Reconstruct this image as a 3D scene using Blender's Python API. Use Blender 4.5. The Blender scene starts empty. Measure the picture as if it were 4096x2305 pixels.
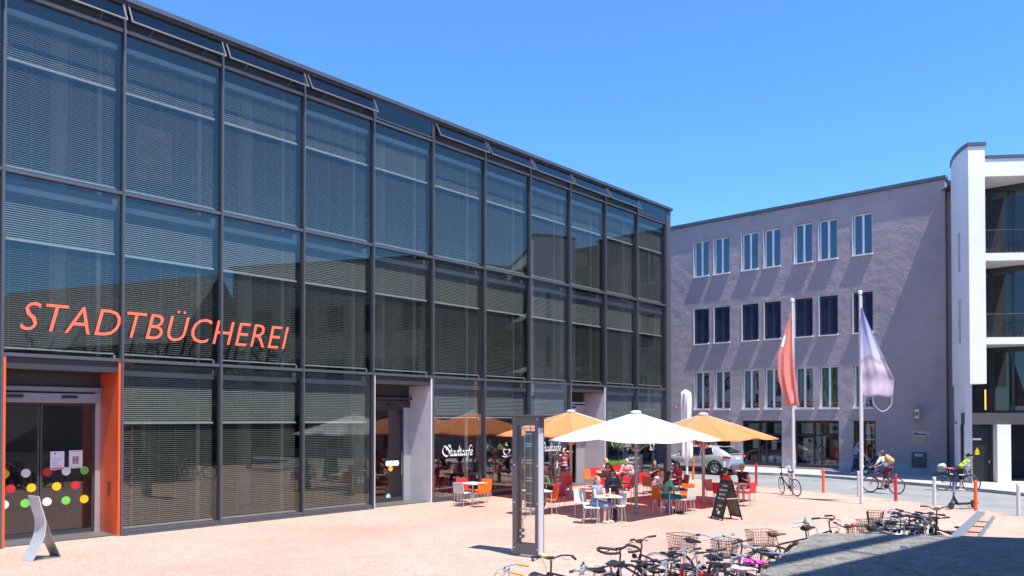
import bpy, bmesh, math, random
from mathutils import Vector, Matrix
R = math.radians
random.seed(11)
SC = bpy.context.scene
COL = SC.collection
PI = math.pi

# ------------------------------------------------------------------ camera model
F, CYV, PIT, H = 3104.67, 1628.79, 0.0147, 2.95
ANG = 0.7343
D2 = Vector((math.sin(ANG), math.cos(ANG)))        # along the library front
E2 = Vector((math.cos(ANG), -math.sin(ANG)))       # outwards from the library front / along the mauve house
LO = Vector((-11.600, 17.614))                     # first mullion of the library
BAY = 2.6258
PUR = 14.64 * H                                    # distance of the mauve house along D2

def ray(u, v):
    x = (u - 2048) / F; zc = -(v - CYV) / F
    c, s = math.cos(PIT), math.sin(PIT)
    return Vector((x, c - s * zc, s + c * zc))
def G(u, v, z=0.0):
    r = ray(u, v); t = (z - H) / r.z
    return Vector((r.x * t, r.y * t, z))
def FAC(u, v, dep=0.0):
    r = ray(u, v); r2 = Vector((r.x, r.y)); o = LO - E2 * dep
    t = (o @ E2) / (r2 @ E2)
    return ((r2 * t - LO) @ D2, H + r.z * t)
def PURP(u, v, dep=0.0):
    r = ray(u, v); r2 = Vector((r.x, r.y)); t = (PUR + dep) / (r2 @ D2)
    return ((r2 * t) @ E2, H + r.z * t)

# ------------------------------------------------------------------ materials
def mat(name, col, rough=0.6, metal=0.0, var=0.0, vscale=3.0, bump=0.0, bscale=60.0, spec=None, coat=0.0, emit=None, trans=None, detail=4):
    m = bpy.data.materials.new(name); m.use_nodes = True
    nt = m.node_tree; b = nt.nodes['Principled BSDF']
    b.inputs['Base Color'].default_value = (*col, 1)
    b.inputs['Roughness'].default_value = rough
    b.inputs['Metallic'].default_value = metal
    if spec is not None: b.inputs['Specular IOR Level'].default_value = spec
    if coat: b.inputs['Coat Weight'].default_value = coat
    if emit:
        b.inputs['Emission Color'].default_value = (*emit[0], 1); b.inputs['Emission Strength'].default_value = emit[1]
    if var or bump:
        tc = nt.nodes.new('ShaderNodeTexCoord')
    if var:
        n = nt.nodes.new('ShaderNodeTexNoise'); n.inputs['Scale'].default_value = vscale; n.inputs['Detail'].default_value = detail
        nt.links.new(tc.outputs['Object'], n.inputs['Vector'])
        r = nt.nodes.new('ShaderNodeValToRGB')
        r.color_ramp.elements[0].position = .3; r.color_ramp.elements[1].position = .7
        r.color_ramp.elements[0].color = (*[c * (1 - var) for c in col], 1)
        r.color_ramp.elements[1].color = (*[min(1, c * (1 + var)) for c in col], 1)
        nt.links.new(n.outputs['Fac'], r.inputs['Fac']); nt.links.new(r.outputs['Color'], b.inputs['Base Color'])
    if bump:
        n2 = nt.nodes.new('ShaderNodeTexNoise'); n2.inputs['Scale'].default_value = bscale; n2.inputs['Detail'].default_value = 3
        nt.links.new(tc.outputs['Object'], n2.inputs['Vector'])
        bp = nt.nodes.new('ShaderNodeBump'); bp.inputs['Strength'].default_value = bump; bp.inputs['Distance'].default_value = 0.02
        nt.links.new(n2.outputs['Fac'], bp.inputs['Height']); nt.links.new(bp.outputs['Normal'], b.inputs['Normal'])
    if trans is not None:   # thin cloth: let light through
        t = nt.nodes.new('ShaderNodeBsdfTranslucent'); t.inputs['Color'].default_value = (*trans[0], 1)
        mx = nt.nodes.new('ShaderNodeMixShader'); mx.inputs['Fac'].default_value = trans[1]
        out = nt.nodes['Material Output']
        nt.links.new(b.outputs[0], mx.inputs[1]); nt.links.new(t.outputs[0], mx.inputs[2]); nt.links.new(mx.outputs[0], out.inputs['Surface'])
    return m

def glass(name, tint, ior=1.9, refl=(1, 1, 1), rough=0.0, wav=0.0):
    """thin pane: tinted see-through sheet with a Schlick mirror term on both faces"""
    m = bpy.data.materials.new(name); m.use_nodes = True
    nt = m.node_tree; nt.nodes.clear(); L = nt.links.new
    out = nt.nodes.new('ShaderNodeOutputMaterial')
    tr = nt.nodes.new('ShaderNodeBsdfTransparent'); tr.inputs['Color'].default_value = (*[c ** .5 for c in tint], 1)
    gl = nt.nodes.new('ShaderNodeBsdfGlossy'); gl.inputs['Roughness'].default_value = rough; gl.inputs['Color'].default_value = (*refl, 1)
    lw = nt.nodes.new('ShaderNodeLayerWeight'); lw.inputs['Blend'].default_value = .5
    f0 = ((ior - 1) / (ior + 1)) ** 2
    pw = nt.nodes.new('ShaderNodeMath'); pw.operation = 'POWER'; pw.inputs[1].default_value = 5; L(lw.outputs['Facing'], pw.inputs[0])
    ma = nt.nodes.new('ShaderNodeMath'); ma.operation = 'MULTIPLY_ADD'; ma.inputs[1].default_value = 1 - f0; ma.inputs[2].default_value = f0; L(pw.outputs[0], ma.inputs[0])
    mx = nt.nodes.new('ShaderNodeMixShader')
    L(ma.outputs[0], mx.inputs['Fac']); L(tr.outputs[0], mx.inputs[1]); L(gl.outputs[0], mx.inputs[2]); L(mx.outputs[0], out.inputs['Surface'])
    if wav:
        tc = nt.nodes.new('ShaderNodeTexCoord'); n = nt.nodes.new('ShaderNodeTexNoise'); n.inputs['Scale'].default_value = .5; n.inputs['Detail'].default_value = 1
        bp = nt.nodes.new('ShaderNodeBump'); bp.inputs['Strength'].default_value = wav; bp.inputs['Distance'].default_value = 0.05
        L(tc.outputs['Object'], n.inputs['Vector']); L(n.outputs['Fac'], bp.inputs['Height']); L(bp.outputs['Normal'], gl.inputs['Normal'])
    return m

M = {}
M['frame'] = mat('dark_aluminium', (.095, .095, .112), .42, .3)
M['vent_frame'] = mat('pale_aluminium', (.17, .175, .19), .4, .4)
M['coping'] = mat('zinc_coping', (.10, .11, .13), .45, .5, var=.1)
M['slat'] = mat('blind_slat', (.53, .53, .51), .40, .25)
M['rail'] = mat('blind_rail', (.78, .80, .80), .35, .2)
M['header'] = mat('blind_box', (.42, .47, .50), .45, .2)
M['pane'] = glass('facade_glass', (.58, .62, .58), 1.64, (.95, .95, .92), wav=.02)
M['cafe_pane'] = glass('cafe_glass', (.70, .76, .75), 2.1, wav=.012)
M['shop_pane'] = glass('shop_glass', (.72, .78, .78), 1.6)
M['upper_pane'] = glass('upper_glass', (.30, .34, .40), 2.0, (.85, .92, 1.0))
M['clear'] = glass('clear_glass', (.9, .93, .92), 1.45)
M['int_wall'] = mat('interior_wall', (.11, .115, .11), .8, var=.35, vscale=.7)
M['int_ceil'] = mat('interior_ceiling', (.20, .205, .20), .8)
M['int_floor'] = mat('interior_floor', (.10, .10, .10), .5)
M['column'] = mat('interior_column', (.38, .42, .40), .7)
M['books'] = mat('bookshelf', (.20, .17, .14), .8, var=.6, vscale=14)
M['orange_panel'] = mat('orange_enamel', (.78, .105, .022), .42, var=.06, vscale=2)
M['white_panel'] = mat('pale_panel', (.70, .64, .63), .5, var=.05, vscale=2)
M['letter'] = mat('coral_lettering', (.86, .145, .075), .5)
M['white_letter'] = mat('white_lettering', (.85, .85, .84), .5)
M['steel'] = mat('brushed_steel', (.52, .53, .55), .36, .85, var=.08, vscale=30)
M['chrome'] = mat('chrome', (.75, .76, .78), .12, 1.0)
M['alu'] = mat('satin_aluminium', (.62, .63, .65), .35, .75)
M['black'] = mat('black_rubber', (.018, .018, .019), .6)
M['black_gloss'] = mat('black_gloss', (.015, .015, .017), .25)
M['darkgrey'] = mat('dark_grey_paint', (.055, .055, .062), .45, .3)
M['silver'] = mat('silver_paint', (.55, .56, .58), .35, .7)
M['cafered'] = mat('cafe_red_wall', (.24, .03, .015), .7)
M['cafedark'] = mat('cafe_dark', (.035, .03, .028), .7, var=.4, vscale=2)
M['paper'] = mat('paper', (.80, .80, .78), .7)
M['white'] = mat('white_paint', (.80, .80, .79), .5)

def mapped(name, kind):
    """bigger ground / wall materials built node by node"""
    m = bpy.data.materials.new(name); m.use_nodes = True
    nt = m.node_tree; b = nt.nodes['Principled BSDF']; L = nt.links.new
    tc = nt.nodes.new('ShaderNodeTexCoord')
    def noise(scale, detail=4, rough=.5):
        n = nt.nodes.new('ShaderNodeTexNoise'); n.inputs['Scale'].default_value = scale; n.inputs['Detail'].default_value = detail
        n.inputs['Roughness'].default_value = rough; L(tc.outputs['Object'], n.inputs['Vector']); return n
    def ramp(src, stops):
        r = nt.nodes.new('ShaderNodeValToRGB'); L(src, r.inputs['Fac'])
        e = r.color_ramp.elements
        while len(e) < len(stops): e.new(.5)
        for k, (p, c) in enumerate(stops): e[k].position = p; e[k].color = (*c, 1)
        return r
    def mul(a, c, fac=1.0):
        x = nt.nodes.new('ShaderNodeMix'); x.data_type = 'RGBA'; x.blend_type = 'MULTIPLY'; x.inputs['Factor'].default_value = fac
        L(a, x.inputs[6]); L(c, x.inputs[7]); return x.outputs[2]
    def bump(src, st, dist, prev=None):
        bp = nt.nodes.new('ShaderNodeBump'); bp.inputs['Strength'].default_value = st; bp.inputs['Distance'].default_value = dist
        L(src, bp.inputs['Height'])
        if prev is not None: L(prev, bp.inputs['Normal'])
        return bp.outputs['Normal']
    b.inputs['Roughness'].default_value = .85
    if kind == 'plaza':
        v = nt.nodes.new('ShaderNodeTexVoronoi'); v.inputs['Scale'].default_value = 62; L(tc.outputs['Object'], v.inputs['Vector'])
        sep = nt.nodes.new('ShaderNodeSeparateColor'); L(v.outputs['Color'], sep.inputs[0])
        grain = ramp(sep.outputs[0], [(0, (.38, .205, .152)), (.35, (.50, .305, .232)), (.7, (.57, .37, .292)), (1, (.70, .54, .455))])
        n1 = noise(.35, 5); big = ramp(n1.outputs['Fac'], [(.3, (.88, .86, .84)), (.7, (1, 1, 1))])
        n3 = noise(4.0, 5, .65); spots = ramp(n3.outputs['Fac'], [(.28, (.88, .85, .83)), (.55, (1, 1, 1))])
        v2 = nt.nodes.new('ShaderNodeTexVoronoi'); v2.inputs['Scale'].default_value = .9; L(tc.outputs['Object'], v2.inputs['Vector'])
        gum = ramp(v2.outputs['Distance'], [(.02, (.72, .70, .69)), (.035, (1, 1, 1))])
        n7 = noise(.11, 6, .6); wear = ramp(n7.outputs['Fac'], [(.36, (.86, .83, .81)), (.56, (1, 1, 1))])
        L(mul(mul(mul(mul(grain.outputs[0], big.outputs[0]), spots.outputs[0]), gum.outputs[0]), wear.outputs[0]), b.inputs['Base Color'])
        L(bump(v.outputs['Distance'], .35, .008), b.inputs['Normal'])
    elif kind == 'asphalt':
        n1 = noise(120, 2); g = ramp(n1.outputs['Fac'], [(.3, (.20, .20, .205)), (.7, (.31, .31, .31))])
        n2 = noise(.5, 5); big = ramp(n2.outputs['Fac'], [(.3, (.80, .80, .80)), (.65, (1, 1, 1))])
        L(mul(g.outputs[0], big.outputs[0]), b.inputs['Base Color'])
        L(bump(n1.outputs['Fac'], .3, .005), b.inputs['Normal'])
    elif kind == 'pavement':
        n1 = noise(60, 3); g = ramp(n1.outputs['Fac'], [(.3, (.38, .37, .35)), (.7, (.50, .49, .47))])
        n2 = noise(1.2, 5); big = ramp(n2.outputs['Fac'], [(.3, (.78, .78, .77)), (.6, (1, 1, 1))])
        L(mul(g.outputs[0], big.outputs[0]), b.inputs['Base Color'])
    elif kind == 'mauve':
        n1 = noise(.35, 4); c = ramp(n1.outputs['Fac'], [(.3, (.335, .27, .292)), (.7, (.395, .325, .345))])
        n4 = noise(2.2, 6, .65); st = ramp(n4.outputs['Fac'], [(.3, (.9, .9, .9)), (.6, (1, 1, 1))])
        L(mul(c.outputs[0], st.outputs[0]), b.inputs['Base Color'])
        n2 = noise(1.1, 3); n3 = noise(9, 4, .6); n5 = noise(45, 2)
        a = bump(n2.outputs['Fac'], .7, .10); a = bump(n3.outputs['Fac'], .7, .022, a); a = bump(n5.outputs['Fac'], .4, .004, a)
        L(a, b.inputs['Normal'])
    elif kind == 'render_white':
        n1 = noise(.6, 4); c = ramp(n1.outputs['Fac'], [(.3, (.70, .69, .70)), (.7, (.78, .77, .77))])
        L(c.outputs[0], b.inputs['Base Color']); n3 = noise(40, 3); L(bump(n3.outputs['Fac'], .25, .006), b.inputs['Normal'])
    elif kind == 'concrete':
        n1 = noise(5, 6, .7); c = ramp(n1.outputs['Fac'], [(.25, (.18, .17, .15)), (.5, (.25, .238, .21)), (.75, (.31, .297, .265))])
        n2 = noise(70, 4, .7); g = ramp(n2.outputs['Fac'], [(.35, (.55, .55, .55)), (.6, (1, 1, 1))])
        n4 = noise(22, 5, .75); g2 = ramp(n4.outputs['Fac'], [(.36, (.55, .55, .56)), (.5, (1, 1, 1))])
        L(mul(mul(c.outputs[0], g.outputs[0]), g2.outputs[0]), b.inputs['Base Color'])
        L(bump(n2.outputs['Fac'], .8, .012, bump(n1.outputs['Fac'], .5, .03)), b.inputs['Normal'])
    elif kind == 'slate':
        br = nt.nodes.new('ShaderNodeTexBrick'); br.inputs['Scale'].default_value = 2.2
        br.inputs['Color1'].default_value = (.26, .27, .28, 1); br.inputs['Color2'].default_value = (.36, .37, .38, 1); br.inputs['Mortar'].default_value = (.06, .06, .06, 1)
        mp = nt.nodes.new('ShaderNodeMapping'); mp.inputs['Rotation'].default_value = (R(90), 0, 0)
        L(tc.outputs['Object'], mp.inputs['Vector']); L(mp.outputs[0], br.inputs['Vector']); L(br.outputs['Color'], b.inputs['Base Color'])
    elif kind == 'leaf':
        n1 = noise(2.5, 3); c = ramp(n1.outputs['Fac'], [(.3, (.03, .075, .015)), (.7, (.10, .17, .035))]); L(c.outputs[0], b.inputs['Base Color'])
        b.inputs['Roughness'].default_value = .55
    elif kind == 'gravelroof':
        b.inputs['Base Color'].default_value = (.3, .3, .3, 1)
    return m
for k, kk in (('plaza', 'plaza'), ('asphalt', 'asphalt'), ('pavement', 'pavement'), ('mauve', 'mauve'), ('wwall', 'render_white'), ('concrete', 'concrete'), ('slate', 'slate'), ('leaf', 'leaf')):
    M[k] = mapped(k + '_surface', kk)

# ------------------------------------------------------------------ mesh builder
class MB:
    def __init__(s): s.v = []; s.f = []; s.m = []; s.cur = 0; s.X = Matrix.Identity(4)
    def add(s, vs, fs):
        o = len(s.v)
        s.v += [tuple(s.X @ Vector(p)) for p in vs]
        s.f += [tuple(o + i for i in f) for f in fs]; s.m += [s.cur] * len(fs)
        return s
    def mm(s, x0, x1, y0, y1, z0, z1):
        vs = [(x, y, z) for z in (z0, z1) for y in (y0, y1) for x in (x0, x1)]
        return s.add(vs, [(0, 2, 3, 1), (4, 5, 7, 6), (0, 1, 5, 4), (1, 3, 7, 5), (3, 2, 6, 7), (2, 0, 4, 6)])
    def box(s, c, d): return s.mm(c[0] - d[0] / 2, c[0] + d[0] / 2, c[1] - d[1] / 2, c[1] + d[1] / 2, c[2] - d[2] / 2, c[2] + d[2] / 2)
    def rbox(s, c, d, r=.01):
        """box with chamfered edges"""
        bm = bmesh.new(); bmesh.ops.create_cube(bm, size=1)
        for v in bm.verts: v.co = Vector((v.co.x * d[0] + c[0], v.co.y * d[1] + c[1], v.co.z * d[2] + c[2]))
        bmesh.ops.bevel(bm, geom=list(bm.edges), offset=r, segments=2, affect='EDGES', profile=.6)
        bm.verts.index_update()
        vs = [tuple(v.co) for v in bm.verts]; fs = [tuple(v.index for v in f.verts) for f in bm.faces]; bm.free()
        return s.add(vs, fs)
    def tube(s, pts, r, n=8, caps=True):
        pts = [Vector(p) for p in pts]; rs = r if isinstance(r, (list, tuple)) else [r] * len(pts)
        vs = []; fs = []; up = None
        for i, p in enumerate(pts):
            t = (pts[min(i + 1, len(pts) - 1)] - pts[max(i - 1, 0)]).normalized()
            if up is None:
                up = t.orthogonal().normalized()
            else:
                up = (up - t * up.dot(t)); up = up.normalized() if up.length > 1e-5 else t.orthogonal().normalized()
            w = t.cross(up)
            for k in range(n):
                a = 2 * PI * k / n; vs.append(p + (up * math.cos(a) + w * math.sin(a)) * rs[i])
        for i in range(len(pts) - 1):
            for k in range(n): fs.append((i * n + k, i * n + (k + 1) % n, (i + 1) * n + (k + 1) % n, (i + 1) * n + k))
        if caps: fs.append(tuple(range(n - 1, -1, -1))); fs.append(tuple((len(pts) - 1) * n + k for k in range(n)))
        return s.add(vs, fs)
    def lathe(s, prof, n=16, c=(0, 0, 0), closed=False):
        vs = []; fs = []; L = len(prof)
        for (r, z) in prof:
            for k in range(n): vs.append((c[0] + r * math.cos(2 * PI * k / n), c[1] + r * math.sin(2 * PI * k / n), c[2] + z))
        for i in range(L - 1):
            for k in range(n): fs.append((i * n + k, i * n + (k + 1) % n, (i + 1) * n + (k + 1) % n, (i + 1) * n + k))
        if not closed: fs.append(tuple(range(n - 1, -1, -1))); fs.append(tuple((L - 1) * n + k for k in range(n)))
        return s.add(vs, fs)
    def ell(s, c, r, rot=None, n=12, m=8):
        vs = []; fs = []; c = Vector(c); rot = rot or Matrix.Identity(3)
        for i in range(m + 1):
            th = PI * i / m
            for k in range(n):
                ph = 2 * PI * k / n
                vs.append(c + rot @ Vector((r[0] * math.sin(th) * math.cos(ph), r[1] * math.sin(th) * math.sin(ph), r[2] * math.cos(th))))
        for i in range(m):
            for k in range(n): fs.append((i * n + k, (i + 1) * n + k, (i + 1) * n + (k + 1) % n, i * n + (k + 1) % n))
        return s.add(vs, fs)
    def cap(s, p, q, r1, r2=None, n=10):
        """closed tapered capsule"""
        p = Vector(p); q = Vector(q); r2 = r1 if r2 is None else r2
        t = (q - p); 
        if t.length < 1e-6: return s.ell(p, (r1,) * 3)
        t.normalize(); pts = []; rs = []
        for a in (80, 50, 25): pts.append(p - t * r1 * math.sin(R(a))); rs.append(r1 * math.cos(R(a)))
        pts.append(p); rs.append(r1); pts.append(q); rs.append(r2)
        for a in (25, 50, 80): pts.append(q + t * r2 * math.sin(R(a))); rs.append(r2 * math.cos(R(a)))
        return s.tube(pts, rs, n)
    def prism(s, poly, z0, z1):
        n = len(poly)
        vs = [(x, y, z0) for x, y in poly] + [(x, y, z1) for x, y in poly]
        return s.add(vs, [tuple(range(n - 1, -1, -1)), tuple(range(n, 2 * n))] + [(k, (k + 1) % n, n + (k + 1) % n, n + k) for k in range(n)])
    def prismy(s, poly, y0, y1):
        """polygon in x,z extruded along y"""
        n = len(poly)
        vs = [(x, y0, z) for x, z in poly] + [(x, y1, z) for x, z in poly]
        return s.add(vs, [tuple(range(n)), tuple(range(2 * n - 1, n - 1, -1))] + [(k, n + k, n + (k + 1) % n, (k + 1) % n) for k in range(n)])
    def ring(s, R1, r, n=28, m=8, axis='y', c=(0, 0, 0)):
        vs = []; fs = []
        for i in range(n):
            a = 2 * PI * i / n
            for k in range(m):
                b = 2 * PI * k / m; q = R1 + r * math.cos(b); h = r * math.sin(b)
                p = (q * math.cos(a), h, q * math.sin(a)) if axis == 'y' else (q * math.cos(a), q * math.sin(a), h)
                vs.append((p[0] + c[0], p[1] + c[1], p[2] + c[2]))
        for i in range(n):
            for k in range(m): fs.append((i * m + k, i * m + (k + 1) % m, ((i + 1) % n) * m + (k + 1) % m, ((i + 1) % n) * m + k))
        return s.add(vs, fs)
    def grid(s, fn, nu, nv):
        vs = [fn(i / nu, j / nv) for j in range(nv + 1) for i in range(nu + 1)]
        return s.add(vs, [(j * (nu + 1) + i, j * (nu + 1) + i + 1, (j + 1) * (nu + 1) + i + 1, (j + 1) * (nu + 1) + i) for j in range(nv) for i in range(nu)])
    def mesh(s, name, mats, smooth=False):
        me = bpy.data.meshes.new(name); me.from_pydata(s.v, [], s.f)
        for m in (mats if isinstance(mats, (list, tuple)) else [mats]): me.materials.append(m)
        if any(s.m): me.polygons.foreach_set('material_index', s.m)
        bm = bmesh.new(); bm.from_mesh(me); bmesh.ops.recalc_face_normals(bm, faces=bm.faces); bm.to_mesh(me); bm.free()
        if smooth:
            me.polygons.foreach_set('use_smooth', [True] * len(me.polygons))
            try: me.set_sharp_from_angle(angle=R(40))
            except Exception: pass
        me.update(); return me
    def build(s, name, mats, parent=None, smooth=False):
        return put(name, s.mesh(name, mats, smooth), parent)

def put(name, me, parent=None, loc=None, rotz=None):
    o = bpy.data.objects.new(name, me); COL.objects.link(o)
    if parent is not None: o.parent = parent
    if loc is not None: o.location = loc
    if rotz is not None: o.rotation_euler = (0, 0, rotz)
    return o
def tag(o, label=None, cat=None, group=None, kind=None):
    if label: o['label'] = label
    if cat: o['category'] = cat
    if group: o['group'] = group
    if kind: o['kind'] = kind
    return o
def thing(name, label, cat, loc=(0, 0, 0), rotz=0, group=None):
    o = bpy.data.objects.new(name, None); COL.objects.link(o); o.empty_display_size = .2
    o.location = loc; o.rotation_euler = (0, 0, rotz)
    return tag(o, label, cat, group)
def copy_tree(o, parent=None):
    c = o.copy(); COL.objects.link(c)
    if parent is not None: c.parent = parent
    for ch in list(o.children): copy_tree(ch, c)
    return c

def text_mesh(s, size, extrude=.004, shear=0, offset=0, spacing=1.0, align='LEFT'):
    cu = bpy.data.curves.new('lettering', 'FONT'); cu.body = s; cu.size = size; cu.extrude = extrude; cu.shear = shear; cu.offset = offset
    cu.space_character = spacing; cu.align_x = align; cu.resolution_u = 3
    o = bpy.data.objects.new('lettering', cu); COL.objects.link(o)
    dg = bpy.context.evaluated_depsgraph_get()
    me = bpy.data.meshes.new_from_object(o.evaluated_get(dg))
    bpy.data.objects.remove(o); bpy.data.curves.remove(cu)
    me.transform(Matrix.Rotation(R(90), 4, 'X'))
    return me
def text(name, s, size, m, parent, loc, extrude=.004, width=None, rot=None, **kw):
    me = text_mesh(s, size, extrude, **kw)
    if width:
        xs = [v.co.x for v in me.vertices]; k = width / (max(xs) - min(xs)); me.transform(Matrix.Diagonal((k, 1, 1, 1)) @ Matrix.Translation((-min(xs), 0, 0)))
    me.materials.clear(); me.materials.append(m)
    o = put(name, me, parent, loc)
    if rot: o.rotation_euler = rot
    return o

def remeshed(mb, name, m, voxel=.009, smooth=2):
    """union of overlapping closed shapes as one continuous skin"""
    me = mb.mesh(name, m); o = bpy.data.objects.new(name, me); COL.objects.link(o)
    md = o.modifiers.new('r', 'REMESH'); md.mode = 'VOXEL'; md.voxel_size = voxel
    if smooth:
        sm = o.modifiers.new('s', 'SMOOTH'); sm.iterations = smooth; sm.factor = .5
    dg = bpy.context.evaluated_depsgraph_get()
    out = bpy.data.meshes.new_from_object(o.evaluated_get(dg))
    bpy.data.objects.remove(o); bpy.data.meshes.remove(me)
    out.name = name
    out.materials.clear(); out.materials.append(m)
    out.polygons.foreach_set('use_smooth', [True] * len(out.polygons))
    return out

# ------------------------------------------------------------------ camera, light, sky
cam = bpy.data.cameras.new('camera'); co = bpy.data.objects.new('camera', cam); COL.objects.link(co); SC.camera = co
cam.sensor_width = 36; cam.lens = 36 * F / 4096; cam.clip_end = 2000; cam.clip_start = .05
cam.shift_y = (CYV - 1152.5) / 4096
co.location = (0, 0, H); co.rotation_euler = (R(90) + PIT, 0, 0)
EL = R(66)
sh = E2 * math.cos(R(10)) - D2 * math.sin(R(10))
SUN = Vector((sh.x * math.cos(EL), sh.y * math.cos(EL), math.sin(EL)))
sl = bpy.data.lights.new('sun', 'SUN'); sl.energy = 5.0; sl.angle = R(.53); sl.color = (1.0, .955, .89)
so = bpy.data.objects.new('sun', sl); COL.objects.link(so); so.rotation_euler = SUN.to_track_quat('Z', 'Y').to_euler()
W = bpy.data.worlds.new('World'); SC.world = W; W.use_nodes = True
nt = W.node_tree; sky = nt.nodes.new('ShaderNodeTexSky'); sky.sky_type = 'NISHITA'; sky.sun_disc = False
sky.sun_elevation = EL; sky.sun_rotation = math.atan2(SUN.x, SUN.y); sky.air_density = 1.0; sky.dust_density = 0.02; sky.ozone_density = 6; sky.altitude = 500
tn = nt.nodes.new('ShaderNodeMix'); tn.data_type = 'RGBA'; tn.blend_type = 'MULTIPLY'; tn.inputs['Factor'].default_value = 1; tn.inputs[7].default_value = (.57, .90, 1.15, 1)
nt.links.new(sky.outputs[0], tn.inputs[6]); nt.links.new(tn.outputs[2], nt.nodes['Background'].inputs['Color']); nt.nodes['Background'].inputs['Strength'].default_value = .15
SC.view_settings.view_transform = 'Standard'; SC.view_settings.look = 'None'; SC.view_settings.exposure = .80; SC.view_settings.gamma = 1
SC.cycles.max_bounces = 8; SC.cycles.transparent_max_bounces = 24; SC.cycles.glossy_bounces = 4; SC.cycles.caustics_reflective = False; SC.cycles.caustics_refractive = False
SC.cycles.use_denoising = True; SC.cycles.sample_clamp_indirect = 6
def C(name, col, **k):
    if name not in M: M[name] = mat(name, col, **k)
    return M[name]
# ================================================================== SETTING: ground, road, pavement
def sheet(name, pts, z, m, zb=None):
    mb = MB(); p2 = [(p[0], p[1]) for p in pts]
    if zb is None: mb.add([(x, y, z) for x, y in p2], [tuple(range(len(p2)))])
    else: mb.prism(p2, zb, z)
    o = mb.build(name, m); return tag(o, kind='structure')
mb = MB(); n = 24; Q = 420
mb.grid(lambda u, v: (-Q + 2 * Q * u, -Q + 2 * Q * v, -.008), n, n)
tag(mb.build('road', M['asphalt']), kind='structure')
edge = [G(*p) for p in ((2700, 1903), (2862, 1929), (2987, 1943), (3303, 1971), (3500, 1991), (3909, 2040), (4096, 2067), (4700, 2150))]
poly = [(-40, -25), (34, -25), (30, 10)] + [(p.x, p.y) for p in reversed(edge)] + [(2, 45), (-40, 45)]
sheet('plaza', poly, 0, M['plaza'])
kerb = [G(*p) for p in ((2450, 1893), (2700, 1895), (2962, 1897), (3150, 1904), (3330, 1914), (3500, 1928), (3744, 1949), (3909, 1966), (4096, 1985), (4600, 2042))]
kin = []
for i, p in enumerate(kerb):
    a = kerb[max(i - 1, 0)]; b = kerb[min(i + 1, len(kerb) - 1)]; t = (b - a).normalized(); kin.append(Vector((p.x - t.y * .16 * -1 * -1, p.y + t.x * .16, 0)))
kin = []
for i, p in enumerate(kerb):
    a = kerb[max(i - 1, 0)]; b = kerb[min(i + 1, len(kerb) - 1)]; t = (b - a).normalized(); nrm = Vector((-t.y, t.x, 0))
    if nrm.y < 0: nrm = -nrm
    kin.append(p + nrm * .17)
sheet('pavement', [(p.x, p.y) for p in kin] + [(60, 60), (-10, 70)], .118, M['pavement'], -.02)
mb = MB()
for i in range(len(kerb) - 1):
    a, b, c, d = kerb[i], kerb[i + 1], kin[i + 1], kin[i]
    L = (b - a).length; ns = max(1, int(L / 1.0))
    for j in range(ns):
        u0, u1 = j / ns + .004, (j + 1) / ns - .004
        mb.prism([(a.lerp(b, u0).x, a.lerp(b, u0).y), (a.lerp(b, u1).x, a.lerp(b, u1).y), (d.lerp(c, u1).x, d.lerp(c, u1).y), (d.lerp(c, u0).x, d.lerp(c, u0).y)], -.02, .122)
M['kerb'] = mat('granite_kerb', (.30, .29, .28), .8, var=.3, vscale=2)
tag(mb.build('kerb', M['kerb']), kind='structure')
# gutter strip of darker asphalt patches and joints
M['patch'] = mat('asphalt_patch', (.17, .17, .17), .9, var=.15, vscale=3)
mb = MB()
for (u0, v0, u1, v1) in ((3240, 1921, 3420, 1925), (3560, 1975, 3760, 1989), (3830, 1990, 3990, 2003), (3950, 2023, 4096, 2036)):
    a, b = G(u0, v0), G(u1, v1); t = (b - a).normalized(); nn = Vector((-t.y, t.x, 0)) * .035
    mb.add([(p.x, p.y, -.004) for p in (a - nn, b - nn, b + nn, a + nn)], [(0, 1, 2, 3)])
tag(mb.build('road_patch', M['patch']), kind='structure')
M['joint'] = mat('paving_joint', (.62, .50, .43), .85, var=.15, vscale=6)
mb = MB(); a, b = G(1780, 2211), G(2125, 2240); t_ = (b - a).normalized(); nn = Vector((-t_.y, t_.x, 0)) * .022
mb.add([(q.x, q.y, .004) for q in (a - nn, b - nn, b + nn, a + nn)], [(0, 1, 2, 3)]); tag(mb.build('paving_joint', M['joint']), kind='structure')
p = G(3438, 1956)
t = thing('manhole_cover', 'round iron manhole cover set in the grey road beside the red bicycle', 'manhole cover', (p.x, p.y, -.008))
mb = MB(); mb.lathe([(.28, 0), (.28, .006)], 24); mb.build('lid', mat('cast_iron', (.22, .22, .22), .6, .4, var=.3, vscale=20), t)
mb = MB(); mb.ring(.335, .045, 28, 6, 'z'); mb.X = Matrix.Diagonal((1, 1, .1, 1)); mb2 = MB(); mb2.X = Matrix.Diagonal((1, 1, .12, 1)); mb2.ring(.335, .045, 28, 6, 'z', (0, 0, .02)); mb2.build('rim', M['kerb'], t)

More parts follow.
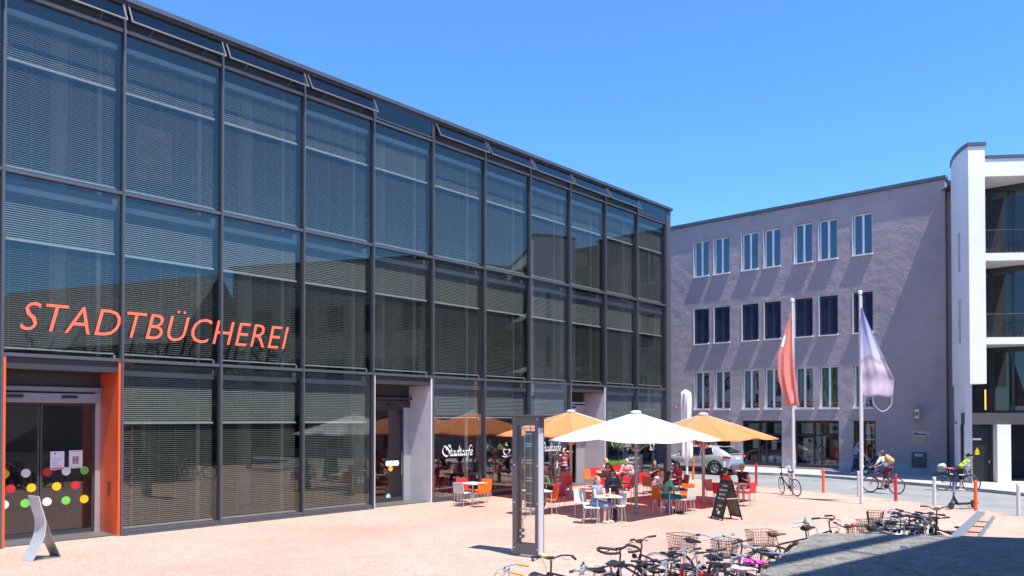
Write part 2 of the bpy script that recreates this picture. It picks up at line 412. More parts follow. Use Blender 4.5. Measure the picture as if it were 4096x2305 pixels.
# ================================================================== LIBRARY
lib = thing('library_building', 'long dark-framed glass library with venetian blinds and big coral lettering', 'building', (LO.x, LO.y, 0), PI / 2 - ANG)
Z1, Z2, ZV, ZR = 4.418, 8.639, 12.77, 13.62
X0, X1 = -BAY, 11 * BAY
def mullions():
    for k in range(-1, 12):
        mb = MB(); x = k * BAY
        mb.mm(x - .031, x + .031, -.055, .13, .0, 13.47)
        mb.mm(x - .022, x + .022, -.075, -.0555, .0, 13.47)
        mb.build('mullion', M['frame'], lib)
mullions()
for z in (Z1, Z2, ZV):
    mb = MB()
    for k in range(-1, 11):
        mb.mm(k * BAY + .0365, (k + 1) * BAY - .0365, -.045, .125, z - .04, z + .04)
    mb.build('transom', M['frame'], lib)
mb = MB()
mb.mm(X0 - .1, X1 + .46, -.16, .9, 13.50, 13.62); mb.mm(X0 - .1, X1 + .44, -.10, .9, 13.472, 13.498)
for k in range(-1, 12): mb.mm(k * BAY - .004, k * BAY + .004, -.163, -.12, 13.505, 13.625)
mb.build('roof_coping', M['coping'], lib)
mb = MB(); mb.mm(X0, X1 + .4, .9, 16, 13.3, 13.5); mb.build('roof', M['coping'], lib)
# end corner cladding, side and back walls
mb = MB()
zs = [.0, 4.40, 8.62, 13.47]
for a, b in zip(zs, zs[1:]): mb.mm(X1 + .0365, X1 + .40, -.05, .12, a + .004, b - .004)
for a, b in zip(zs, zs[1:]): mb.mm(X1 + .30, X1 + .40, .1205, 16, a + .004, b - .004)
mb.build('corner_cladding', M['frame'], lib)
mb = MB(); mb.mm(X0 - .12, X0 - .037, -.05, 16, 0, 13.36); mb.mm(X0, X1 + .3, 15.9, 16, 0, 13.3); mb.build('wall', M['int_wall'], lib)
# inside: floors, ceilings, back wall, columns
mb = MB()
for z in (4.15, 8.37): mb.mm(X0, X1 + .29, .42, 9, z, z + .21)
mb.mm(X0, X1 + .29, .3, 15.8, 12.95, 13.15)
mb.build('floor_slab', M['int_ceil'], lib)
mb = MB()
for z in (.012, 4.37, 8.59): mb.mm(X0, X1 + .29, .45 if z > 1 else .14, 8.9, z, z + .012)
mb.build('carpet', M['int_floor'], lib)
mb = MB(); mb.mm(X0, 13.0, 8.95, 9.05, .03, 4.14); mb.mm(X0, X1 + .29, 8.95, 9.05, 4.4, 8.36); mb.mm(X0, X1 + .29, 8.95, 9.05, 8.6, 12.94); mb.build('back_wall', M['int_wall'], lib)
mb = MB(); mb.mm(13.0, X1 + .29, 6.3, 6.4, .03, 4.14); mb.mm(13.0, 13.1, 1.3, 6.3, .03, 4.14); mb.build('cafe_wall', M['cafered'], lib)
mb = MB(); mb.rbox((18.2, 5.4, .58), (5, .7, 1.1)); mb.rbox((18.2, 6.0, 2.2), (5, .3, .06)); mb.rbox((18.2, 6.0, 2.7), (5, .3, .06))
for k in range(22): mb.lathe([(.03, 0), (.03, .2), (.012, .26), (.012, .32)], 8, (16.0 + k * .2 + .03 * math.sin(k * 7), 6.0, 2.23 + .5 * (k % 2)))
mb.build('bar_counter', M['cafedark'], lib)
for k in range(-1, 11):
    for z0, z1 in ((4.38, 8.36), (8.6, 12.94)) + (((.03, 4.14),) if k in (1, 2, 3, 5, 6, 7, 9, 10) else ()):
        if k % 2 == 0:
            mb = MB(); mb.lathe([(.2, z0), (.2, z1)], 14, (k * BAY + 1.75, 1.9, 0)); mb.build('column', M['column'], lib, True)
for z0, z1, ks in ((8.6, 12.9, range(-1, 11)), (4.4, 8.35, range(-1, 11)), (.03, 4.1, (1, 2, 3, 5, 6, 7, 9, 10))):
    mb = MB()
    for k in ks: mb.mm((k + .86) * BAY - .05, (k + .86) * BAY + .05, .55, .62, z0, z1)
    mb.build('inner_post', M['alu'], lib)
# bookshelves, reading-room furniture, dark pieces inside
mb = MB(); rr = random.Random(3)
for fl in (4.39, 8.61):
    for k in range(16):
        x = rr.uniform(X0, X1 - 2); h = rr.choice([1.4, 1.9, 2.1]); mb.mm(x, x + rr.uniform(1.2, 2.6), 3.0 + rr.random() * 4, 3.4 + rr.random() * 4.6, fl, fl + h)
mb.build('bookshelf', M['books'], lib)
mb = MB()
for k in range(26):
    x = rr.uniform(2.8, 10.2); mb.mm(x, x + rr.uniform(.4, 1.3), 2.0 + rr.random() * 3, 2.6 + rr.random() * 3.6, .03, .03 + rr.choice([.75, .9, 1.3]))
mb.build('desk', M['int_floor'], lib)
# poster hanging in the upper reading room, and a ceiling banner
mb = MB(); mb.mm(3.55, 4.55, 1.55, 1.57, 9.6, 11.1); mb.build('hanging_poster', mat('poster_pink', (.45, .22, .22), .7, var=.5, vscale=1.5), lib)

def slats(mb, x0, x1, z0, z1, pitch, tilt, w=.074, yc=.25):
    n = int((z1 - z0) / pitch); c, s = math.cos(tilt), math.sin(tilt)
    for i in range(n):
        z = z1 - (i + .5) * pitch
        pts = []
        for a, b in ((-.5, -.004), (0, .004), (.5, -.004)):
            dy = a * w * c - b * s; dz = a * w * s + b * c
            pts.append((yc + dy, z + dz))
        mb.add([(x, y, zz) for y, zz in pts for x in (x0, x1)], [(0, 1, 3, 2), (2, 3, 5, 4)])
def blind(win, x0, x1, zt, zm, zb, up, lo, pitch=.053, full=True):
    """box, upper slats, light bar, lower slats, bottom rail with cords"""
    mb = MB(); slats(mb, x0, x1, zm + .015, zt, pitch, up)
    if full: slats(mb, x0, x1, zb + .03, zm - .015, pitch, lo)
    for k in range(6):
        x = x0 + (x1 - x0) * (k + .25) / 5.6; mb.box((x, .245, (zt + zb) / 2), (.005, .004, zt - zb))
    mb.build('blind', M['slat'], win)
    mb = MB(); mb.mm(x0, x1, .17, .30, zb - .016, zb + .024)
    if full: mb.mm(x0, x1, .15, .22, zm - .022, zm + .022)
    mb.mm(x1 + .0, x1 + .05, .18, .22, zb - .1, zb - .02)
    mb.build('bottom_rail', M['rail'], win)
    mb = MB(); mb.mm(x0 - .02, x1 + .02, .15, .33, zt + .01, zt + .15)
    for k in (1, 2): mb.mm(x0 + (x1 - x0) * k / 3 - .003, x0 + (x1 - x0) * k / 3 + .003, .147, .15, zt + .01, zt + .15)
    mb.build('blind_box', M['header'], win)
def window(k, z0, z1, m, zt=None, zm=None, zb=None, up=R(34), lo=R(9), full=True, y=.03):
    x0, x1 = k * BAY + .037, (k + 1) * BAY - .037
    mb = MB(); mb.mm(x0, x1, y, y + .02, z0, z1); w = mb.build('window', m, lib)
    # slight unevenness between neighbouring panes, as in real glazing
    if zt is not None: blind(w, x0 + .06, x1 - .10, zt, zm, zb, up, lo, full=full)
    return w
for k in range(-1, 11):
    j = random.Random(k * 7 + 1).uniform(-.03, .03)
    window(k, Z2 + .041, ZV - .041, M['pane'], 12.30, 11.28, 8.78, up=R(36) + j, lo=R(24) - j)
    window(k, Z1 + .041, Z2 - .041, M['pane'], 8.20, 7.10, 4.58, up=R(36) + j, lo=R(11) + j)
for k in (-1, 1, 2, 3): window(k, .14, Z1 - .041, M['pane'], 4.02, 2.83, .16, lo=R(6))
for k in (5, 6, 7): window(k, .14, Z1 - .041, M['cafe_pane'], 4.02, 3.0, 2.98, full=False)
for k in (9, 10): window(k, .14, Z1 - .041, M['cafe_pane'], 4.02, 2.9, 1.95, lo=R(30))
mb = MB()
for a, b in ((-1, 0), (1, 4), (5, 8), (9, 11)): mb.mm(a * BAY + .037, b * BAY - .037, -.04, .12, .0, .135); mb.mm(a * BAY + .037, b * BAY - .037, -.12, -.041, .0, .03)
mb.build('base_sill', M['frame'], lib)
# thin second frame line at the café glass
mb = MB()
for k in (5, 6, 7, 10): mb.mm(k * BAY + .74 * BAY - .03, k * BAY + .74 * BAY + .03, .30, .38, .14, 2.95)
mb.build('inner_post', M['alu'], lib)
# vent windows under the roof edge
for k in range(-1, 11):
    closed = k in (4, 10)
    x0, x1 = k * BAY + .05, (k + 1) * BAY - .05; hgt = .62
    e = bpy.data.objects.new('vent_window', None); COL.objects.link(e); e.parent = lib
    e.location = (0, -.05, 13.465); e.rotation_euler = (0 if closed else R(-28), 0, 0)
    mb = MB(); fw = .034
    mb.mm(x0, x1, -.02, .014, -fw, 0); mb.mm(x0, x1, -.02, .014, -hgt, -hgt + fw); mb.mm(x0, x0 + fw, -.02, .014, -hgt + fw, -fw); mb.mm(x1 - fw, x1, -.02, .014, -hgt + fw, -fw)
    mb.build('vent_frame', M['frame' if closed else 'vent_frame'], e)
    mb = MB(); mb.mm(x0 + fw, x1 - fw, -.01, .008, -hgt + fw, -fw); mb.build('vent_glass', M['pane'], e)
    if not closed:
        mb = MB(); mb.mm(x0 + .01, x1 - .01, .031, .06, -hgt + .005, -.01)
        mb = MB(); mb.mm(x0 + .55, x0 + .57, .03, .30, -hgt + .05, -hgt + .07); mb.mm(x1 - .57, x1 - .55, .03, .30, -hgt + .05, -hgt + .07); mb.build('opener', M['frame'], e)
mb = MB(); mb.mm(X0, X1, .30, .34, 12.80, 13.46); mb.build('vent_backing', M['black'], lib)
mb = MB()
for k in range(-1, 11): mb.mm(k * BAY + .04, (k + 1) * BAY - .04, .02, .12, 12.812, 12.86)
mb.build('vent_sill', M['darkgrey'], lib)

# lettering on the glass
text('lettering', 'STADTB\u00dcCHEREI', .98, M['letter'], lib, (.36, -.005, 5.0), extrude=.008, width=7.02, shear=.28, offset=-.007, spacing=1.06)

# ---------------- portals
def portal(k, m, depth=1.2):
    x0, x1 = k * BAY + .037, (k + 1) * BAY - .037
    e = bpy.data.objects.new('entrance_portal', None); COL.objects.link(e); e.parent = lib
    mb = MB(); mb.mm(x0, x0 + .05, -.03, depth, .0, Z1 - .041); mb.mm(x1 - .05, x1, -.03, depth, .0, Z1 - .041); mb.build('reveal', m, e)
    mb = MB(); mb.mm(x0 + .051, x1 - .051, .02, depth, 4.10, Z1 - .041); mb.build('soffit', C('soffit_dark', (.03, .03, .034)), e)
    mb = MB(); mb.mm(x0 + .051, x1 - .051, depth - .03, depth + .05, 3.76, 4.099); mb.build('fascia', M['darkgrey'], e)
    return e, x0 + .05, x1 - .05
def dots(e, lst, y, r):
    """round film stickers, one mesh"""
    cols = ((.80, .45, .01), (.78, .78, .76), (.50, .015, .02), (.16, .55, .07), (.35, .62, .70))
    ms = [C('sticker_%d' % i, c, rough=.5) for i, c in enumerate(cols)]
    for x, z, c in lst:
        mb = MB(); n = 20
        mb.add([(x + r * math.cos(2 * PI * i / n), y, z + r * math.sin(2 * PI * i / n)) for i in range(n)], [tuple(range(n))]); mb.build('dot_sticker', ms[c], e)
DY = 1.16
e, x0, x1 = portal(0, M['orange_panel'])
mb = MB(); mb.rbox(((x0 + x1) / 2, 1.08, 3.68), (x1 - x0 - .01, .22, .13), .02); mb.rbox(((x0 + x1) / 2 - .06, 1.02, 3.46), (x1 - x0 - .16, .3, .24), .015); mb.build('door_operator', C('operator_grey', (.27, .26, .28), rough=.4, metal=.3), e)
for q in (.42, 1.62):
    mb = MB(); mb.rbox((x0 + q, .85, 3.49), (.36, .06, .07), .015); mb.build('motion_sensor', M['black_gloss'], e)
for a, b in ((x0 + .0, x0 + 1.05), (x0 + 1.05, x1 - .14)):
    mb = MB(); mb.mm(a + .01, a + .055, 1.15, 1.19, .05, 3.34); mb.mm(b - .055, b - .01, 1.15, 1.19, .05, 3.34); mb.mm(a + .056, b - .056, 1.15, 1.19, .05, .13); mb.mm(a + .056, b - .056, 1.15, 1.19, 3.28, 3.34)
    d = mb.build('door', M['darkgrey'], e)
    mb = MB(); mb.mm(a + .056, b - .056, 1.163, 1.175, .131, 3.279); mb.build('pane', M['shop_pane'], d)
mb = MB(); mb.mm(x1 - .13, x1 - .002, 1.12, 1.2, .0, 3.74); mb.build('door_post', M['alu'], e)
mb = MB(); mb.mm(x0, x1, .95, 1.25, .001, .02); mb.build('threshold', M['alu'], e)
mb = MB(); mb.mm(x1 - .012 - .0, x1 - .0005, .42, .58, 1.0, 1.35); mb.build('call_panel', mat('call_panel_red', (.25, .03, .02), .4), e)
zz = lambda x, y: (x * .624, 1400 + y * .624)
L = []
for x, y, c in ((30, 795, 0), (165, 790, 1), (303, 783, 2), (424, 778, 1), (541, 772, 3), (67, 891, 2), (201, 884, 0), (363, 875, 0), (482, 868, 2), (25, 993, 1), (161, 983, 3), (301, 973, 1), (422, 965, 3), (539, 956, 0)):
    a, b = FAC(*zz(x, y), DY); L.append((a, b, c))
dots(e, L, DY - .005, .105)
for (xa, ya, xb, yb), kk in (((322, 652, 411, 765), 0), ((442, 645, 528, 756), 1)):
    a, b = FAC(*zz(xa, ya), DY); c, d = FAC(*zz(xb, yb), DY)
    mb = MB(); mb.mm(a, c, DY - .008, DY - .004, d, b); pp = mb.build('paper_notice', M['paper'], e)
    mb = MB()
    if kk == 0:
        mb.mm(a + .01, c - .01, DY - .010, DY - .0085, d + .01, d + .05); mb.mm(a + .08, a + .13, DY - .010, DY - .0085, b - .08, b - .03); mb.build('print', M['letter'], pp)
        mb = MB()
        for i in range(6): mb.mm(a + .05, c - .06 - .05 * (i % 3), DY - .010, DY - .0085, b - .2 - i * .055, b - .185 - i * .055)
        mb.build('text_line', mat('blue_ink', (.25, .35, .55), .7), pp)
    else:
        mb.mm(a + .03, c - .03, DY - .010, DY - .0085, b - .035, b - .025); mb.mm(a + .03, c - .03, DY - .010, DY - .0085, d + .025, d + .035); mb.mm(a + .08, a + .15, DY - .010, DY - .0085, b - .35, b - .15); mb.mm(c - .16, c - .09, DY - .010, DY - .0085, b - .35, b - .15)
        mb.mm(a + .1, c - .1, DY - .010, DY - .0085, d + .2, d + .24); mb.build('print', mat('brown_ink', (.35, .3, .25), .7), pp)
# folded ceiling shapes seen through the entrance
mb = MB(); mb.prismy([(-.6, 3.3), (1.9, 3.3), (1.75, 2.75), (.9, 2.2), (-.6, 2.2)], 3.4, 5.4); mb.build('stair_soffit', M['int_ceil'], lib)
# vertical lettering behind the first blind
text('vertical_lettering', 'NEUE STADTB\u00dcCHEREI', .42, M['letter'], lib, (3.06, .40, .25), extrude=.01, rot=(0, R(-90), 0))
for xx in (2.72, 3.10):
    mb = MB(); mb.mm(xx - .02, xx + .02, .53, .57, .05, 4.1); mb.build('sign_post', M['alu'], lib)
# side door
e, x0, x1 = portal(4, M['white_panel'])
mb = MB(); mb.rbox(((x0 + x1) / 2, 1.08, 3.66), (x1 - x0 - .01, .22, .10), .02); mb.mm(x0, x1, 1.1, 1.2, 3.34, 3.58); mb.build('door_operator', M['darkgrey'], e)
mb = MB(); mb.rbox((x0 + 1.5, .95, 3.42), (.34, .06, .07), .015); mb.build('motion_sensor', M['black_gloss'], e)
a, b = x0 + .78, x1 - .30
mb = MB(); mb.mm(a, a + .07, 1.13, 1.19, .04, 3.33); mb.mm(b - .07, b, 1.13, 1.19, .04, 3.33); mb.mm(a + .071, b - .071, 1.13, 1.19, .04, .16); mb.mm(a + .071, b - .071, 1.13, 1.19, 3.25, 3.33)
d = mb.build('door', M['darkgrey'], e)
mb = MB(); mb.mm(a + .071, b - .071, 1.155, 1.17, .161, 3.249); mb.build('pane', M['shop_pane'], d)
mb = MB(); mb.tube([(b - .12, 1.07, .95), (b - .12, 1.07, 1.75)], .016); mb.build('handle', M['chrome'], d)
mb = MB(); mb.mm(b + .001, x1 - .001, 1.10, 1.2, 0, 3.339); mb.build('door_post', M['alu'], e)
z6 = lambda x, y: (1024 + x * .5895, 1450 + y * .5895); L = []
for x, y, c in ((893, 686, 1), (914, 685, 1), (935, 684, 1), (955, 683, 1), (912, 720, 0), (1002, 714, 2), (896, 910, 4)):
    q = FAC(*z6(x, y), DY); L.append((q[0], q[1], c))
dots(e, L, 1.15, .10)
# café door, open
e, x0, x1 = portal(8, M['white_panel'])
mb = MB(); mb.rbox(((x0 + x1) / 2, 1.08, 3.66), (x1 - x0 - .01, .22, .10), .02); mb.rbox(((x0 + x1) / 2, 1.10, 3.43), (x1 - x0 - .01, .16, .26), .01); mb.build('door_operator', M['alu'], e)
mb = MB(); mb.rbox((x0 + 1.4, .97, 3.46), (.34, .06, .07), .015); mb.build('motion_sensor', M['black_gloss'], e)
mb = MB(); mb.mm(x1 - .62, x1 - .001, 1.12, 1.2, 0, 3.3); mb.build('door_post', M['alu'], e)
mb = MB(); mb.mm(x0, x1, .0, 1.3, .001, .012); mb.build('threshold', mat('red_threshold', (.55, .20, .17), .7), e)

# ---------------- script lettering of the café (broad-nib strokes)
def catmull(P, n=6):
    out = []; P = [Vector(p) for p in P]
    for i in range(len(P) - 1):
        a = P[max(i - 1, 0)]; b = P[i]; c = P[i + 1]; d = P[min(i + 2, len(P) - 1)]
        for j in range(n):
            t = j / n
            out.append(.5 * ((2 * b) + (c - a) * t + (2 * a - 5 * b + 4 * c - d) * t * t + (3 * b - a - 3 * c + d) * t ** 3))
    return out + [P[-1]]
GL = {'S': ([[(1.55, 1.75), (1.3, 2.2), (.85, 2.1), (.75, 1.6), (1.15, 1.05), (1.15, .4), (.6, 0), (-.1, .2), (-.65, .9), (-.5, 1.8), (0, 2.05), (.45, 1.6), (.5, 1.2)]], 1.35),
      't': ([[(.5, 1.6), (.25, .35), (.38, .02), (.65, .2)], [(.08, 1.0), (.72, 1.08)]], .62),
      'a': ([[(.9, .95), (.5, 1.0), (.15, .5), (.25, .05), (.55, .2), (.88, .95)], [(.9, 1.0), (.75, .25), (.92, .02), (1.12, .2)]], 1.02),
      'd': ([[(.9, .95), (.5, 1.0), (.15, .5), (.25, .05), (.55, .2), (.9, .95)], [(1.2, 2.1), (.95, 1.0), (.78, .25), (.95, .02), (1.12, .2)]], 1.05),
      'c': ([[(.82, .8), (.55, 1.02), (.18, .55), (.3, .03), (.78, .25)]], .78),
      'f': ([[(1.2, 1.95), (.9, 2.1), (.65, 1.6), (.35, .0), (.1, -.7), (-.3, -.75)], [(.2, 1.0), (.95, 1.06)]], .78),
      'e': ([[(.2, .5), (.7, .68), (.68, .95), (.42, 1.0), (.15, .5), (.3, .03), (.8, .25)], [(.62, 1.4), (.98, 1.8)]], .8)}
def script(word, m, parent, x, z, width):
    mb = MB(); pen = 0; nib = Vector((.10, .13))
    for ch in word:
        st, adv = GL[ch]
        for s in st:
            P = [Vector((p[0] + pen, p[1])) for p in catmull(s)]
            mb.add([(q.x, 0, q.y) for p in P for q in (p - nib, p + nib)], [(2 * i, 2 * i + 1, 2 * i + 3, 2 * i + 2) for i in range(len(P) - 1)])
        pen += adv
    k = width / (pen + .7)
    mb.v = [((vx + .65) * k + x, .026, vz * k + z) for vx, _, vz in mb.v]
    return mb.build('cafe_lettering', m, parent)
for (u0, v0, u1) in ((1773, 1826, 1893), (2160, 1806, 2246), (2450, 1790, 2527)):
    a = FAC(u0, v0); b = FAC(u1, v0); script('Stadtcafe', M['white_letter'], lib, a[0], a[1], b[0] - a[0])
for (u, v) in ((2028, 1815), (2610, 1790)):
    x, z = FAC(u, v); mb = MB()
    def stroke(P, w):
        P = catmull(P); mb.add([(q[0] + x, .026, q[1] + z) for p in P for q in ((p.x - w, p.y - w * .6), (p.x + w, p.y + w * .6))], [(2 * i, 2 * i + 1, 2 * i + 3, 2 * i + 2) for i in range(len(P) - 1)])
    stroke([(-.16, .18), (-.14, .02), (0, -.06), (.14, .02), (.16, .18)], .02); stroke([(-.16, .18), (0, .15), (.16, .18)], .012); stroke([(.16, .16), (.24, .12), (.13, .02)], .014)
    stroke([(-.24, -.08), (0, -.13), (.26, -.06)], .022); stroke([(-.02, .24), (.06, .31), (-.05, .36), (.02, .46)], .016)
    mb.build('cup_emblem', M['white_letter'], lib)

# ================================================================== MAUVE HOUSE
pur = thing('mauve_house', 'long mauve rendered shop house with white and dark windows', 'building', (D2.x * PUR, D2.y * PUR, 0), -ANG)
XA, XB, ZT = -33.0, -9.83, 15.04
cols_px = ((2777, 2836), (2857, 2919), (2969, 3034), (3058, 3124), (3180, 3251.5), (3278, 3352), (3414, 3492.5))
cols = [(PURP(a, 1400)[0], PURP(b, 1400)[0]) for a, b in cols_px]
rows = ((11.69, 13.91), (7.53, 9.68), (3.51, 5.83))
shops = [(cols[0][0], cols[1][1]), (cols[2][0], cols[3][1]), (cols[4][0], cols[5][1]), (cols[6][0], cols[6][1] + .08)]
ops = [(a, b, z0, z1) for z0, z1 in rows for a, b in cols] + [(a - .02, b + .02, .22, 2.83) for a, b in shops]
def wall_open(mb, x0, x1, z0, z1, ops, dep):
    xs = sorted({x0, x1} | {o[0] for o in ops} | {o[1] for o in ops}); zs = sorted({z0, z1} | {o[2] for o in ops} | {o[3] for o in ops})
    for xa, xb in zip(xs, xs[1:]):
        for za, zb in zip(zs, zs[1:]):
            cx, cz = (xa + xb) / 2, (za + zb) / 2
            if any(o[0] < cx < o[1] and o[2] < cz < o[3] for o in ops): continue
            mb.add([(xa, 0, za), (xb, 0, za), (xb, 0, zb), (xa, 0, zb)], [(0, 1, 2, 3)])
    for a, b, c, d in ops:
        for p, q in (((a, c), (a, d)), ((a, d), (b, d)), ((b, d), (b, c)), ((b, c), (a, c))):
            mb.add([(p[0], 0, p[1]), (q[0], 0, q[1]), (q[0], dep, q[1]), (p[0], dep, p[1])], [(0, 1, 2, 3)])
mb = MB(); wall_open(mb, XA, XB, 0, ZT - .12, ops, .28)
mb.add([(XB, 0, 0), (XB, .4, 0), (XB, .4, ZT - .12), (XB, 0, ZT - .12)], [(0, 1, 2, 3)])
mb.add([(XB, .4, 0), (-4, .4, 0), (-4, .4, ZT - .12), (XB, .4, ZT - .12)], [(0, 1, 2, 3)])
me = mb.mesh('wall', M['mauve']); bmx = bmesh.new(); bmx.from_mesh(me); bmesh.ops.remove_doubles(bmx, verts=bmx.verts, dist=.0005); bmx.to_mesh(me); bmx.free(); put('wall', me, pur)
mb = MB(); mb.mm(XA, XB + .06, -.13, .5, ZT - .115, ZT + .06); mb.mm(XB + .061, -4, .31, .9, ZT - .30, ZT - .14)
for k in range(8): mb.mm(XA + 3 * k, XA + 3 * k + .02, -.09, -.085, ZT - .11, ZT + .065)
mb.build('roof_coping', M['coping'], pur)
mb = MB(); mb.mm(XA, -4, .5, 12, ZT - .3, ZT - .1); mb.build('roof', M['coping'], pur)
mb = MB(); mb.mm(XA, XA + .1, .3, 12, 0, ZT - .31); mb.mm(XA, -4, 11.9, 12, 0, ZT - .31); mb.build('rear_wall', M['mauve'], pur)
M['room'] = mat('dark_room', (.03, .034, .04), .8, var=.4, vscale=.6)
mb = MB()
for z0, z1 in ((11.2, 14.6), (7.1, 10.4), (3.2, 6.6), (.15, 3.1)): mb.mm(XA + .2, XB - .1, 2.4, 2.5, z0, z1); mb.mm(XA + .2, XB - .1, .3, 2.39, z1 - .05, z1)
mb.build('interior', M['room'], pur)
M['plinth'] = mat('plinth_render', (.34, .36, .40), .8, var=.12, vscale=2)
prev = XA
for a, b in list(shops) + [(-9.83, -9.83)]:
    n = max(1, int((a - prev) / 1.25)); mb = MB()
    for i in range(n): mb.mm(prev + (a - prev) * i / n + .006, prev + (a - prev) * (i + 1) / n - .006, -.03, .0, 0, .62)
    prev = b + .02; mb.build('plinth', M['plinth'], pur)
for a, b in shops:
    mb = MB(); mb.mm(a - .1, a - .03, -.012, .02, .63, 2.83)
M['wframe'] = mat('white_window_frame', (.78, .78, .80), .4)
def wwin(a, b, z0, z1, kind, idx):
    mb = MB(); y0, y1 = .17, .25; fw = .075; xm = (a + b) / 2
    mb.mm(a, a + fw, y0, y1, z0, z1); mb.mm(b - fw, b, y0, y1, z0, z1); mb.mm(a + fw, b - fw, y0, y1, z1 - fw, z1); mb.mm(a + fw, b - fw, y0, y1, z0, z0 + fw); mb.mm(xm - .055, xm + .055, y0 - .012, y1, z0 + fw, z1 - fw)
    w = mb.build('window', M['wframe'], pur)
    mb = MB(); mb.mm(a + fw, xm - .055, .205, .22, z0 + fw, z1 - fw); mb.mm(xm + .055, b - fw, .205, .22, z0 + fw, z1 - fw); mb.build('pane', M['upper_pane' if kind != 'poster' else 'shop_pane'], w)
    mb = MB(); mb.mm(a - .045, b + .03, -.125, .165, z0 - .05, z0 - .002); mb.mm(a - .03, a - .0005, -.02, .02, z0, z1 if kind != 'poster' else z0 + .12); mb.mm(b + .0, b + .02, -.10, -.05, z0 - .002, z0 + .05); mb.build('sill', M['wframe'], w)
    return w
M['navy_slat'] = mat('navy_slat', (.035, .045, .085), .4, .2)
for a, b in cols: wwin(a, b, *rows[0], 'plain', 0)
for a, b in cols:
    w = wwin(a, b, *rows[1], 'blind', 0); z0, z1 = rows[1]
    mb = MB(); n = 27; ph = (z1 - z0 - .1) / n
    for i in range(n):
        z = z1 - (i + .5) * ph
        mb.add([(x, y, zz) for y, zz in ((.055, z - .036), (.075, z + .004), (.105, z + .034)) for x in (a + .02, b - .02)], [(0, 1, 3, 2), (2, 3, 5, 4)])
    for q in (.25, .72): mb.box((a + (b - a) * q, .052, (z0 + z1) / 2), (.02, .006, z1 - z0 - .04))
    mb.mm(a + .02, b - .02, .05, .11, z0 + .03, z0 + .085)
    mb.build('blind', M['navy_slat'], w)
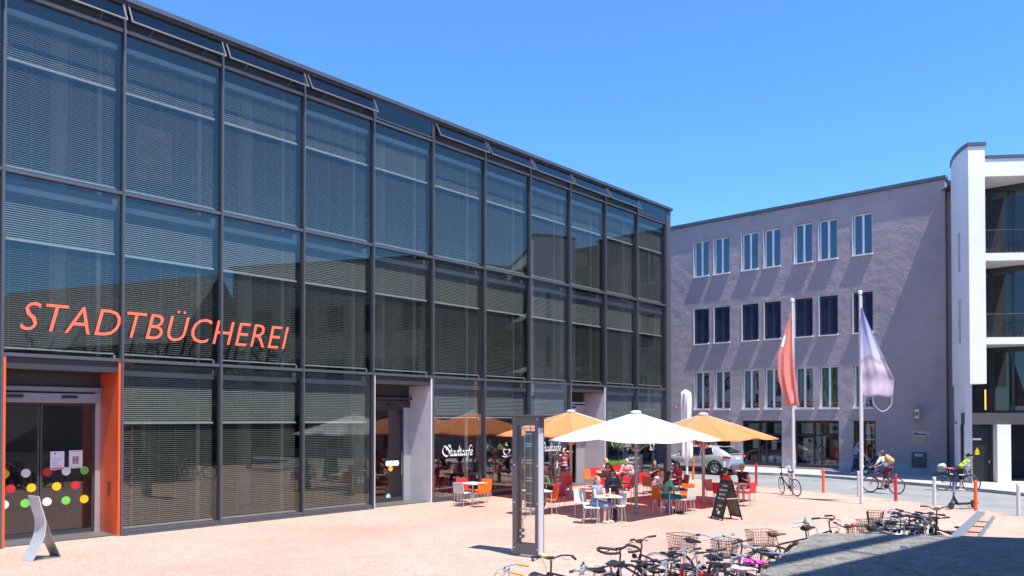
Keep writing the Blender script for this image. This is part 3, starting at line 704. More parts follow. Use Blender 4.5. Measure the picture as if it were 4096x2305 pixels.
# posters in the first-floor windows
M['band'] = mat('orange_band', (.62, .09, .02), .6)
M['pback'] = mat('poster_ground', (.46, .49, .48), .6, var=.06, vscale=1)
SKIN = (.55, .33, .24)
M['skin'] = mat('skin', SKIN, .5, var=.04, vscale=8)
def ellpoly(cx, cz, rx, rz, n=18): return [(cx + rx * math.cos(2 * PI * i / n), cz + rz * math.sin(2 * PI * i / n)) for i in range(n)]
words = ('DROGERIE', 'PARF\u00dcMERIE', 'SCHREIBWAREN', 'SPIELWAREN', 'STR\u00dcMPFE', 'NATURSHOP', 'MULTI-MEDIA')
for i, (a, b) in enumerate(cols):
    z0, z1 = rows[2]; w = wwin(a, b, z0, z1, 'poster', i); W_ = b - a; y = .42; xm = (a + b) / 2 + .12
    mats = [M['pback'], C('ink_hair', (.05, .03, .025)), C('ink_skin', (.42, .25, .18)), C('ink_white', (.62, .63, .62)), C('ink_dark', (.02, .02, .03)), C('ink_green', (.05, .10, .04)), C('ink_pink', (.45, .05, .18)), M['band']]
    mb = MB()
    def shape(ci, poly, k=1): mb.cur = ci; mb.prismy(poly, y - .004 * k, y - .004 * k + .003)
    mb.cur = 0; mb.mm(a - .1, b + .25, y, y + .01, z0 + .02, z1)
    if i == 0: shape(3, [(xm - .34, z0 + .3), (xm + .42, z0 + .3), (xm + .3, z0 + 1.35), (xm - .12, z0 + 1.35)], 1); shape(2, ellpoly(xm + .06, z0 + 1.72, .16, .22), 2); shape(1, ellpoly(xm + .0, z0 + 1.75, .22, .34), 1); shape(4, ellpoly(xm + .12, z0 + 1.0, .16, .14), 3); shape(3, ellpoly(xm + .12, z0 + 1.0, .13, .11), 4)
    if i == 1: shape(1, ellpoly(xm + .12, z0 + 1.45, .30, .52), 1); shape(2, ellpoly(xm + .12, z0 + 1.6, .17, .25), 2); shape(3, [(xm - .28, z0 + .3), (xm + .42, z0 + .3), (xm + .36, z0 + 1.1), (xm + .1, z0 + 1.25), (xm - .1, z0 + 1.1)], 2)
    if i == 2: shape(4, [(xm - .02, z0 + .3), (xm + .34, z0 + .3), (xm + .3, z0 + .98), (xm + .02, z0 + .98)], 1); shape(3, [(xm - .04, z0 + .9), (xm + .36, z0 + .9), (xm + .3, z0 + 1.6), (xm + .04, z0 + 1.6)], 2); shape(6, [(xm + .08, z0 + 1.15), (xm + .26, z0 + 1.15), (xm + .22, z0 + 1.6), (xm + .1, z0 + 1.6)], 3); shape(2, ellpoly(xm + .15, z0 + 1.82, .12, .17), 3); shape(1, ellpoly(xm + .15, z0 + 1.92, .15, .15), 2); shape(5, ellpoly(xm - .25, z0 + 1.1, .1, .1), 2)
    if i == 3: shape(3, [(xm - .1, z0 + .3), (xm + .42, z0 + .3), (xm + .42, z0 + .8), (xm - .08, z0 + .8)], 1); shape(5, [(xm - .14, z0 + .75), (xm + .44, z0 + .75), (xm + .4, z0 + 1.5), (xm + .0, z0 + 1.5)], 2); shape(2, ellpoly(xm + .18, z0 + 1.75, .15, .2), 3); shape(1, ellpoly(xm + .18, z0 + 1.88, .17, .15), 2); shape(4, [(xm - .35, z0 + 1.55), (xm + .1, z0 + 1.4), (xm + .1, z0 + 1.46), (xm - .35, z0 + 1.6)], 4)
    if i == 4: shape(2, [(xm - .16, z0 + .35), (xm - .1, z0 + .35), (xm + .06, z0 + 1.2), (xm - .12, z0 + 1.2)], 1); shape(4, [(xm - .2, z0 + 1.1), (xm + .1, z0 + 1.1), (xm + .02, z0 + 1.9), (xm - .1, z0 + 1.9)], 2); shape(2, ellpoly(xm - .05, z0 + 2.02, .08, .11), 2); shape(4, [(xm + .1, z0 + 1.3), (xm + .22, z0 + 1.28), (xm + .22, z0 + 1.32), (xm + .1, z0 + 1.36)], 2)
    if i == 6: shape(3, [(xm + .0, z0 + .3), (xm + .4, z0 + .3), (xm + .4, z0 + 1.5), (xm + .05, z0 + 1.5)], 1); shape(2, ellpoly(xm - .22, z0 + 1.3, .1, .16), 2)
    mb.cur = 7; mb.mm(a + .17, b + .25, y - .03, y - .024, z0 + .09, z0 + .42)
    ps = mb.build('poster', mats, w)
    if i == 5:
        fm = bpy.data.materials.new('forest_print'); fm.use_nodes = True; nt = fm.node_tree; bs = nt.nodes['Principled BSDF']
        tc = nt.nodes.new('ShaderNodeTexCoord'); mp = nt.nodes.new('ShaderNodeMapping'); mp.inputs['Scale'].default_value = (5, 1, .9); ns = nt.nodes.new('ShaderNodeTexNoise'); ns.inputs['Scale'].default_value = 2.2; ns.inputs['Detail'].default_value = 6
        rp = nt.nodes.new('ShaderNodeValToRGB'); e_ = rp.color_ramp.elements; e_[0].position = .36; e_[0].color = (.02, .035, .008, 1); e_[1].position = .66; e_[1].color = (.42, .50, .09, 1); e_.new(.52).color = (.12, .19, .03, 1)
        nt.links.new(tc.outputs['Object'], mp.inputs[0]); nt.links.new(mp.outputs[0], ns.inputs['Vector']); nt.links.new(ns.outputs['Fac'], rp.inputs['Fac']); nt.links.new(rp.outputs[0], bs.inputs['Base Color'])
        ps.data.materials[0] = fm
    text('poster_lettering', words[i], .22, M['white'], ps, (a + .27, y - .036, z0 + .18), extrude=.002)
# shop fronts
M['shopframe'] = mat('anthracite_shopfront', (.032, .034, .042), .4, .3)
M['shopwhite'] = mat('display_white', (.62, .64, .64), .5)
def shop(a, b, i):
    z0, z1 = .22, 2.83; w = .08; W_ = b - a
    xm = [a, a + W_ * .42, a + W_ * .60, b] if i != 3 else [a, a + W_ * .45, b]
    mb = MB(); mb.mm(a, b, .1, .22, z0, z0 + .16); mb.mm(a, b, .1, .22, z1 - .09, z1)
    for x in xm: mb.mm(max(a, x - w / 2), min(b, x + w / 2), .1, .22, z0 + .161, z1 - .091)
    for xa, xb in zip(xm, xm[1:]):
        if xb - xa > .6: mb.mm(xa + w / 2, xb - w / 2, .1, .22, 1.98, 2.08)
    s = mb.build('shop_window', M['shopframe'], pur)
    mb = MB()
    for xa, xb in zip(xm, xm[1:]): mb.mm(xa + w / 2, xb - w / 2, .155, .17, z0 + .161, z1 - .091)
    mb.build('pane', M['shop_pane'], s)
    rr = random.Random(i + 5); mb = MB()
    mb.mm(a + .05, b - .05, .3, 1.1, .3, .42)
    for k in range(4): x = rr.uniform(a + .2, b - .5); mb.mm(x, x + rr.uniform(.3, .7), .5, .9, .425, .425 + rr.uniform(.2, .42))
    mb.build('display_plinth', M['shopwhite'], s)
    cols_ = [C('ink_pink', 0), C('ink_dark', 0), C('carton_blue', (.2, .35, .5)), C('ink_white', 0), C('carton_red', (.5, .06, .05))]
    mb = MB()
    for k in range(9): x = rr.uniform(a + .15, b - .4); mb.cur = rr.randrange(5); mb.mm(x, x + rr.uniform(.12, .25), .35 + .02 * k, .42 + .02 * k, .43, .43 + rr.uniform(.2, .45))
    mb.build('merchandise', cols_, s)
    mb = MB(); pm = [C('ad_ground', (.40, .42, .40)), C('ink_skin', 0), C('ink_hair', 0), C('ad_dark', (.06, .06, .07)), C('ink_white', 0)]
    def rect(ci, x0, x1, za, zb, k=0): mb.cur = ci; mb.mm(x0, x1, .62 - .004 * k, .623 - .004 * k, za, zb)
    def pol(ci, P, k): mb.cur = ci; mb.prismy(P, .62 - .004 * k, .623 - .004 * k)
    if i == 2:
        rect(0, a + .2, a + .82, .6, 1.85); pol(1, ellpoly(a + .56, 1.62, .1, .13), 1); pol(2, ellpoly(a + .56, 1.70, .11, .1), 2); pol(1, [(a + .4, .9), (a + .72, .85), (a + .68, 1.45), (a + .5, 1.45)], 1); pol(3, [(a + .36, .62), (a + .76, .62), (a + .7, 1.0), (a + .42, 1.0)], 2)
        rect(0, a + .95, a + 1.45, .62, 1.95); pol(3, ellpoly(a + 1.2, 1.2, .2, .26), 1); pol(4, ellpoly(a + 1.2, 1.18, .15, .19), 2)
        rect(3, b - .72, b - .05, .75, 1.95); pol(1, ellpoly(b - .38, 1.6, .13, .19), 1); pol(2, ellpoly(b - .38, 1.7, .145, .14), 0.5); pol(1, [(b - .4, .8), (b - .28, .8), (b - .26, 1.1), (b - .36, 1.12)], 1)
        rect(0, a + .95, a + 1.3, 2.05, 2.7); pol(1, [(a + 1.02, 2.1), (a + 1.25, 2.1), (a + 1.2, 2.6), (a + 1.05, 2.55)], 1); rect(0, a + .1, a + .8, 2.12, 2.68); rect(0, b - .7, b - .1, 2.12, 2.68); pol(5 if False else 3, ellpoly(b - .4, 2.4, .18, .13), 1)
    elif i == 1:
        rect(0, b - .68, b - .1, 2.12, 2.68); mb.cur = 4; pol(1, ellpoly(b - .45, 2.32, .12, .14), 1); pol(3, ellpoly(b - .2, 2.38, .12, .15), 1); pol(4, ellpoly(b - .2, 2.38, .08, .1), 2); rect(0, a + .1, a + .72, 2.1, 2.68); rect(0, a + .9, a + 1.2, 2.1, 2.7); pol(3, ellpoly(a + .86, 2.4, .1, .2), 1)
        rect(0, a + .35, a + .75, 1.2, 1.9); rect(0, a + 1.5, a + 1.8, 1.15, 1.9)
    else:
        rect(0, a + .1, b - .1, 2.1, 2.65); pol(1, ellpoly((a + b) / 2 + .1, 2.35, .14, .18), 1)
    mb.build('advert', pm, s)
for i, (a, b) in enumerate(shops): shop(a, b, i)
text('window_lettering', 'Schnellrestaurant', .16, M['white_letter'], pur, (cols[6][0] + .45, .15, 1.8), extrude=.001, width=.55, shear=.3)
# ball lamp on a bracket, wall sign, plaques, meter box, lightning rods
def wl(u, v): return PURP(u, v)
x, z = wl(2709, 1631)
mb = MB(); mb.ell((x, -.14, z), (.065,) * 3); mb.tube([(x, 0, z), (x, -.12, z)], .02); mb.build('wall_lamp', C('lamp_red', (.45, .02, .03), rough=.3), pur)
x, z = wl(3682, 1656)
s = bpy.data.objects.new('projecting_sign', None); COL.objects.link(s); s.parent = pur; s.location = (x, -.5, z)
mb = MB(); mb.rbox((0, 0, 0), (.09, .62, .62), .02); mb.build('sign_body', C('sign_case', (.22, .21, .22), rough=.4), s)
s.rotation_euler = (0, 0, R(38))
mb = MB(); mb.mm(.046, .05, -.25, .25, -.28, .28); mb.mm(-.05, -.046, -.25, .25, -.28, .28); mb.build('sign_face', C('sign_red', (.70, .07, .03), rough=.4), s)
mb = MB()
for zz in (.2, -.2): mb.tube([(0, .3, zz), (0, .52, zz)], .05, 10); mb.tube([(0, .44, zz), (0, .47, zz)], .09, 12)
mb.build('bracket', M['steel'], s)
MW = [(-.22, -.25), (-.1, -.2), (0, -.25), (.1, -.2), (.22, -.25), (.19, 0), (.22, .25), (.1, .2), (0, .25), (-.1, .2), (-.22, .25), (-.19, 0)]
for sx in (.052, -.055):
    mb = MB(); mb.add([(sx + dx, y, z) for dx in (0, .003) for y, z in MW], [tuple(range(12)), tuple(range(23, 11, -1))] + [(k, (k + 1) % 12, 12 + (k + 1) % 12, 12 + k) for k in range(12)])
    mb.build('emblem', M['white'], s)
for sx, rz in ((-.058, R(-90)), (.057, R(90))):
    text('emblem_letter', 'M', .34, M['black_gloss'], s, (sx, .13 if rz < 0 else -.13, -.12), extrude=.002, offset=.012, rot=(0, 0, rz))
mb = MB(); a = wl(3648, 1725); b = wl(3706, 1748); mb.mm(a[0], b[0], -.03, 0, b[1], a[1]); p_ = mb.build('name_plate', C('plate_pale', (.46, .38, .34), rough=.4), pur)
mb = MB(); c = wl(3655, 1732); d = wl(3706, 1740); mb.mm(c[0], d[0], -.034, -.0305, d[1], c[1]); mb.build('name_strip', M['black_gloss'], p_)
text('name_lettering', 'interhyp', .15, M['white_letter'], p_, (c[0] + .22, -.0365, d[1] + .05), extrude=.001)
mb = MB(); mb.mm(c[0] + .02, c[0] + .16, -.036, -.0345, d[1] + .03, c[1] - .03); mb.build('name_mark', C('mark_red', (.3, .06, .03)), p_)
mb = MB(); a = wl(3648, 1749); b = wl(3706, 1775); mb.mm(a[0], b[0], -.03, 0, b[1], a[1]); mb.build('blank_plate', C('plate_tan', (.40, .30, .22), rough=.45, var=.06), pur)
mb = MB(); a = wl(3648.5, 1809); b = wl(3706.5, 1872); mb.rbox(((a[0] + b[0]) / 2, -.05, (a[1] + b[1]) / 2), (b[0] - a[0], .1, a[1] - b[1]), .012); p_ = mb.build('meter_box', C('meter_grey', (.055, .058, .07), rough=.5), pur)
mb = MB(); a = wl(3662, 1816); b = wl(3692, 1826); mb.mm(a[0], b[0], -.106, -.1015, b[1], a[1]); q_ = mb.build('box_label', M['paper'], p_)
mb = MB(); mb.mm(a[0] + .04, b[0] - .04, -.108, -.1065, (a[1] + b[1]) / 2 - .02, (a[1] + b[1]) / 2 + .02); mb.build('print', M['darkgrey'], q_)
for u in (2940, 3514):
    x = PURP(u, 800)[0]; mb = MB(); mb.tube([(x, .3, ZT + .06), (x, .3, ZT + 1.15)], [.012, .005], 5); mb.build('lightning_rod', M['steel'], pur)

# ================================================================== WHITE APARTMENT HOUSE
Cc = Vector((20.08, 34.0)); Aa = Vector((20.98, 36.95)); Mid = Vector((20.34, 35.45)); FD = Vector((1, -.09)).normalized(); FN = Vector((.09, 1)).normalized()
wh = thing('white_apartment_house', 'white rendered apartment house with loggias, dark railings and curved flank', 'building', (Cc.x, Cc.y, 0))
def wloc(p): return (p[0] - Cc.x, p[1] - Cc.y)
def fr(s, dep=0): return ((FD * s + FN * dep).x, (FD * s + FN * dep).y)
arc = []
for i in range(11):
    t = i / 10; p = Aa * (1 - t) ** 2 + (2 * Mid - (Aa + Cc) / 2) * 2 * t * (1 - t) + Cc * t * t; arc.append(wloc(p))
DS = .69; ZL = 4.47; ZTOP = 14.93
slits = [(7.95, 10.0), (12.0 - 2.1, 12.05), (6.05, 7.9)]
# curved flank: vertical strips with slit windows left open
M['wwall2'] = M['wwall']
flank = MB(); sl = {6}
zcuts = [ZL, 6.35, 8.35, 9.55, 11.35, ZTOP]
for i in range(10):
    for za, zb in zip(zcuts, zcuts[1:]):
        if i in sl and (za, zb) in ((6.35, 8.35), (9.55, 11.35)): continue
        flank.add([(*arc[i], za), (*arc[i + 1], za), (*arc[i + 1], zb), (*arc[i], zb)], [(0, 1, 2, 3)])
for za, zb in ((6.35, 8.35), (9.55, 11.35)):
    a, b = Vector(arc[6]), Vector(arc[7]); off = Vector((.3, .0))
    for p, q in (((a, za), (a, zb)), ((a, zb), (b, zb)), ((b, zb), (b, za)), ((b, za), (a, za))):
        flank.add([(p[0].x, p[0].y, p[1]), (q[0].x, q[0].y, q[1]), (q[0].x + off.x, q[0].y, q[1]), (p[0].x + off.x, p[0].y, p[1])], [(0, 1, 2, 3)])
# front pier, soffit and back of the pier
d0, d1 = fr(0), fr(DS); d1b = fr(DS, 2.35)
flank.add([(*d0, ZL), (*d1, ZL), (*d1, ZTOP), (*d0, ZTOP)], [(0, 1, 2, 3)])
flank.add([(*d1, ZL), (*d1b, ZL), (*d1b, ZTOP), (*d1, ZTOP)], [(0, 1, 2, 3)])
flank.add([(*p, ZL) for p in arc] + [(*d1, ZL), (*d1b, ZL)], [tuple(range(13))])
flank.add([(*p, ZTOP) for p in arc] + [(*d1, ZTOP), (*d1b, ZTOP)], [tuple(range(13))])
# lower flank wall, set in a little
low = [(p[0] + .10, p[1] + .05) for p in arc]
for i in range(10): flank.add([(*low[i], 0), (*low[i + 1], 0), (*low[i + 1], ZL), (*low[i], ZL)], [(0, 1, 2, 3)])
flank.add([(*low[10], 0), (*fr(.02, .55), 0), (*fr(.02, .55), ZL), (*low[10], ZL)], [(0, 1, 2, 3)])
flank.build('flank_wall', M['wwall'], wh)
mb = MB()
for za, zb in ((6.35, 8.35), (9.55, 11.35)):
    a, b = Vector(arc[6]), Vector(arc[7]); mb.add([(a.x + .22, a.y, za), (b.x + .22, b.y, za), (b.x + .22, b.y, za + .85), (a.x + .22, a.y, za + .85)], [(0, 1, 2, 3)])
    mb.add([(a.x + .25, a.y, za), (b.x + .25, b.y, za), (b.x + .25, b.y, zb), (a.x + .25, a.y, zb)], [(0, 1, 2, 3)])
mb.build('slit_window', M['shopframe'], wh)
mb = MB()
N_ = len(arc); out = [(p[0] - .06, p[1] - .02) for p in arc] + [fr(-.06, -.06), fr(DS + .05, -.06)]; inn = [(p[0] + .35, p[1]) for p in arc] + [fr(.3, .35), fr(DS + .05, .35)]
for i in range(len(out) - 1): mb.prism([out[i], out[i + 1], inn[i + 1], inn[i]], ZTOP, ZTOP + .16)
mb.prism([fr(DS + .06, -.05), fr(12, -.05), fr(12, .6), fr(DS + .06, .6)], 14.36, 14.50)
mb.build('roof_coping', M['coping'], wh)
mb = MB(); mb.tube([(*fr(DS + .25, .4), 14.5), (*fr(DS + .25, .4), 17.2)], [.015, .005], 5); mb.build('lightning_rod', M['steel'], wh)
# beam, slabs
def slab(z0, z1, name='slab'):
    mb = MB(); mb.prism([fr(DS + .002, .0), fr(12, .0), fr(12, 7), fr(4.5, 7), fr(DS + .002, 2.34)], z0, z1); return mb.build(name, M['wwall'], wh)
slab(13.58, 14.359, 'parapet'); slab(9.87, 10.2); slab(6.2, 6.5)
mb = MB(); mb.prism([fr(1, 3), fr(12, 0.6), fr(12, 12), fr(1, 12)], 14.36, 14.4); mb.build('roof', M['coping'], wh)
# glazing plane behind the loggias, parallel to the mauve house
ga = Vector(wloc((21.8, 36.0))); gd = E2
M['loggia_pane'] = glass('loggia_glass', (.20, .23, .24), 1.55)
def gl(s, dep=0): return ((ga + gd * s + D2 * dep).x, (ga + gd * s + D2 * dep).y)
for z0, z1 in ((10.2, 13.58), (6.5, 9.87), (3.2, 6.2)):
    mb = MB()
    ss = [-.3, .35, 1.25, 2.1, 3.0, 4.2]
    for s_ in ss: mb.prism([gl(s_ - .05, -.06), gl(s_ + .05, -.06), gl(s_ + .05, .06), gl(s_ - .05, .06)], z0, z1)
    for za, zb in ((z0, z0 + .12), (z1 - .22, z1)): mb.prism([gl(-.3, -.05), gl(4.4, -.05), gl(4.4, .05), gl(-.3, .05)], za, zb)
    mb.prism([gl(.40, -.07), gl(.48, -.07), gl(.48, .05), gl(.40, .05)], z0 + .13, z1 - .23)
    w = mb.build('loggia_window', M['shopframe'], wh)
    mb = MB()
    for a, b in zip(ss, ss[1:]): mb.prism([gl(a + .051, -.01), gl(b - .051, -.01), gl(b - .051, .01), gl(a + .051, .01)], z0 + .121, z1 - .221)
    mb.build('pane', M['loggia_pane'], w)
    mb = MB(); mb.prism([gl(-.4, 3.0), gl(5, 3.0), gl(5, 3.1), gl(-.4, 3.1)], z0, z1); mb.prism([gl(.9, 1.0), gl(1.2, 1.0), gl(1.2, 1.3), gl(.9, 1.3)], z0, z1); mb.build('room', M['int_wall'], wh)
# railings
for z0 in (10.2, 6.5):
    mb = MB()
    mb.tube([(*fr(DS, .06), z0 + 1.02), (*fr(9, .06), z0 + 1.02)], .02, 6)
    for i in range(62): x, y = fr(DS + .05 + i * .13, .06); mb.box((x, y, z0 + .52), (.014, .014, 1.0))
    for i in range(41): x, y = fr(DS + .08 + i * .2, .05); mb.box((x, y, z0 + .13), (.10, .02, .22))
    mb.tube([(*fr(DS, .06), z0 + .04), (*fr(9, .06), z0 + .04)], .02, 6)
    mb.build('railing', M['shopframe'], wh)
# ground floor: fascia, roller door, pier, dark passage
gy = .62
mb = MB(); mb.prism([fr(.03, gy), fr(12, gy), fr(12, gy + .3), fr(.03, gy + .3)], 2.68, 3.2); mb.build('fascia', C('fascia_brown', (.075, .062, .072), rough=.6), wh)
mb = MB(); mb.prism([fr(.10, gy), fr(12, gy), fr(12, gy + .03), fr(.10, gy + .03)], 3.2, 4.2)
mb = MB()
for i in range(40): z = .12 + i * .062; mb.prism([fr(.18, gy + .3), fr(1.24, gy + .3), fr(1.24, gy + .335), fr(.18, gy + .335)], z, z + .05); mb.prism([fr(.18, gy + .32), fr(1.24, gy + .32), fr(1.24, gy + .34), fr(.18, gy + .34)], z + .05, z + .062)
mb.prism([fr(.05, gy + .26), fr(.18, gy + .26), fr(.18, gy + .4), fr(.05, gy + .4)], 0, 2.68); mb.prism([fr(1.24, gy + .26), fr(1.36, gy + .26), fr(1.36, gy + .4), fr(1.24, gy + .4)], 0, 2.68)
dr = mb.build('utility_door', C('door_black', (.018, .018, .022), rough=.45), wh)
mb = MB(); p0 = fr(.5, gy + .28); mb.box((fr(.70, gy + .285)[0], fr(.70, gy + .285)[1], 2.02), (.38, .012, .085)); pl = mb.build('door_plate', M['paper'], dr)
text('plate_lettering', 'Trafostation Nr. 7661', .05, M['black_gloss'], pl, (fr(.53, gy + .272)[0], fr(.53, gy + .272)[1], 2.0), extrude=.001, width=.34)
mb = MB(); xx, yy = fr(.70, gy + .285)
mb.add([(xx - .11, yy, 1.45), (xx + .11, yy, 1.45), (xx, yy, 1.65), (xx - .11, yy - .012, 1.45), (xx + .11, yy - .012, 1.45), (xx, yy - .012, 1.65)], [(0, 1, 2), (5, 4, 3), (0, 3, 4, 1), (1, 4, 5, 2), (2, 5, 3, 0)]); mb.box((xx, yy - .004, 1.38), (.2, .012, .11)); mb.build('warning_sign', C('warn_yellow', (.62, .42, .01), rough=.5), dr)
mb = MB(); mb.ell((fr(1.2, gy + .25)[0], fr(1.2, gy + .25)[1], 1.05), (.035,) * 3); mb.box((fr(1.2, gy + .27)[0], fr(1.2, gy + .27)[1], .98), (.03, .02, .14)); mb.build('handle', M['chrome'], dr)
mb = MB(); mb.prism([fr(1.38, gy - .1), fr(1.94, gy - .12), fr(1.94, gy + .5), fr(1.38, gy + .9)], 0, 2.68); mb.build('pier', M['wwall'], wh)
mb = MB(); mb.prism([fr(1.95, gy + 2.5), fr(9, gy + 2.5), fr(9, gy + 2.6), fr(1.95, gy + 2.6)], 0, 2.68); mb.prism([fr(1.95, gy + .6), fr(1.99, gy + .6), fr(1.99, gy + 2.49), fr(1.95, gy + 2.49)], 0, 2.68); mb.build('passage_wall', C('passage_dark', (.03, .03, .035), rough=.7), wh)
mb = MB(); mb.prism([fr(0.12, gy + .31), fr(12, gy + .31), fr(12, 7), fr(4, 7), fr(.4, 2.3)], 2.7, 2.8); mb.build('ceiling', M['int_wall'], wh)
mb = MB(); mb.tube([(*gl(.16, -.10), 3.35), (*gl(.16, -.10), 4.28)], .025, 8); mb.build('lamp_strip', C('lamp_warm', (.9, .5, .1), emit=((1, .45, .08), 1.6)), wh)
# pale flank base
mb = MB()
for i in range(10): mb.prism([(low[i][0] - .03, low[i][1]), (low[i + 1][0] - .03, low[i + 1][1]), low[i + 1], low[i]], 0, .72)
mb.build('plinth', M['plinth'], wh)

# ================================================================== buildings across the square (seen mirrored in the library glass)
def block(name, label, foot, h, m, rows_, wmat):
    b = thing(name, label, 'building', (foot[0][0], foot[0][1], 0))
    f = [(x - foot[0][0], y - foot[0][1]) for x, y in foot]
    mb = MB(); mb.prism(f, 0, h); mb.build('wall', m, b)
    a = Vector(f[0]); c = Vector(f[1]); t = (c - a).normalized(); nn = Vector((-t.y, t.x)); 
    if (Vector(f[2]) - a) @ nn > 0: nn = -nn
    L_ = (c - a).length
    for z0, z1 in rows_:
        for i in range(int(L_ / 3.2)):
            s = .9 + i * 3.2; mb = MB()
            P = [a + t * s + nn * .02, a + t * (s + 1.5) + nn * .02, a + t * (s + 1.5) - nn * .05, a + t * s - nn * .05]; mb.prism([(p.x, p.y) for p in P], z0, z1); mb.build('window', wmat, b)
    mb = MB(); P = [a - t * .2 + nn * .3, c + t * .2 + nn * .3, c + t * .2 - nn * 1, a - t * .2 - nn * 1]; mb.prism([(p.x, p.y) for p in P], h, h + .25); mb.build('roof_coping', M['coping'], b)
    return b
block('office_block', 'warm grey plastered block across the square mirrored in library glass', [(27.7, 27.4), (34.0, 11.4), (45, 16), (42, 36), (30.4, 34.4)], 14.9, mat('warm_grey_render', (.44, .41, .36), .85, var=.1), ((9.6, 11.6), (5.6, 7.6), (.6, 3.2)), M['shopframe'])
sb = thing('slate_roof_house', 'low house with wide slate roof mirrored in library glass', 'building', (21.9, 10.8, 0))
mb = MB(); rd = Vector((35.4 - 25.4, -6.4 - 12.7)); ev = Vector((-3.55, -1.86)); r0 = Vector((25.4 - 21.9, 12.7 - 10.8)); r1 = r0 + rd
mb.prism([(.6, .3), (.6 + rd.x, .3 + rd.y), (r1.x * 1 + 3, r1.y + 1.6), (r0.x + 3, r0.y + 1.6)], 0, 8.0); mb.build('wall', mat('dark_plaster', (.16, .15, .14), .85, var=.2), sb)
mb = MB(); e0 = Vector((0, 0)); e1 = rd
mb.add([(e0.x, e0.y, 7.9), (e1.x, e1.y, 7.9), (r1.x, r1.y, 13), (r0.x, r0.y, 13), (r0.x * 2, r0.y * 2, 7.9), (r1.x + r0.x, r1.y + r0.y, 7.9)], [(0, 1, 2, 3), (3, 2, 5, 4), (0, 3, 4), (1, 5, 2), (0, 4, 5, 1)]); mb.build('roof', M['slate'], sb)
# unseen wall added beside the camera, built further down: its straight top throws the shade over the ledge
# ================================================================== STREET FURNITURE
def unit(a): return Vector((math.cos(a), math.sin(a), 0))
# ---------------- bollards
M['b_red'] = mat('bollard_red', (.55, .025, .03), .4); M['b_orange'] = mat('bollard_orange', (.80, .13, .03), .4); M['b_white'] = mat('bollard_white', (.58, .58, .59), .4)
def bollard_meshes(m):
    mb = MB(); mb.lathe([(.054, -.02), (.054, .80), (.047, .803), (.047, .818), (.054, .821), (.054, .845), (.047, .848), (.047, .863), (.054, .866), (.054, .955), (.048, .968), (.02, .975)], 18)
    post = mb.mesh('post', m, True)
    mb = MB(); mb.lathe([(.085, 0), (.085, .004), (.056, .012)], 18); return post, mb.mesh('collar', M['steel'], True)
bm_ = {k: bollard_meshes(M[k]) for k in ('b_red', 'b_orange', 'b_white')}
for (u, v, c, lab) in ((2773, 1919, 'b_orange', 'orange bollard beside the folded white parasol'), (2897, 1932, 'b_white', 'white bollard in front of the silver car, behind the red-haired woman'),
        (3025, 1943.7, 'b_red', 'red bollard at the road edge left of the leaning black bicycle'), (3157, 1957.6, 'b_white', 'white bollard behind the black bicycle leaning on a flagpole'),
        (3293.6, 1971.6, 'b_orange', 'orange bollard standing alone between the two flagpoles'), (3434.5, 1988.7, 'b_white', 'white bollard just left of the blue flag pole'),
        (3583, 2005.3, 'b_red', 'red bollard in front of the red bicycle rider'), (3737.7, 2023, 'b_white', 'white bollard behind the tangle of parked bicycles'),
        (3903, 2043, 'b_orange', 'orange bollard behind the electric scooter and balustrade'), (4074, 2064.4, 'b_white', 'white bollard rightmost in the row along the road')):
    p = G(u, v); t = thing('bollard', lab, 'bollard', p, 0, 'bollards along the road edge')
    put('post', bm_[c][0], t); put('collar', bm_[c][1], t)
# ---------------- flagpoles and flags
M['flag_red'] = mat('flag_red', (.82, .30, .25), .75, trans=((.85, .2, .16), .35))
fm = bpy.data.materials.new('flag_print'); fm.use_nodes = True; nt = fm.node_tree; bs = nt.nodes['Principled BSDF']
tc = nt.nodes.new('ShaderNodeTexCoord'); sx = nt.nodes.new('ShaderNodeSeparateXYZ'); nt.links.new(tc.outputs['UV'], sx.inputs[0])
wv = nt.nodes.new('ShaderNodeTexNoise'); wv.inputs['Scale'].default_value = 3.2; wv.inputs['Detail'].default_value = 3; nt.links.new(tc.outputs['UV'], wv.inputs['Vector'])
ad = nt.nodes.new('ShaderNodeMath'); ad.operation = 'MULTIPLY_ADD'; ad.inputs[1].default_value = .22; nt.links.new(wv.outputs['Fac'], ad.inputs[0]); nt.links.new(sx.outputs['Y'], ad.inputs[2])
rp = nt.nodes.new('ShaderNodeValToRGB'); e_ = rp.color_ramp.elements; rp.color_ramp.interpolation = 'LINEAR'
e_[0].position = .10; e_[0].color = (.60, .46, .54, 1); e_[1].position = .98; e_[1].color = (.36, .38, .66, 1)
for p_, c_ in ((.22, (.74, .66, .72, 1)), (.36, (.44, .34, .44, 1)), (.46, (.76, .66, .74, 1)), (.54, (.46, .38, .50, 1)), (.57, (.62, .63, .74, 1)), (.78, (.50, .54, .76, 1))): e_.new(p_).color = c_
nt.links.new(ad.outputs[0], rp.inputs[0]); nt.links.new(rp.outputs[0], bs.inputs['Base Color']); bs.inputs['Roughness'].default_value = .7
tl = nt.nodes.new('ShaderNodeBsdfTranslucent'); nt.links.new(rp.outputs[0], tl.inputs['Color']); mx = nt.nodes.new('ShaderNodeMixShader'); mx.inputs[0].default_value = .3
nt.links.new(bs.outputs[0], mx.inputs[1]); nt.links.new(tl.outputs[0], mx.inputs[2]); nt.links.new(mx.outputs[0], nt.nodes['Material Output'].inputs['Surface']); M['flag_blue'] = fm
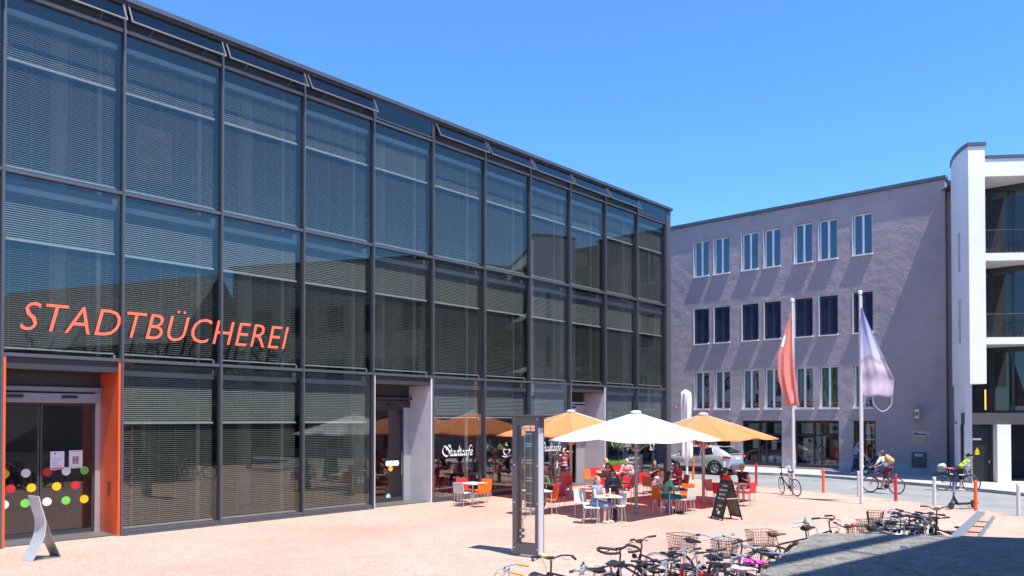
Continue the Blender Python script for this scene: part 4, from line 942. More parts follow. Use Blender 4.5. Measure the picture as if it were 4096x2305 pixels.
def cloth(fn, nu, nv, name, mats, parent, th=.003):
    """closed cloth: two faces a few millimetres apart"""
    me = bpy.data.meshes.new(name); vs = []; fs = []; uv = []
    for j in range(nv + 1):
        for i in range(nu + 1): vs.append(fn(i / nu, j / nv)); uv.append((i / nu, 1 - j / nv))
    for j in range(nv):
        for i in range(nu): a = j * (nu + 1) + i; fs.append((a, a + 1, a + nu + 2, a + nu + 1))
    me.from_pydata(vs, [], fs); l = me.uv_layers.new()
    for lp in me.loops: l.data[lp.index].uv = uv[lp.vertex_index]
    for m in mats: me.materials.append(m)
    me.polygons.foreach_set('use_smooth', [True] * len(me.polygons))
    o = put(name, me, parent); md = o.modifiers.new('thickness', 'SOLIDIFY'); md.thickness = th; return o
def pole(u, v, top_v, lab):
    p = G(u, v); h = H + (1674.4 - top_v) / F * p.y
    t = thing('flagpole', lab, 'flagpole', p, 0, 'flagpoles on the square')
    mb = MB(); mb.tube([(0, 0, -.02), (0, 0, h * .5), (0, 0, h - .12)], [.058, .055, .050], 14); mb.build('pole', M['b_white'], t, True)
    mb = MB(); mb.lathe([(.066, h - .12), (.07, h - .08), (.07, h - .02), (.05, h), (.0, h + .005)], 14); mb.build('cap', M['white'], t, True)
    mb = MB(); mb.lathe([(.10, 0), (.10, .01), (.06, .02)], 14); mb.build('base_ring', M['steel'], t)
    mb = MB(); mb.tube([(.075, 0, 1.2), (.075, 0, h - .2)], .006, 5); mb.tube([(.05, 0, 1.3), (.10, 0, 1.3)], .015, 6); mb.build('halyard', M['white'], t)
    return p, h
p, h = pole(3173, 1982.5, 1194, 'white flagpole with hanging red flag behind the leaning black bicycle')
def red(u, v):
    z = h - .55 - v * 3.65
    wl = .10 + .50 * min(1, v / .45) - (.38 * max(0, (v - .62) / .38) ** 1.5)      # reach to the left of the pole
    wr = -.09 + .30 * v ** 1.6
    x = -wl + (wl + wr + .0) * u
    fold = .05 * math.sin(u * 9 + 2.2 * v) + .016 * math.sin(u * 23 + 5 * v); return (x, -.10 + fold * (.25 + v), z - .12 * u * (1 - v) + .12 * math.sin(u * 3) * v)
t = thing('red_flag', 'faded red flag hanging folded on the pole by the leaning bicycle', 'flag', p)
cloth(red, 44, 40, 'cloth', [M['flag_red']], t)
mb = MB(); mb.grid(lambda a, b: (red(.05 + .22 * a, .24 + .12 * b)[0], red(.05 + .22 * a, .24 + .12 * b)[1] - .012, red(.05 + .22 * a, .24 + .12 * b)[2]), 6, 6); mb.build('white_patch', M['white'], t)
p, h = pole(3446, 2016.6, 1162, 'white flagpole carrying the blue and pink printed flag')
def blue(u, v):
    z = h - .62 - v * 3.05; w = .03 + 1.08 * min(1, v / .78) - .05 * max(0, (v - .8) / .2)
    sag = -.55 * u * v * (1 - v) * .9
    fold = .085 * math.sin(u * 8 + 1.5 * v) + .010 * math.sin(u * 25 - 3 * v); return (-.03 + w * u, -.10 + fold * (.2 + .8 * v) - .05 * u, z + sag * .5 - .02 * math.sin(u * 9))
t = thing('printed_flag', 'blue-white flag with pink house print, spread like a sail from its pole', 'flag', p)
cloth(blue, 44, 40, 'cloth', [M['flag_blue']], t)
mb = MB(); a = Vector(blue(.98, 1)); b = Vector(blue(.35, 1)); mb.tube(catmull([(a.x, a.z), (a.x - .02, a.z - .35), ((a.x + b.x) / 2, a.z - .62), (b.x + .05, a.z - .3), (b.x, b.z)], 5) and [(q.x, a.y, q.y) for q in catmull([(a.x, a.z), (a.x - .04, a.z - .3), ((a.x + b.x) / 2, a.z - .5), (b.x + .05, a.z - .25), (b.x, b.z)], 5)], .008, 5); mb.build('cord', M['white'], t)

# ---------------- parasols
M['can_white'] = mat('canvas_white', (.86, .87, .86), .8, trans=((.8, .82, .78), .22))
M['can_orange'] = mat('canvas_orange', (.97, .50, .19), .8, trans=((1.0, .13, .045), .56))
M['pole_grey'] = mat('pole_grey', (.30, .30, .31), .4, .5); M['pole_warm'] = mat('pole_pale', (.46, .42, .40), .4, .4)
def parasol(lab, p, zt, zr, half, m, pm, rot=0):
    t = thing('parasol', lab, 'parasol', p, rot, 'open square parasols over the café tables')
    n = 8
    def rim(k): 
        r = half if k % 2 == 0 else half * .735
        a = PI / 4 * k; return Vector((r * math.cos(a), r * math.sin(a), zr + (0 if k % 2 == 0 else .07)))
    mb = MB(); S_ = 10; apex = Vector((0, 0, zt))
    vs = []; fs = []
    for k in range(n):
        A, B = rim(k), rim((k + 1) % n)
        for j in range(S_ + 1):
            for i in range(5):
                s = j / S_; w = i / 4; e = A.lerp(B, w)
                q = apex.lerp(e, s); q.z += .05 * s * (1 - s) - .10 * s * s * math.sin(PI * w) * .6 + (.0)
                q.x *= 1 - .035 * s * math.sin(PI * w); q.y *= 1 - .035 * s * math.sin(PI * w)
                vs.append(tuple(q))
        o = k * (S_ + 1) * 5
        for j in range(S_):
            for i in range(4): a = o + j * 5 + i; fs.append((a, a + 1, a + 6, a + 5))
    mb.add(vs, fs); me = mb.mesh('canopy', m); bmx = bmesh.new(); bmx.from_mesh(me); bmesh.ops.remove_doubles(bmx, verts=bmx.verts, dist=.002); bmesh.ops.recalc_face_normals(bmx, faces=bmx.faces); bmx.to_mesh(me); bmx.free()
    me.polygons.foreach_set('use_smooth', [True] * len(me.polygons))
    try: me.set_sharp_from_angle(angle=R(4))
    except Exception: pass
    cn = put('canopy', me, t); md = cn.modifiers.new('thickness', 'SOLIDIFY'); md.thickness = .004
    M['seam_' + m.name] = M.get('seam_' + m.name) or mat('seam_' + m.name, tuple(c * .38 for c in m.node_tree.nodes['Principled BSDF'].inputs['Base Color'].default_value[:3]), .8)
    mb = MB()
    for k in range(n):
        A = rim(k); P = []
        for j in range(9): s = .05 + .95 * j / 8; q = apex.lerp(A, s); q.z += .05 * s * (1 - s) + .004; P.append(q)
        mb.tube(P, .005, 4)
    mb.build('seam', M['seam_' + m.name], cn)
    mb = MB(); mb.lathe([(.15, zt - .035), (.17, zt + .0), (.16, zt + .03), (.08, zt + .055), (.0, zt + .06)], 14); mb.build('top_cap', M['white'], t, True)
    mb = MB(); mb.tube([(0, 0, 0), (0, 0, zt - .05)], .055, 14); mb.build('pole', pm, t, True)
    zh = zr - .28
    mb = MB(); mb.lathe([(.06, zh - .06), (.14, zh - .05), (.14, zh + .02), (.06, zh + .04)], 12); mb.build('hub', pm, t, True)
    for k in range(n):
        A = rim(k); mid = apex.lerp(A, .5); mid.z += .03; d = Vector((A.x, A.y, 0)).normalized()
        mb = MB(); mb.tube([apex + d * .1 - Vector((0, 0, .03)), apex.lerp(A, .5) + Vector((0, 0, .01)), A - d * .06 - Vector((0, 0, .02))], .014, 6); rb = mb.build('rib', pm, t)
        mb = MB(); mb.tube([d * .12 + Vector((0, 0, zh)), mid - Vector((0, 0, .04))], .014, 6); mb.build('strut', pm, rb)
    mb = MB(); mb.lathe([(.11, 0), (.11, .012), (.075, .02), (.075, .22), (.056, .24)], 14); mb.build('base_sleeve', pm, t)
    return t
WP, RP, LP = G(2545, 2055.5), G(2814, 2012), G(2284, 1989.6)
parasol('large white square parasol in the middle of the café terrace', WP, 3.14, 2.27, 2.74, M['can_white'], M['pole_grey'], R(3))
parasol('orange square parasol right of the white one, in front of the silver car', RP, 3.10, 2.24, 2.70, M['can_orange'], M['pole_warm'], R(2))
parasol('orange square parasol left of the white one, before the glass front', LP, 3.22, 2.30, 2.85, M['can_orange'], M['pole_warm'], R(-3))
p = G(2748, 1937)
t = thing('folded_parasol', 'tall closed parasol under a white cover by the library corner', 'parasol', p)
mb = MB(); mb.tube([(0, 0, 0), (0, 0, 1.5)], .05, 12); mb.build('pole', M['white'], t, True)
def cover(u, v):
    a = 2 * PI * u; z = 1.17 + (4.25 - 1.17) * v
    r = (.235 + .02 * math.sin(v * 9) - .02 * v) * (1 if v < .97 else .78 if v < .999 else .1) * (.9 if v < .02 else 1)
    r *= (1.04 - .12 * v) * (1 + .13 * math.sin(4 * a + 2 * v) + .07 * math.sin(9 * a - 5 * v)); lean = -.05 * v
    return (r * math.cos(a) + lean, r * math.sin(a), z)
mb = MB(); mb.grid(cover, 40, 34); mb.build('cover', mat('cover_white', (.80, .80, .80), .7, trans=((.8, .8, .8), .15)), t, True)
mb = MB(); mb.grid(lambda u, v: ((.05 + .10 * v + .02 * math.sin(6 * PI * u)) * math.cos(2 * PI * u), (.05 + .10 * v) * math.sin(2 * PI * u), .95 + .25 * v), 18, 5); mb.build('gathered_hem', M['can_white'], t, True)
mb = MB(); mb.lathe([(.1, 0), (.1, .015), (.06, .03)], 12); mb.build('base_sleeve', M['white'], t)

# ---------------- café chairs and tables
CH = {'orange': C('chair_orange', (.80, .16, .02), rough=.35), 'red': C('chair_red', (.60, .02, .02), rough=.35), 'white': C('chair_white', (.60, .61, .57), rough=.4), 'brown': C('chair_salmon', (.55, .25, .16), rough=.4)}
def sheetm(path, w, th, taper=0):
    """bent sheet: path in x,z swept across y"""
    mb = MB(); n = len(path); vs = []; fs = []
    P = [Vector((a, b)) for a, b in path]; N = []
    for i in range(n):
        t = (P[min(i + 1, n - 1)] - P[max(i - 1, 0)]).normalized(); N.append(Vector((-t.y, t.x)))
    for i in range(n):
        ww = w * (1 - taper * i / (n - 1))
        for s_, y in ((.5, -ww / 2), (.5, ww / 2), (-.5, ww / 2), (-.5, -ww / 2)): q = P[i] + N[i] * th * s_; vs.append((q.x, y, q.y))
    for i in range(n - 1):
        for k in range(4): fs.append((i * 4 + k, i * 4 + (k + 1) % 4, i * 4 + 4 + (k + 1) % 4, i * 4 + 4 + k))
    fs += [(3, 2, 1, 0), tuple((n - 1) * 4 + k for k in range(4))]; mb.add(vs, fs); return mb
CM = {}
for k, m in CH.items():
    CM[k] = (sheetm([(.225, .425), (.215, .45), (.19, .46), (.05, .452), (-.12, .447), (-.165, .449)], .45, .016).mesh('seat', m, True),
             sheetm([(-.166, .449), (-.20, .462), (-.215, .50), (-.235, .62), (-.265, .82)], .45, .016, .06).mesh('backrest', m, True))
LM = []
for x0, x1, y in ((.19, .225, .2), (.19, .225, -.2), (-.17, -.225, .2), (-.17, -.225, -.2)):
    mb = MB(); mb.tube([(x0, y * .96, .445), (x1, y, 0.0)], [.0115, .009], 8); LM.append(mb.mesh('leg', M['alu'], True))
def chair(col, p, face, lab):
    t = thing('cafe_chair', lab, 'chair', (p.x, p.y, 0), face, 'café terrace chairs')
    put('seat', CM[col][0], t); put('backrest', CM[col][1], t)
    for l in LM: put('leg', l, t)
    return t
M['top_white'] = mat('table_top_white', (.78, .80, .79), .35); M['top_wood'] = mat('table_top_plum', (.24, .10, .09), .4)
TT = {}
for k, m in (('w', M['top_white']), ('d', M['top_wood'])):
    mb = MB(); mb.rbox((0, 0, .735), (.76, .76, .022), .006); TT[k] = mb.mesh('tabletop', m)
TL = []
for sx in (1, -1):
    for sy in (1, -1):
        mb = MB(); mb.tube([(sx * .05, sy * .34, .715), (sx * .28, sy * .345, .715), (sx * .335, sy * .35, .69), (sx * .35, sy * .355, .62), (sx * .355, sy * .36, 0)], .014, 8); TL.append(mb.mesh('leg', M['alu'], True))
TAB = {}
def table(key, uv, rot, kind, lab):
    p = G(*uv, .745); p.z = 0; TAB[key] = p
    t = thing('cafe_table', lab, 'table', p, rot, 'café terrace tables'); put('tabletop', TT[kind], t)
    for l in TL: put('leg', l, t)
    return t
table('T1', (1891, 1932), R(48), 'w', 'empty white table alone by the café glass with four chairs')
table('T2', (2146, 1962), R(20), 'w', 'white table half hidden by the display pillar, woman in green behind')
table('T3', (2204, 1907), R(10), 'd', 'red-lit table under the left orange parasol near the glass')
table('T4', (2425, 1984), R(8), 'w', 'white table with two small bottles in front of the white parasol pole')
table('T5', (2432, 1890), R(20), 'w', 'sunlit white table beside the red planter and café door')
table('T6', (2470, 1930), R(15), 'd', 'dark table with beer glass behind the bottle table')
table('T7', (2702, 1957), R(12), 'd', 'dark table right of the white parasol pole, woman in green at it')
table('T8', (2668, 1908), R(15), 'd', 'shaded table where the woman in floral red sits')
table('T9', (2941, 1934), R(15), 'd', 'table behind the chalkboard with two people in red light')
def ch(col, uv, tk, lab, off=0):
    p = G(*uv, .45); d = TAB[tk] - p; return chair(col, p, math.atan2(d.y, d.x) + R(off), lab)
for a in (('white', (1850, 1972), 'T1', 'pale grey chair at the lone table by the café glass'), ('red', (1856, 1957), 'T1', 'red chair at the lone table by the café glass'),
          ('orange', (1925, 1975), 'T1', 'orange chair at the lone table, nearer the square'), ('orange', (1932, 1960), 'T1', 'orange chair at the lone table, nearer the glass'),
          ('orange', (2192, 1999), 'T2', 'bright orange empty chair right of the display pillar'), ('red', (2226, 1983), 'T2', 'red chair just behind the bright orange empty chair'), ('red', (2090, 1998), 'T2', 'red chair seen through the glass of the display pillar'), ('white', (2160, 1968), 'T2', 'pale chair under the woman in the green blouse'),
          ('red', (2254, 1942), 'T3', 'dark red chair left of the left parasol pole'), ('brown', (2252, 1925), 'T3', 'salmon chair behind the dark red one at the left pole'), ('orange', (2160, 1924), 'T3', 'orange chair under the woman at the red-lit table'),
          ('white', (2367, 2030), 'T4', 'pale grey chair under the woman with the braid', -40), ('white', (2338, 2012), 'T4', 'sunlit white chair left of the woman with the braid'), ('white', (2462, 2024), 'T4', 'empty pale chair above the black rucksack'), ('brown', (2450, 1978), 'T4', 'chair under the smiling woman in dark grey'),
          ('orange', (2366, 1915), 'T5', 'orange chair in front of the pale door reveal'), ('red', (2388, 1907), 'T5', 'dark red chair between door reveal and blonde woman'), ('red', (2468, 1898), 'T5', 'bright red chair before the red planter'), ('brown', (2418, 1918), 'T5', 'chair under the blonde woman'),
          ('red', (2416, 1958), 'T6', 'dark red chair behind the woman with the braid'), ('red', (2508, 1950), 'T6', 'red chair left of the white parasol pole'), ('red', (2496, 1918), 'T6', 'red chair in front of the black menu board'), ('brown', (2432, 1944), 'T6', 'chair under the woman with black floral blouse'),
          ('orange', (2650, 1998), 'T7', 'deep orange chair under the woman in the green top'), ('white', (2742, 1999), 'T7', 'pale grey chair right of the dark table'), ('orange', (2744, 1982), 'T7', 'bright orange chair half behind the pale grey one'), ('brown', (2640, 1972), 'T7', 'chair under the person in the pale pink top'),
          ('red', (2588, 1931), 'T8', 'red chair left of the black-haired woman'), ('brown', (2604, 1945), 'T8', 'salmon chair right of the white parasol pole'), ('brown', (2722, 1938), 'T8', 'salmon chair under the woman in floral red'), ('red', (2622, 1924), 'T8', 'red chair under the woman in black'),
          ('brown', (2858, 1962), 'T9', 'empty brown chair behind the chalkboard'), ('red', (2890, 1974), 'T9', 'red chair under the person in the red T-shirt'), ('red', (2986, 1972), 'T9', 'bright red empty chair right of the chalkboard'), ('red', (2972, 1952), 'T9', 'red chair under the orange-haired woman')):
    ch(*a)
# things on the tables
def on(tk, dx, dy, z=.746): return TAB[tk] + Vector((dx, dy, z))
for dx, lab in ((-.06, 'white-capped dressing bottle on the front table, left of its twin'), (.10, 'white-capped dressing bottle on the front table, right of its twin')):
    t = thing('dressing_bottle', lab, 'bottle', on('T4', dx, -.05), 0, 'dressing bottles on the front table')
    mb = MB(); mb.lathe([(.032, 0), (.034, .01), (.034, .12), (.016, .15), (.014, .17)], 12); mb.build('body', C('bottle_cream', (.62, .50, .32), rough=.2), t, True)
    mb = MB(); mb.lathe([(.018, .1705), (.02, .20), (.014, .225)], 10); mb.build('cap', M['white'], t, True)
def tumbler(tk, dx, dy, col, lab, hh=.15, r=.035):
    t = thing('drinking_glass', lab, 'glass', on(tk, dx, dy)); mb = MB(); mb.lathe([(r * .8, 0), (r, hh), (r - .003, hh), (r * .8 - .003, .006)], 14); mb.build('tumbler', M['clear'], t, True)
    mb = MB(); mb.lathe([(r * .78, .008), (r * .93, hh * .75)], 12); mb.build('drink', col, t, True)
tumbler('T4', .22, .10, C('juice', (.75, .16, .05), rough=.2), 'glass of red-orange juice before the smiling woman', .11)
tumbler('T6', .12, -.05, C('beer', (.60, .28, .02), rough=.2), 'tall beer glass on the dark table', .2, .038)
tumbler('T6', -.12, .12, C('water', (.5, .5, .48), rough=.2), 'small water glass left of the tall beer', .12)
tumbler('T7', -.1, .1, C('spritz', (.6, .12, .05), rough=.2), 'tall reddish drink before the woman in the green top', .2, .038)
tumbler('T7', -.25, .0, C('water', 0), 'clear glass beside the reddish drink', .13)
tumbler('T3', .0, .1, C('water', 0), 'wine glass on the red-lit table', .2, .03)
tumbler('T8', .1, .0, C('water', 0), 'glass before the woman in floral red', .14)
t = thing('sunglasses_case', 'black glasses case lying on the dark table', 'case', on('T7', .18, -.12), R(20)); mb = MB(); mb.rbox((0, 0, .022), (.16, .07, .04), .015); mb.build('case_body', M['black'], t)
mb = MB(); mb.tube([(-.08, -.02, .044), (.08, -.02, .044)], .003, 5); mb.build('hinge', M['steel'], t)
t = thing('plate', 'white plate on the front table with bottles', 'plate', on('T4', .05, -.18)); mb = MB(); mb.lathe([(.06, 0), (.12, .012), (.12, .016), (.06, .006)], 20); mb.build('dish', M['white'], t, True); mb = MB(); mb.ell((0, 0, .02), (.05, .05, .018)); mb.build('food', C('juice', 0), t)
# bags
p = G(2452, 2088)
t = thing('rucksack', 'black leather rucksack on the ground under the pale chair', 'bag', p, R(100))
bg = MB(); bg.ell((0, 0, .20), (.10, .145, .21)); bg.ell((0, 0, .08), (.12, .155, .085)); bg.ell((.09, 0, .13), (.05, .11, .10)); put('bag_body', remeshed(bg, 'bag_body', M['black_gloss'], .012, 4), t)
mb = MB()
for y in (-.07, .07): mb.tube([(-.08, y, .38), (-.15, y, .28), (-.13, y, .08)], .014, 6)
mb.tube([(-.02, -.03, .40), (-.02, -.02, .45), (-.02, .02, .45), (-.02, .03, .40)], .009, 6); mb.build('strap', M['black'], t)
p = G(2676, 2049)
t = thing('lilac_bag', 'lilac shopping bag standing by the green-topped woman', 'bag', p)
bg = MB(); bg.ell((0, 0, .17), (.10, .10, .19)); bg.ell((0, 0, .06), (.12, .11, .065)); put('bag_body', remeshed(bg, 'bag_body', C('lilac', (.34, .26, .50), rough=.6), .012, 3), t)
mb = MB(); mb.tube([(-.05, 0, .33), (-.04, 0, .44), (.04, 0, .44), (.05, 0, .33)], .008, 6); mb.build('handle', C('lilac', 0), t)

# ---------------- chalkboards
M['slateboard'] = mat('chalkboard', (.025, .025, .027), .7, var=.5, vscale=5); M['chalk'] = mat('chalk', (.62, .62, .60), .9); M['bframe'] = mat('board_frame', (.012, .012, .013), .35)
def aboard(lab, p, rot, lines, hgt=1.15, w=.56, white=False):
    t = thing('chalkboard', lab, 'sign', p, rot)
    def leaf(s):
        e = bpy.data.objects.new('board_leaf', None); COL.objects.link(e); e.parent = t; e.location = (0, 0, hgt); e.rotation_euler = (R(17) * s, 0, 0)
        L_ = hgt / math.cos(R(17)); mb = MB(); fw = .045
        mb.mm(-w / 2, -w / 2 + fw, -.012, .012, -L_, 0); mb.mm(w / 2 - fw, w / 2, -.012, .012, -L_, 0); mb.mm(-w / 2 + fw, w / 2 - fw, -.012, .012, -fw, 0); mb.mm(-w / 2 + fw, w / 2 - fw, -.012, .012, -L_ + .08, -L_ + .08 + fw); mb.build('frame', M['bframe'], e)
        mb = MB(); mb.mm(-w / 2 + fw, w / 2 - fw, -.006, .006, -L_ + .126, -fw - .001); mb.build('slate', M['slateboard'] if s < 0 else C('board_back', (.20, .17, .15), rough=.7), e); return e
    e = leaf(-1); leaf(1)
    for i, (s, z, sz, dx) in enumerate(lines): text('chalk_lettering', s, sz, M['chalk'], e, (-w / 2 + .07 + dx, -.009, -z), extrude=.0008, shear=.25)
    mb = MB(); mb.box((w / 2 + .004, 0, hgt * .55), (.006, .40, .03)); mb.box((-w / 2 - .004, 0, hgt * .55), (.006, .40, .03)); mb.build('stay', M['chrome'], t)
    return t, e
bp_ = G(2906, 2078)
t, e = aboard('black A-frame chalkboard with handwriting, standing alone on the terrace', (bp_.x, bp_.y, 0), R(-69), (('Heute', .2, .085, .12), ('Lauch und', .33, .085, .02), ('Speck-Ei', .46, .085, .04), ('Pizza Stg.', .58, .085, .03), ('+ Salat', .80, .085, .08)))
mb = MB(); mb.ell((.02, -.008, -.98), (.06, .002, .05)); mb.ell((-.08, -.008, -.9), (.04, .002, .03)); mb.build('chalk_drawing', M['chalk'], e)
pp = G(2540, 1938)
aboard('black menu board with bold white lines beside the planter', (pp.x, pp.y, 0), R(-10), (('SUPPEN', .22, .13, 0), ('SALATE', .42, .12, 0), ('BAGUETTE', .60, .095, 0), ('KUCHEN', .77, .11, 0), ('EISKAFFEE', .94, .085, 0)), 1.35, .7)
# ---------------- planter
p = G(2474, 1932)
t = thing('planter', 'big red planter with green herbs and a small standard tree', 'planter', p)
mb = MB(); mb.lathe([(.36, 0), (.38, .02), (.58, .80), (.60, .82), (.56, .82), (.54, .74)], 28); mb.build('pot', C('planter_red', (.62, .03, .03), rough=.3), t, True)
mb = MB(); mb.lathe([(.54, .72), (.3, .76)], 20); mb.build('soil', C('soil', (.05, .035, .025)), t)
def leaves(mb, c, r, n, s, rnd):
    for i in range(n):
        d = Vector((rnd.gauss(0, 1), rnd.gauss(0, 1), rnd.gauss(0, 1))).normalized() * (rnd.random() ** .45)
        q = Vector(c) + Vector((d.x * r[0], d.y * r[1], d.z * r[2])); a = Vector((rnd.uniform(-1, 1), rnd.uniform(-1, 1), rnd.uniform(-.3, 1))).normalized(); b = a.orthogonal().normalized(); L_ = s * rnd.uniform(.6, 1.3)
        mb.add([q, q + a * L_ * .5 + b * L_ * .28, q + a * L_, q + a * L_ * .5 - b * L_ * .28], [(0, 1, 2, 3)])
M['herb'] = mat('herb_leaf', (.13, .34, .025), .5, var=.4, vscale=6, trans=((.25, .5, .05), .3))
mb = MB(); rn = random.Random(4)
for k in range(11): a = k * 2 * PI / 11; leaves(mb, (.4 * math.cos(a), .4 * math.sin(a), .9), (.16, .16, .15), 70, .07, rn)
leaves(mb, (0, 0, .9), (.35, .35, .16), 160, .07, rn); mb.build('herbs', M['herb'], t)
mb = MB(); mb.tube([(0, 0, .74), (.02, .01, 1.2), (0, 0, 1.55)], [.02, .016, .012], 7); 
for k in range(6): a = k * 1.05; mb.tube([(0, 0, 1.35 + .03 * k), (.15 * math.cos(a), .15 * math.sin(a), 1.6 + .04 * k)], [.008, .004], 5)
mb.build('stem', C('bark', (.12, .08, .05), var=.3), t)
mb = MB(); leaves(mb, (0, 0, 1.72), (.30, .30, .27), 330, .10, rn); mb.build('crown', M['leaf'], t)

# ---------------- display pillar
pl, pr_ = G(2049.6, 2223), G(2150, 2235); ax = (pr_ - pl).normalized(); W_ = (pr_ - pl).length + .05; rot = math.atan2(ax.y, ax.x)
t = thing('display_pillar', 'tall grey glazed information pillar with hardware inside on the square', 'display', pl, rot)
HP = 3.0; DP = .19; fw = .115
mb = MB(); mb.mm(0, fw, 0, .04, .06, HP); mb.mm(W_ - fw, W_, 0, .04, .06, HP); mb.mm(fw, W_ - fw, 0, .04, .06, .28); mb.mm(fw, W_ - fw, 0, .04, HP - .2, HP)
mb.build('front_frame', C('pillar_grey', (.12, .115, .12), rough=.45, metal=.4, var=.06, vscale=2), t)
mb = MB(); mb.mm(0, fw, DP - .04, DP, .06, HP); mb.mm(W_ - fw, W_, DP - .04, DP, .06, HP); mb.mm(fw, W_ - fw, DP - .04, DP, .06, .28); mb.mm(fw, W_ - fw, DP - .04, DP, HP - .2, HP); mb.build('rear_frame', C('pillar_grey', 0), t)
mb = MB(); mb.mm(W_ - .03, W_ + .004, .041, DP - .041, .06, HP - .25); mb.mm(-.004, .03, .041, DP - .041, .06, HP); mb.mm(W_ - .03, W_ + .004, -.003, .0405, .06, HP - .25); mb.build('side_panel', C('pillar_side', (.58, .59, .62), rough=.4, metal=.3), t)
mb = MB(); mb.mm(W_ - .03, W_ + .0045, .041, DP - .041, HP - .249, HP); mb.build('side_cap', C('pillar_grey', 0), t)
mb = MB(); mb.mm(fw, W_ - fw, .012, .02, .281, HP - .201); mb.build('pane', M['clear'], t); mb = MB(); mb.mm(fw, W_ - fw, DP - .02, DP - .012, .281, HP - .201); mb.build('pane', M['clear'], t)
mb = MB(); mb.mm(-.16, W_ + .16, -.14, DP + .14, HP + .002, HP + .035); mb.build('roof_plate', C('pillar_grey', 0), t)
mb = MB(); mb.mm(.18, W_ - .18, .05, DP - .05, 0, .059); mb.build('foot', M['steel'], t)
xc = W_ * .56
mb = MB(); mb.mm(xc - .11, xc + .11, .10, .14, 1.05, HP - .32); mb.build('screen_module', C('module_olive', (.05, .05, .035), rough=.5), t)
mb = MB(); mb.tube([(xc + .03, .09, .98), (xc + .03, .09, HP - .22)], .012, 6); mb.tube([(xc - .14, .1, 1.0), (xc - .14, .1, HP - .24)], .010, 6); mb.box((W_ / 2, .1, 1.0), (W_ - 2 * fw, .02, .03)); mb.box((W_ / 2, .1, HP - .26), (W_ - 2 * fw, .02, .03)); mb.build('rail', M['steel'], t)
for z in (1.15, 1.35, 1.62, 1.68, 2.0, 2.06, 2.36, 2.41, 2.62):
    mb = MB(); mb.rbox((xc - .01, .095, z), (.15, .03, .022), .004); mb.build('bracket', M['alu'], t)
for z in (.55, .42):
    mb = MB(); mb.rbox((fw + .06, .1, z), (.10, .08, .07), .01); mb.build('socket_box', M['darkgrey'], t); mb = MB(); mb.box((fw + .06, .056, z), (.05, .006, .035)); mb.build('socket_face', M['paper'], t)
mb = MB(); mb.tube(catmull([(.16, HP - .25), (.27, HP - .3), (.26, 2.0), (.2, 1.3), (.17, 1.0)], 6) and [(q.x, .13, q.y) for q in catmull([(.16, HP - .28), (.27, HP - .34), (.265, 2.0), (.27, .95), (.18, .8), (.19, .6)], 6)], .006, 5); mb.build('cable', M['black'], t)
mb = MB()
for x in (.045, W_ - .06):
    for z in (.18, 1.15, 1.95, HP - .07): mb.ell((x, -.004, z), (.018, .01, .018), n=8, m=5)
mb.build('rivet', M['steel'], t)
# ---------------- small steel stele
pa, pb_ = G(112, 2240), G(218, 2229); c_ = (pa + pb_) / 2; c_.z = 0
t = thing('steel_stele', 'curved brushed steel stele with forked foot by the orange entrance', 'stele', c_, R(60))
fl = catmull([(-.30, 0), (-.17, .22), (-.05, .50), (-.03, .80), (-.12, 1.12), (-.17, 1.33)], 6)
mb = sheetm([(q.x, q.y) for q in fl], .40, .022); mb.build('front_sheet', C('stele_steel', (.58, .59, .60), rough=.42, metal=.45, var=.05, vscale=30), t, True)
mb = sheetm([(.30, 0), (.16, .32), (.05, .62), (-.05, .92)], .38, .02); mb.build('rear_leg', C('stele_dark', (.30, .30, .32), rough=.4, metal=.8), t, True)
mb = MB(); mb.mm(-.30, .30, -.19, .19, .002, .012); mb.build('foot_plate', M['steel'], t)

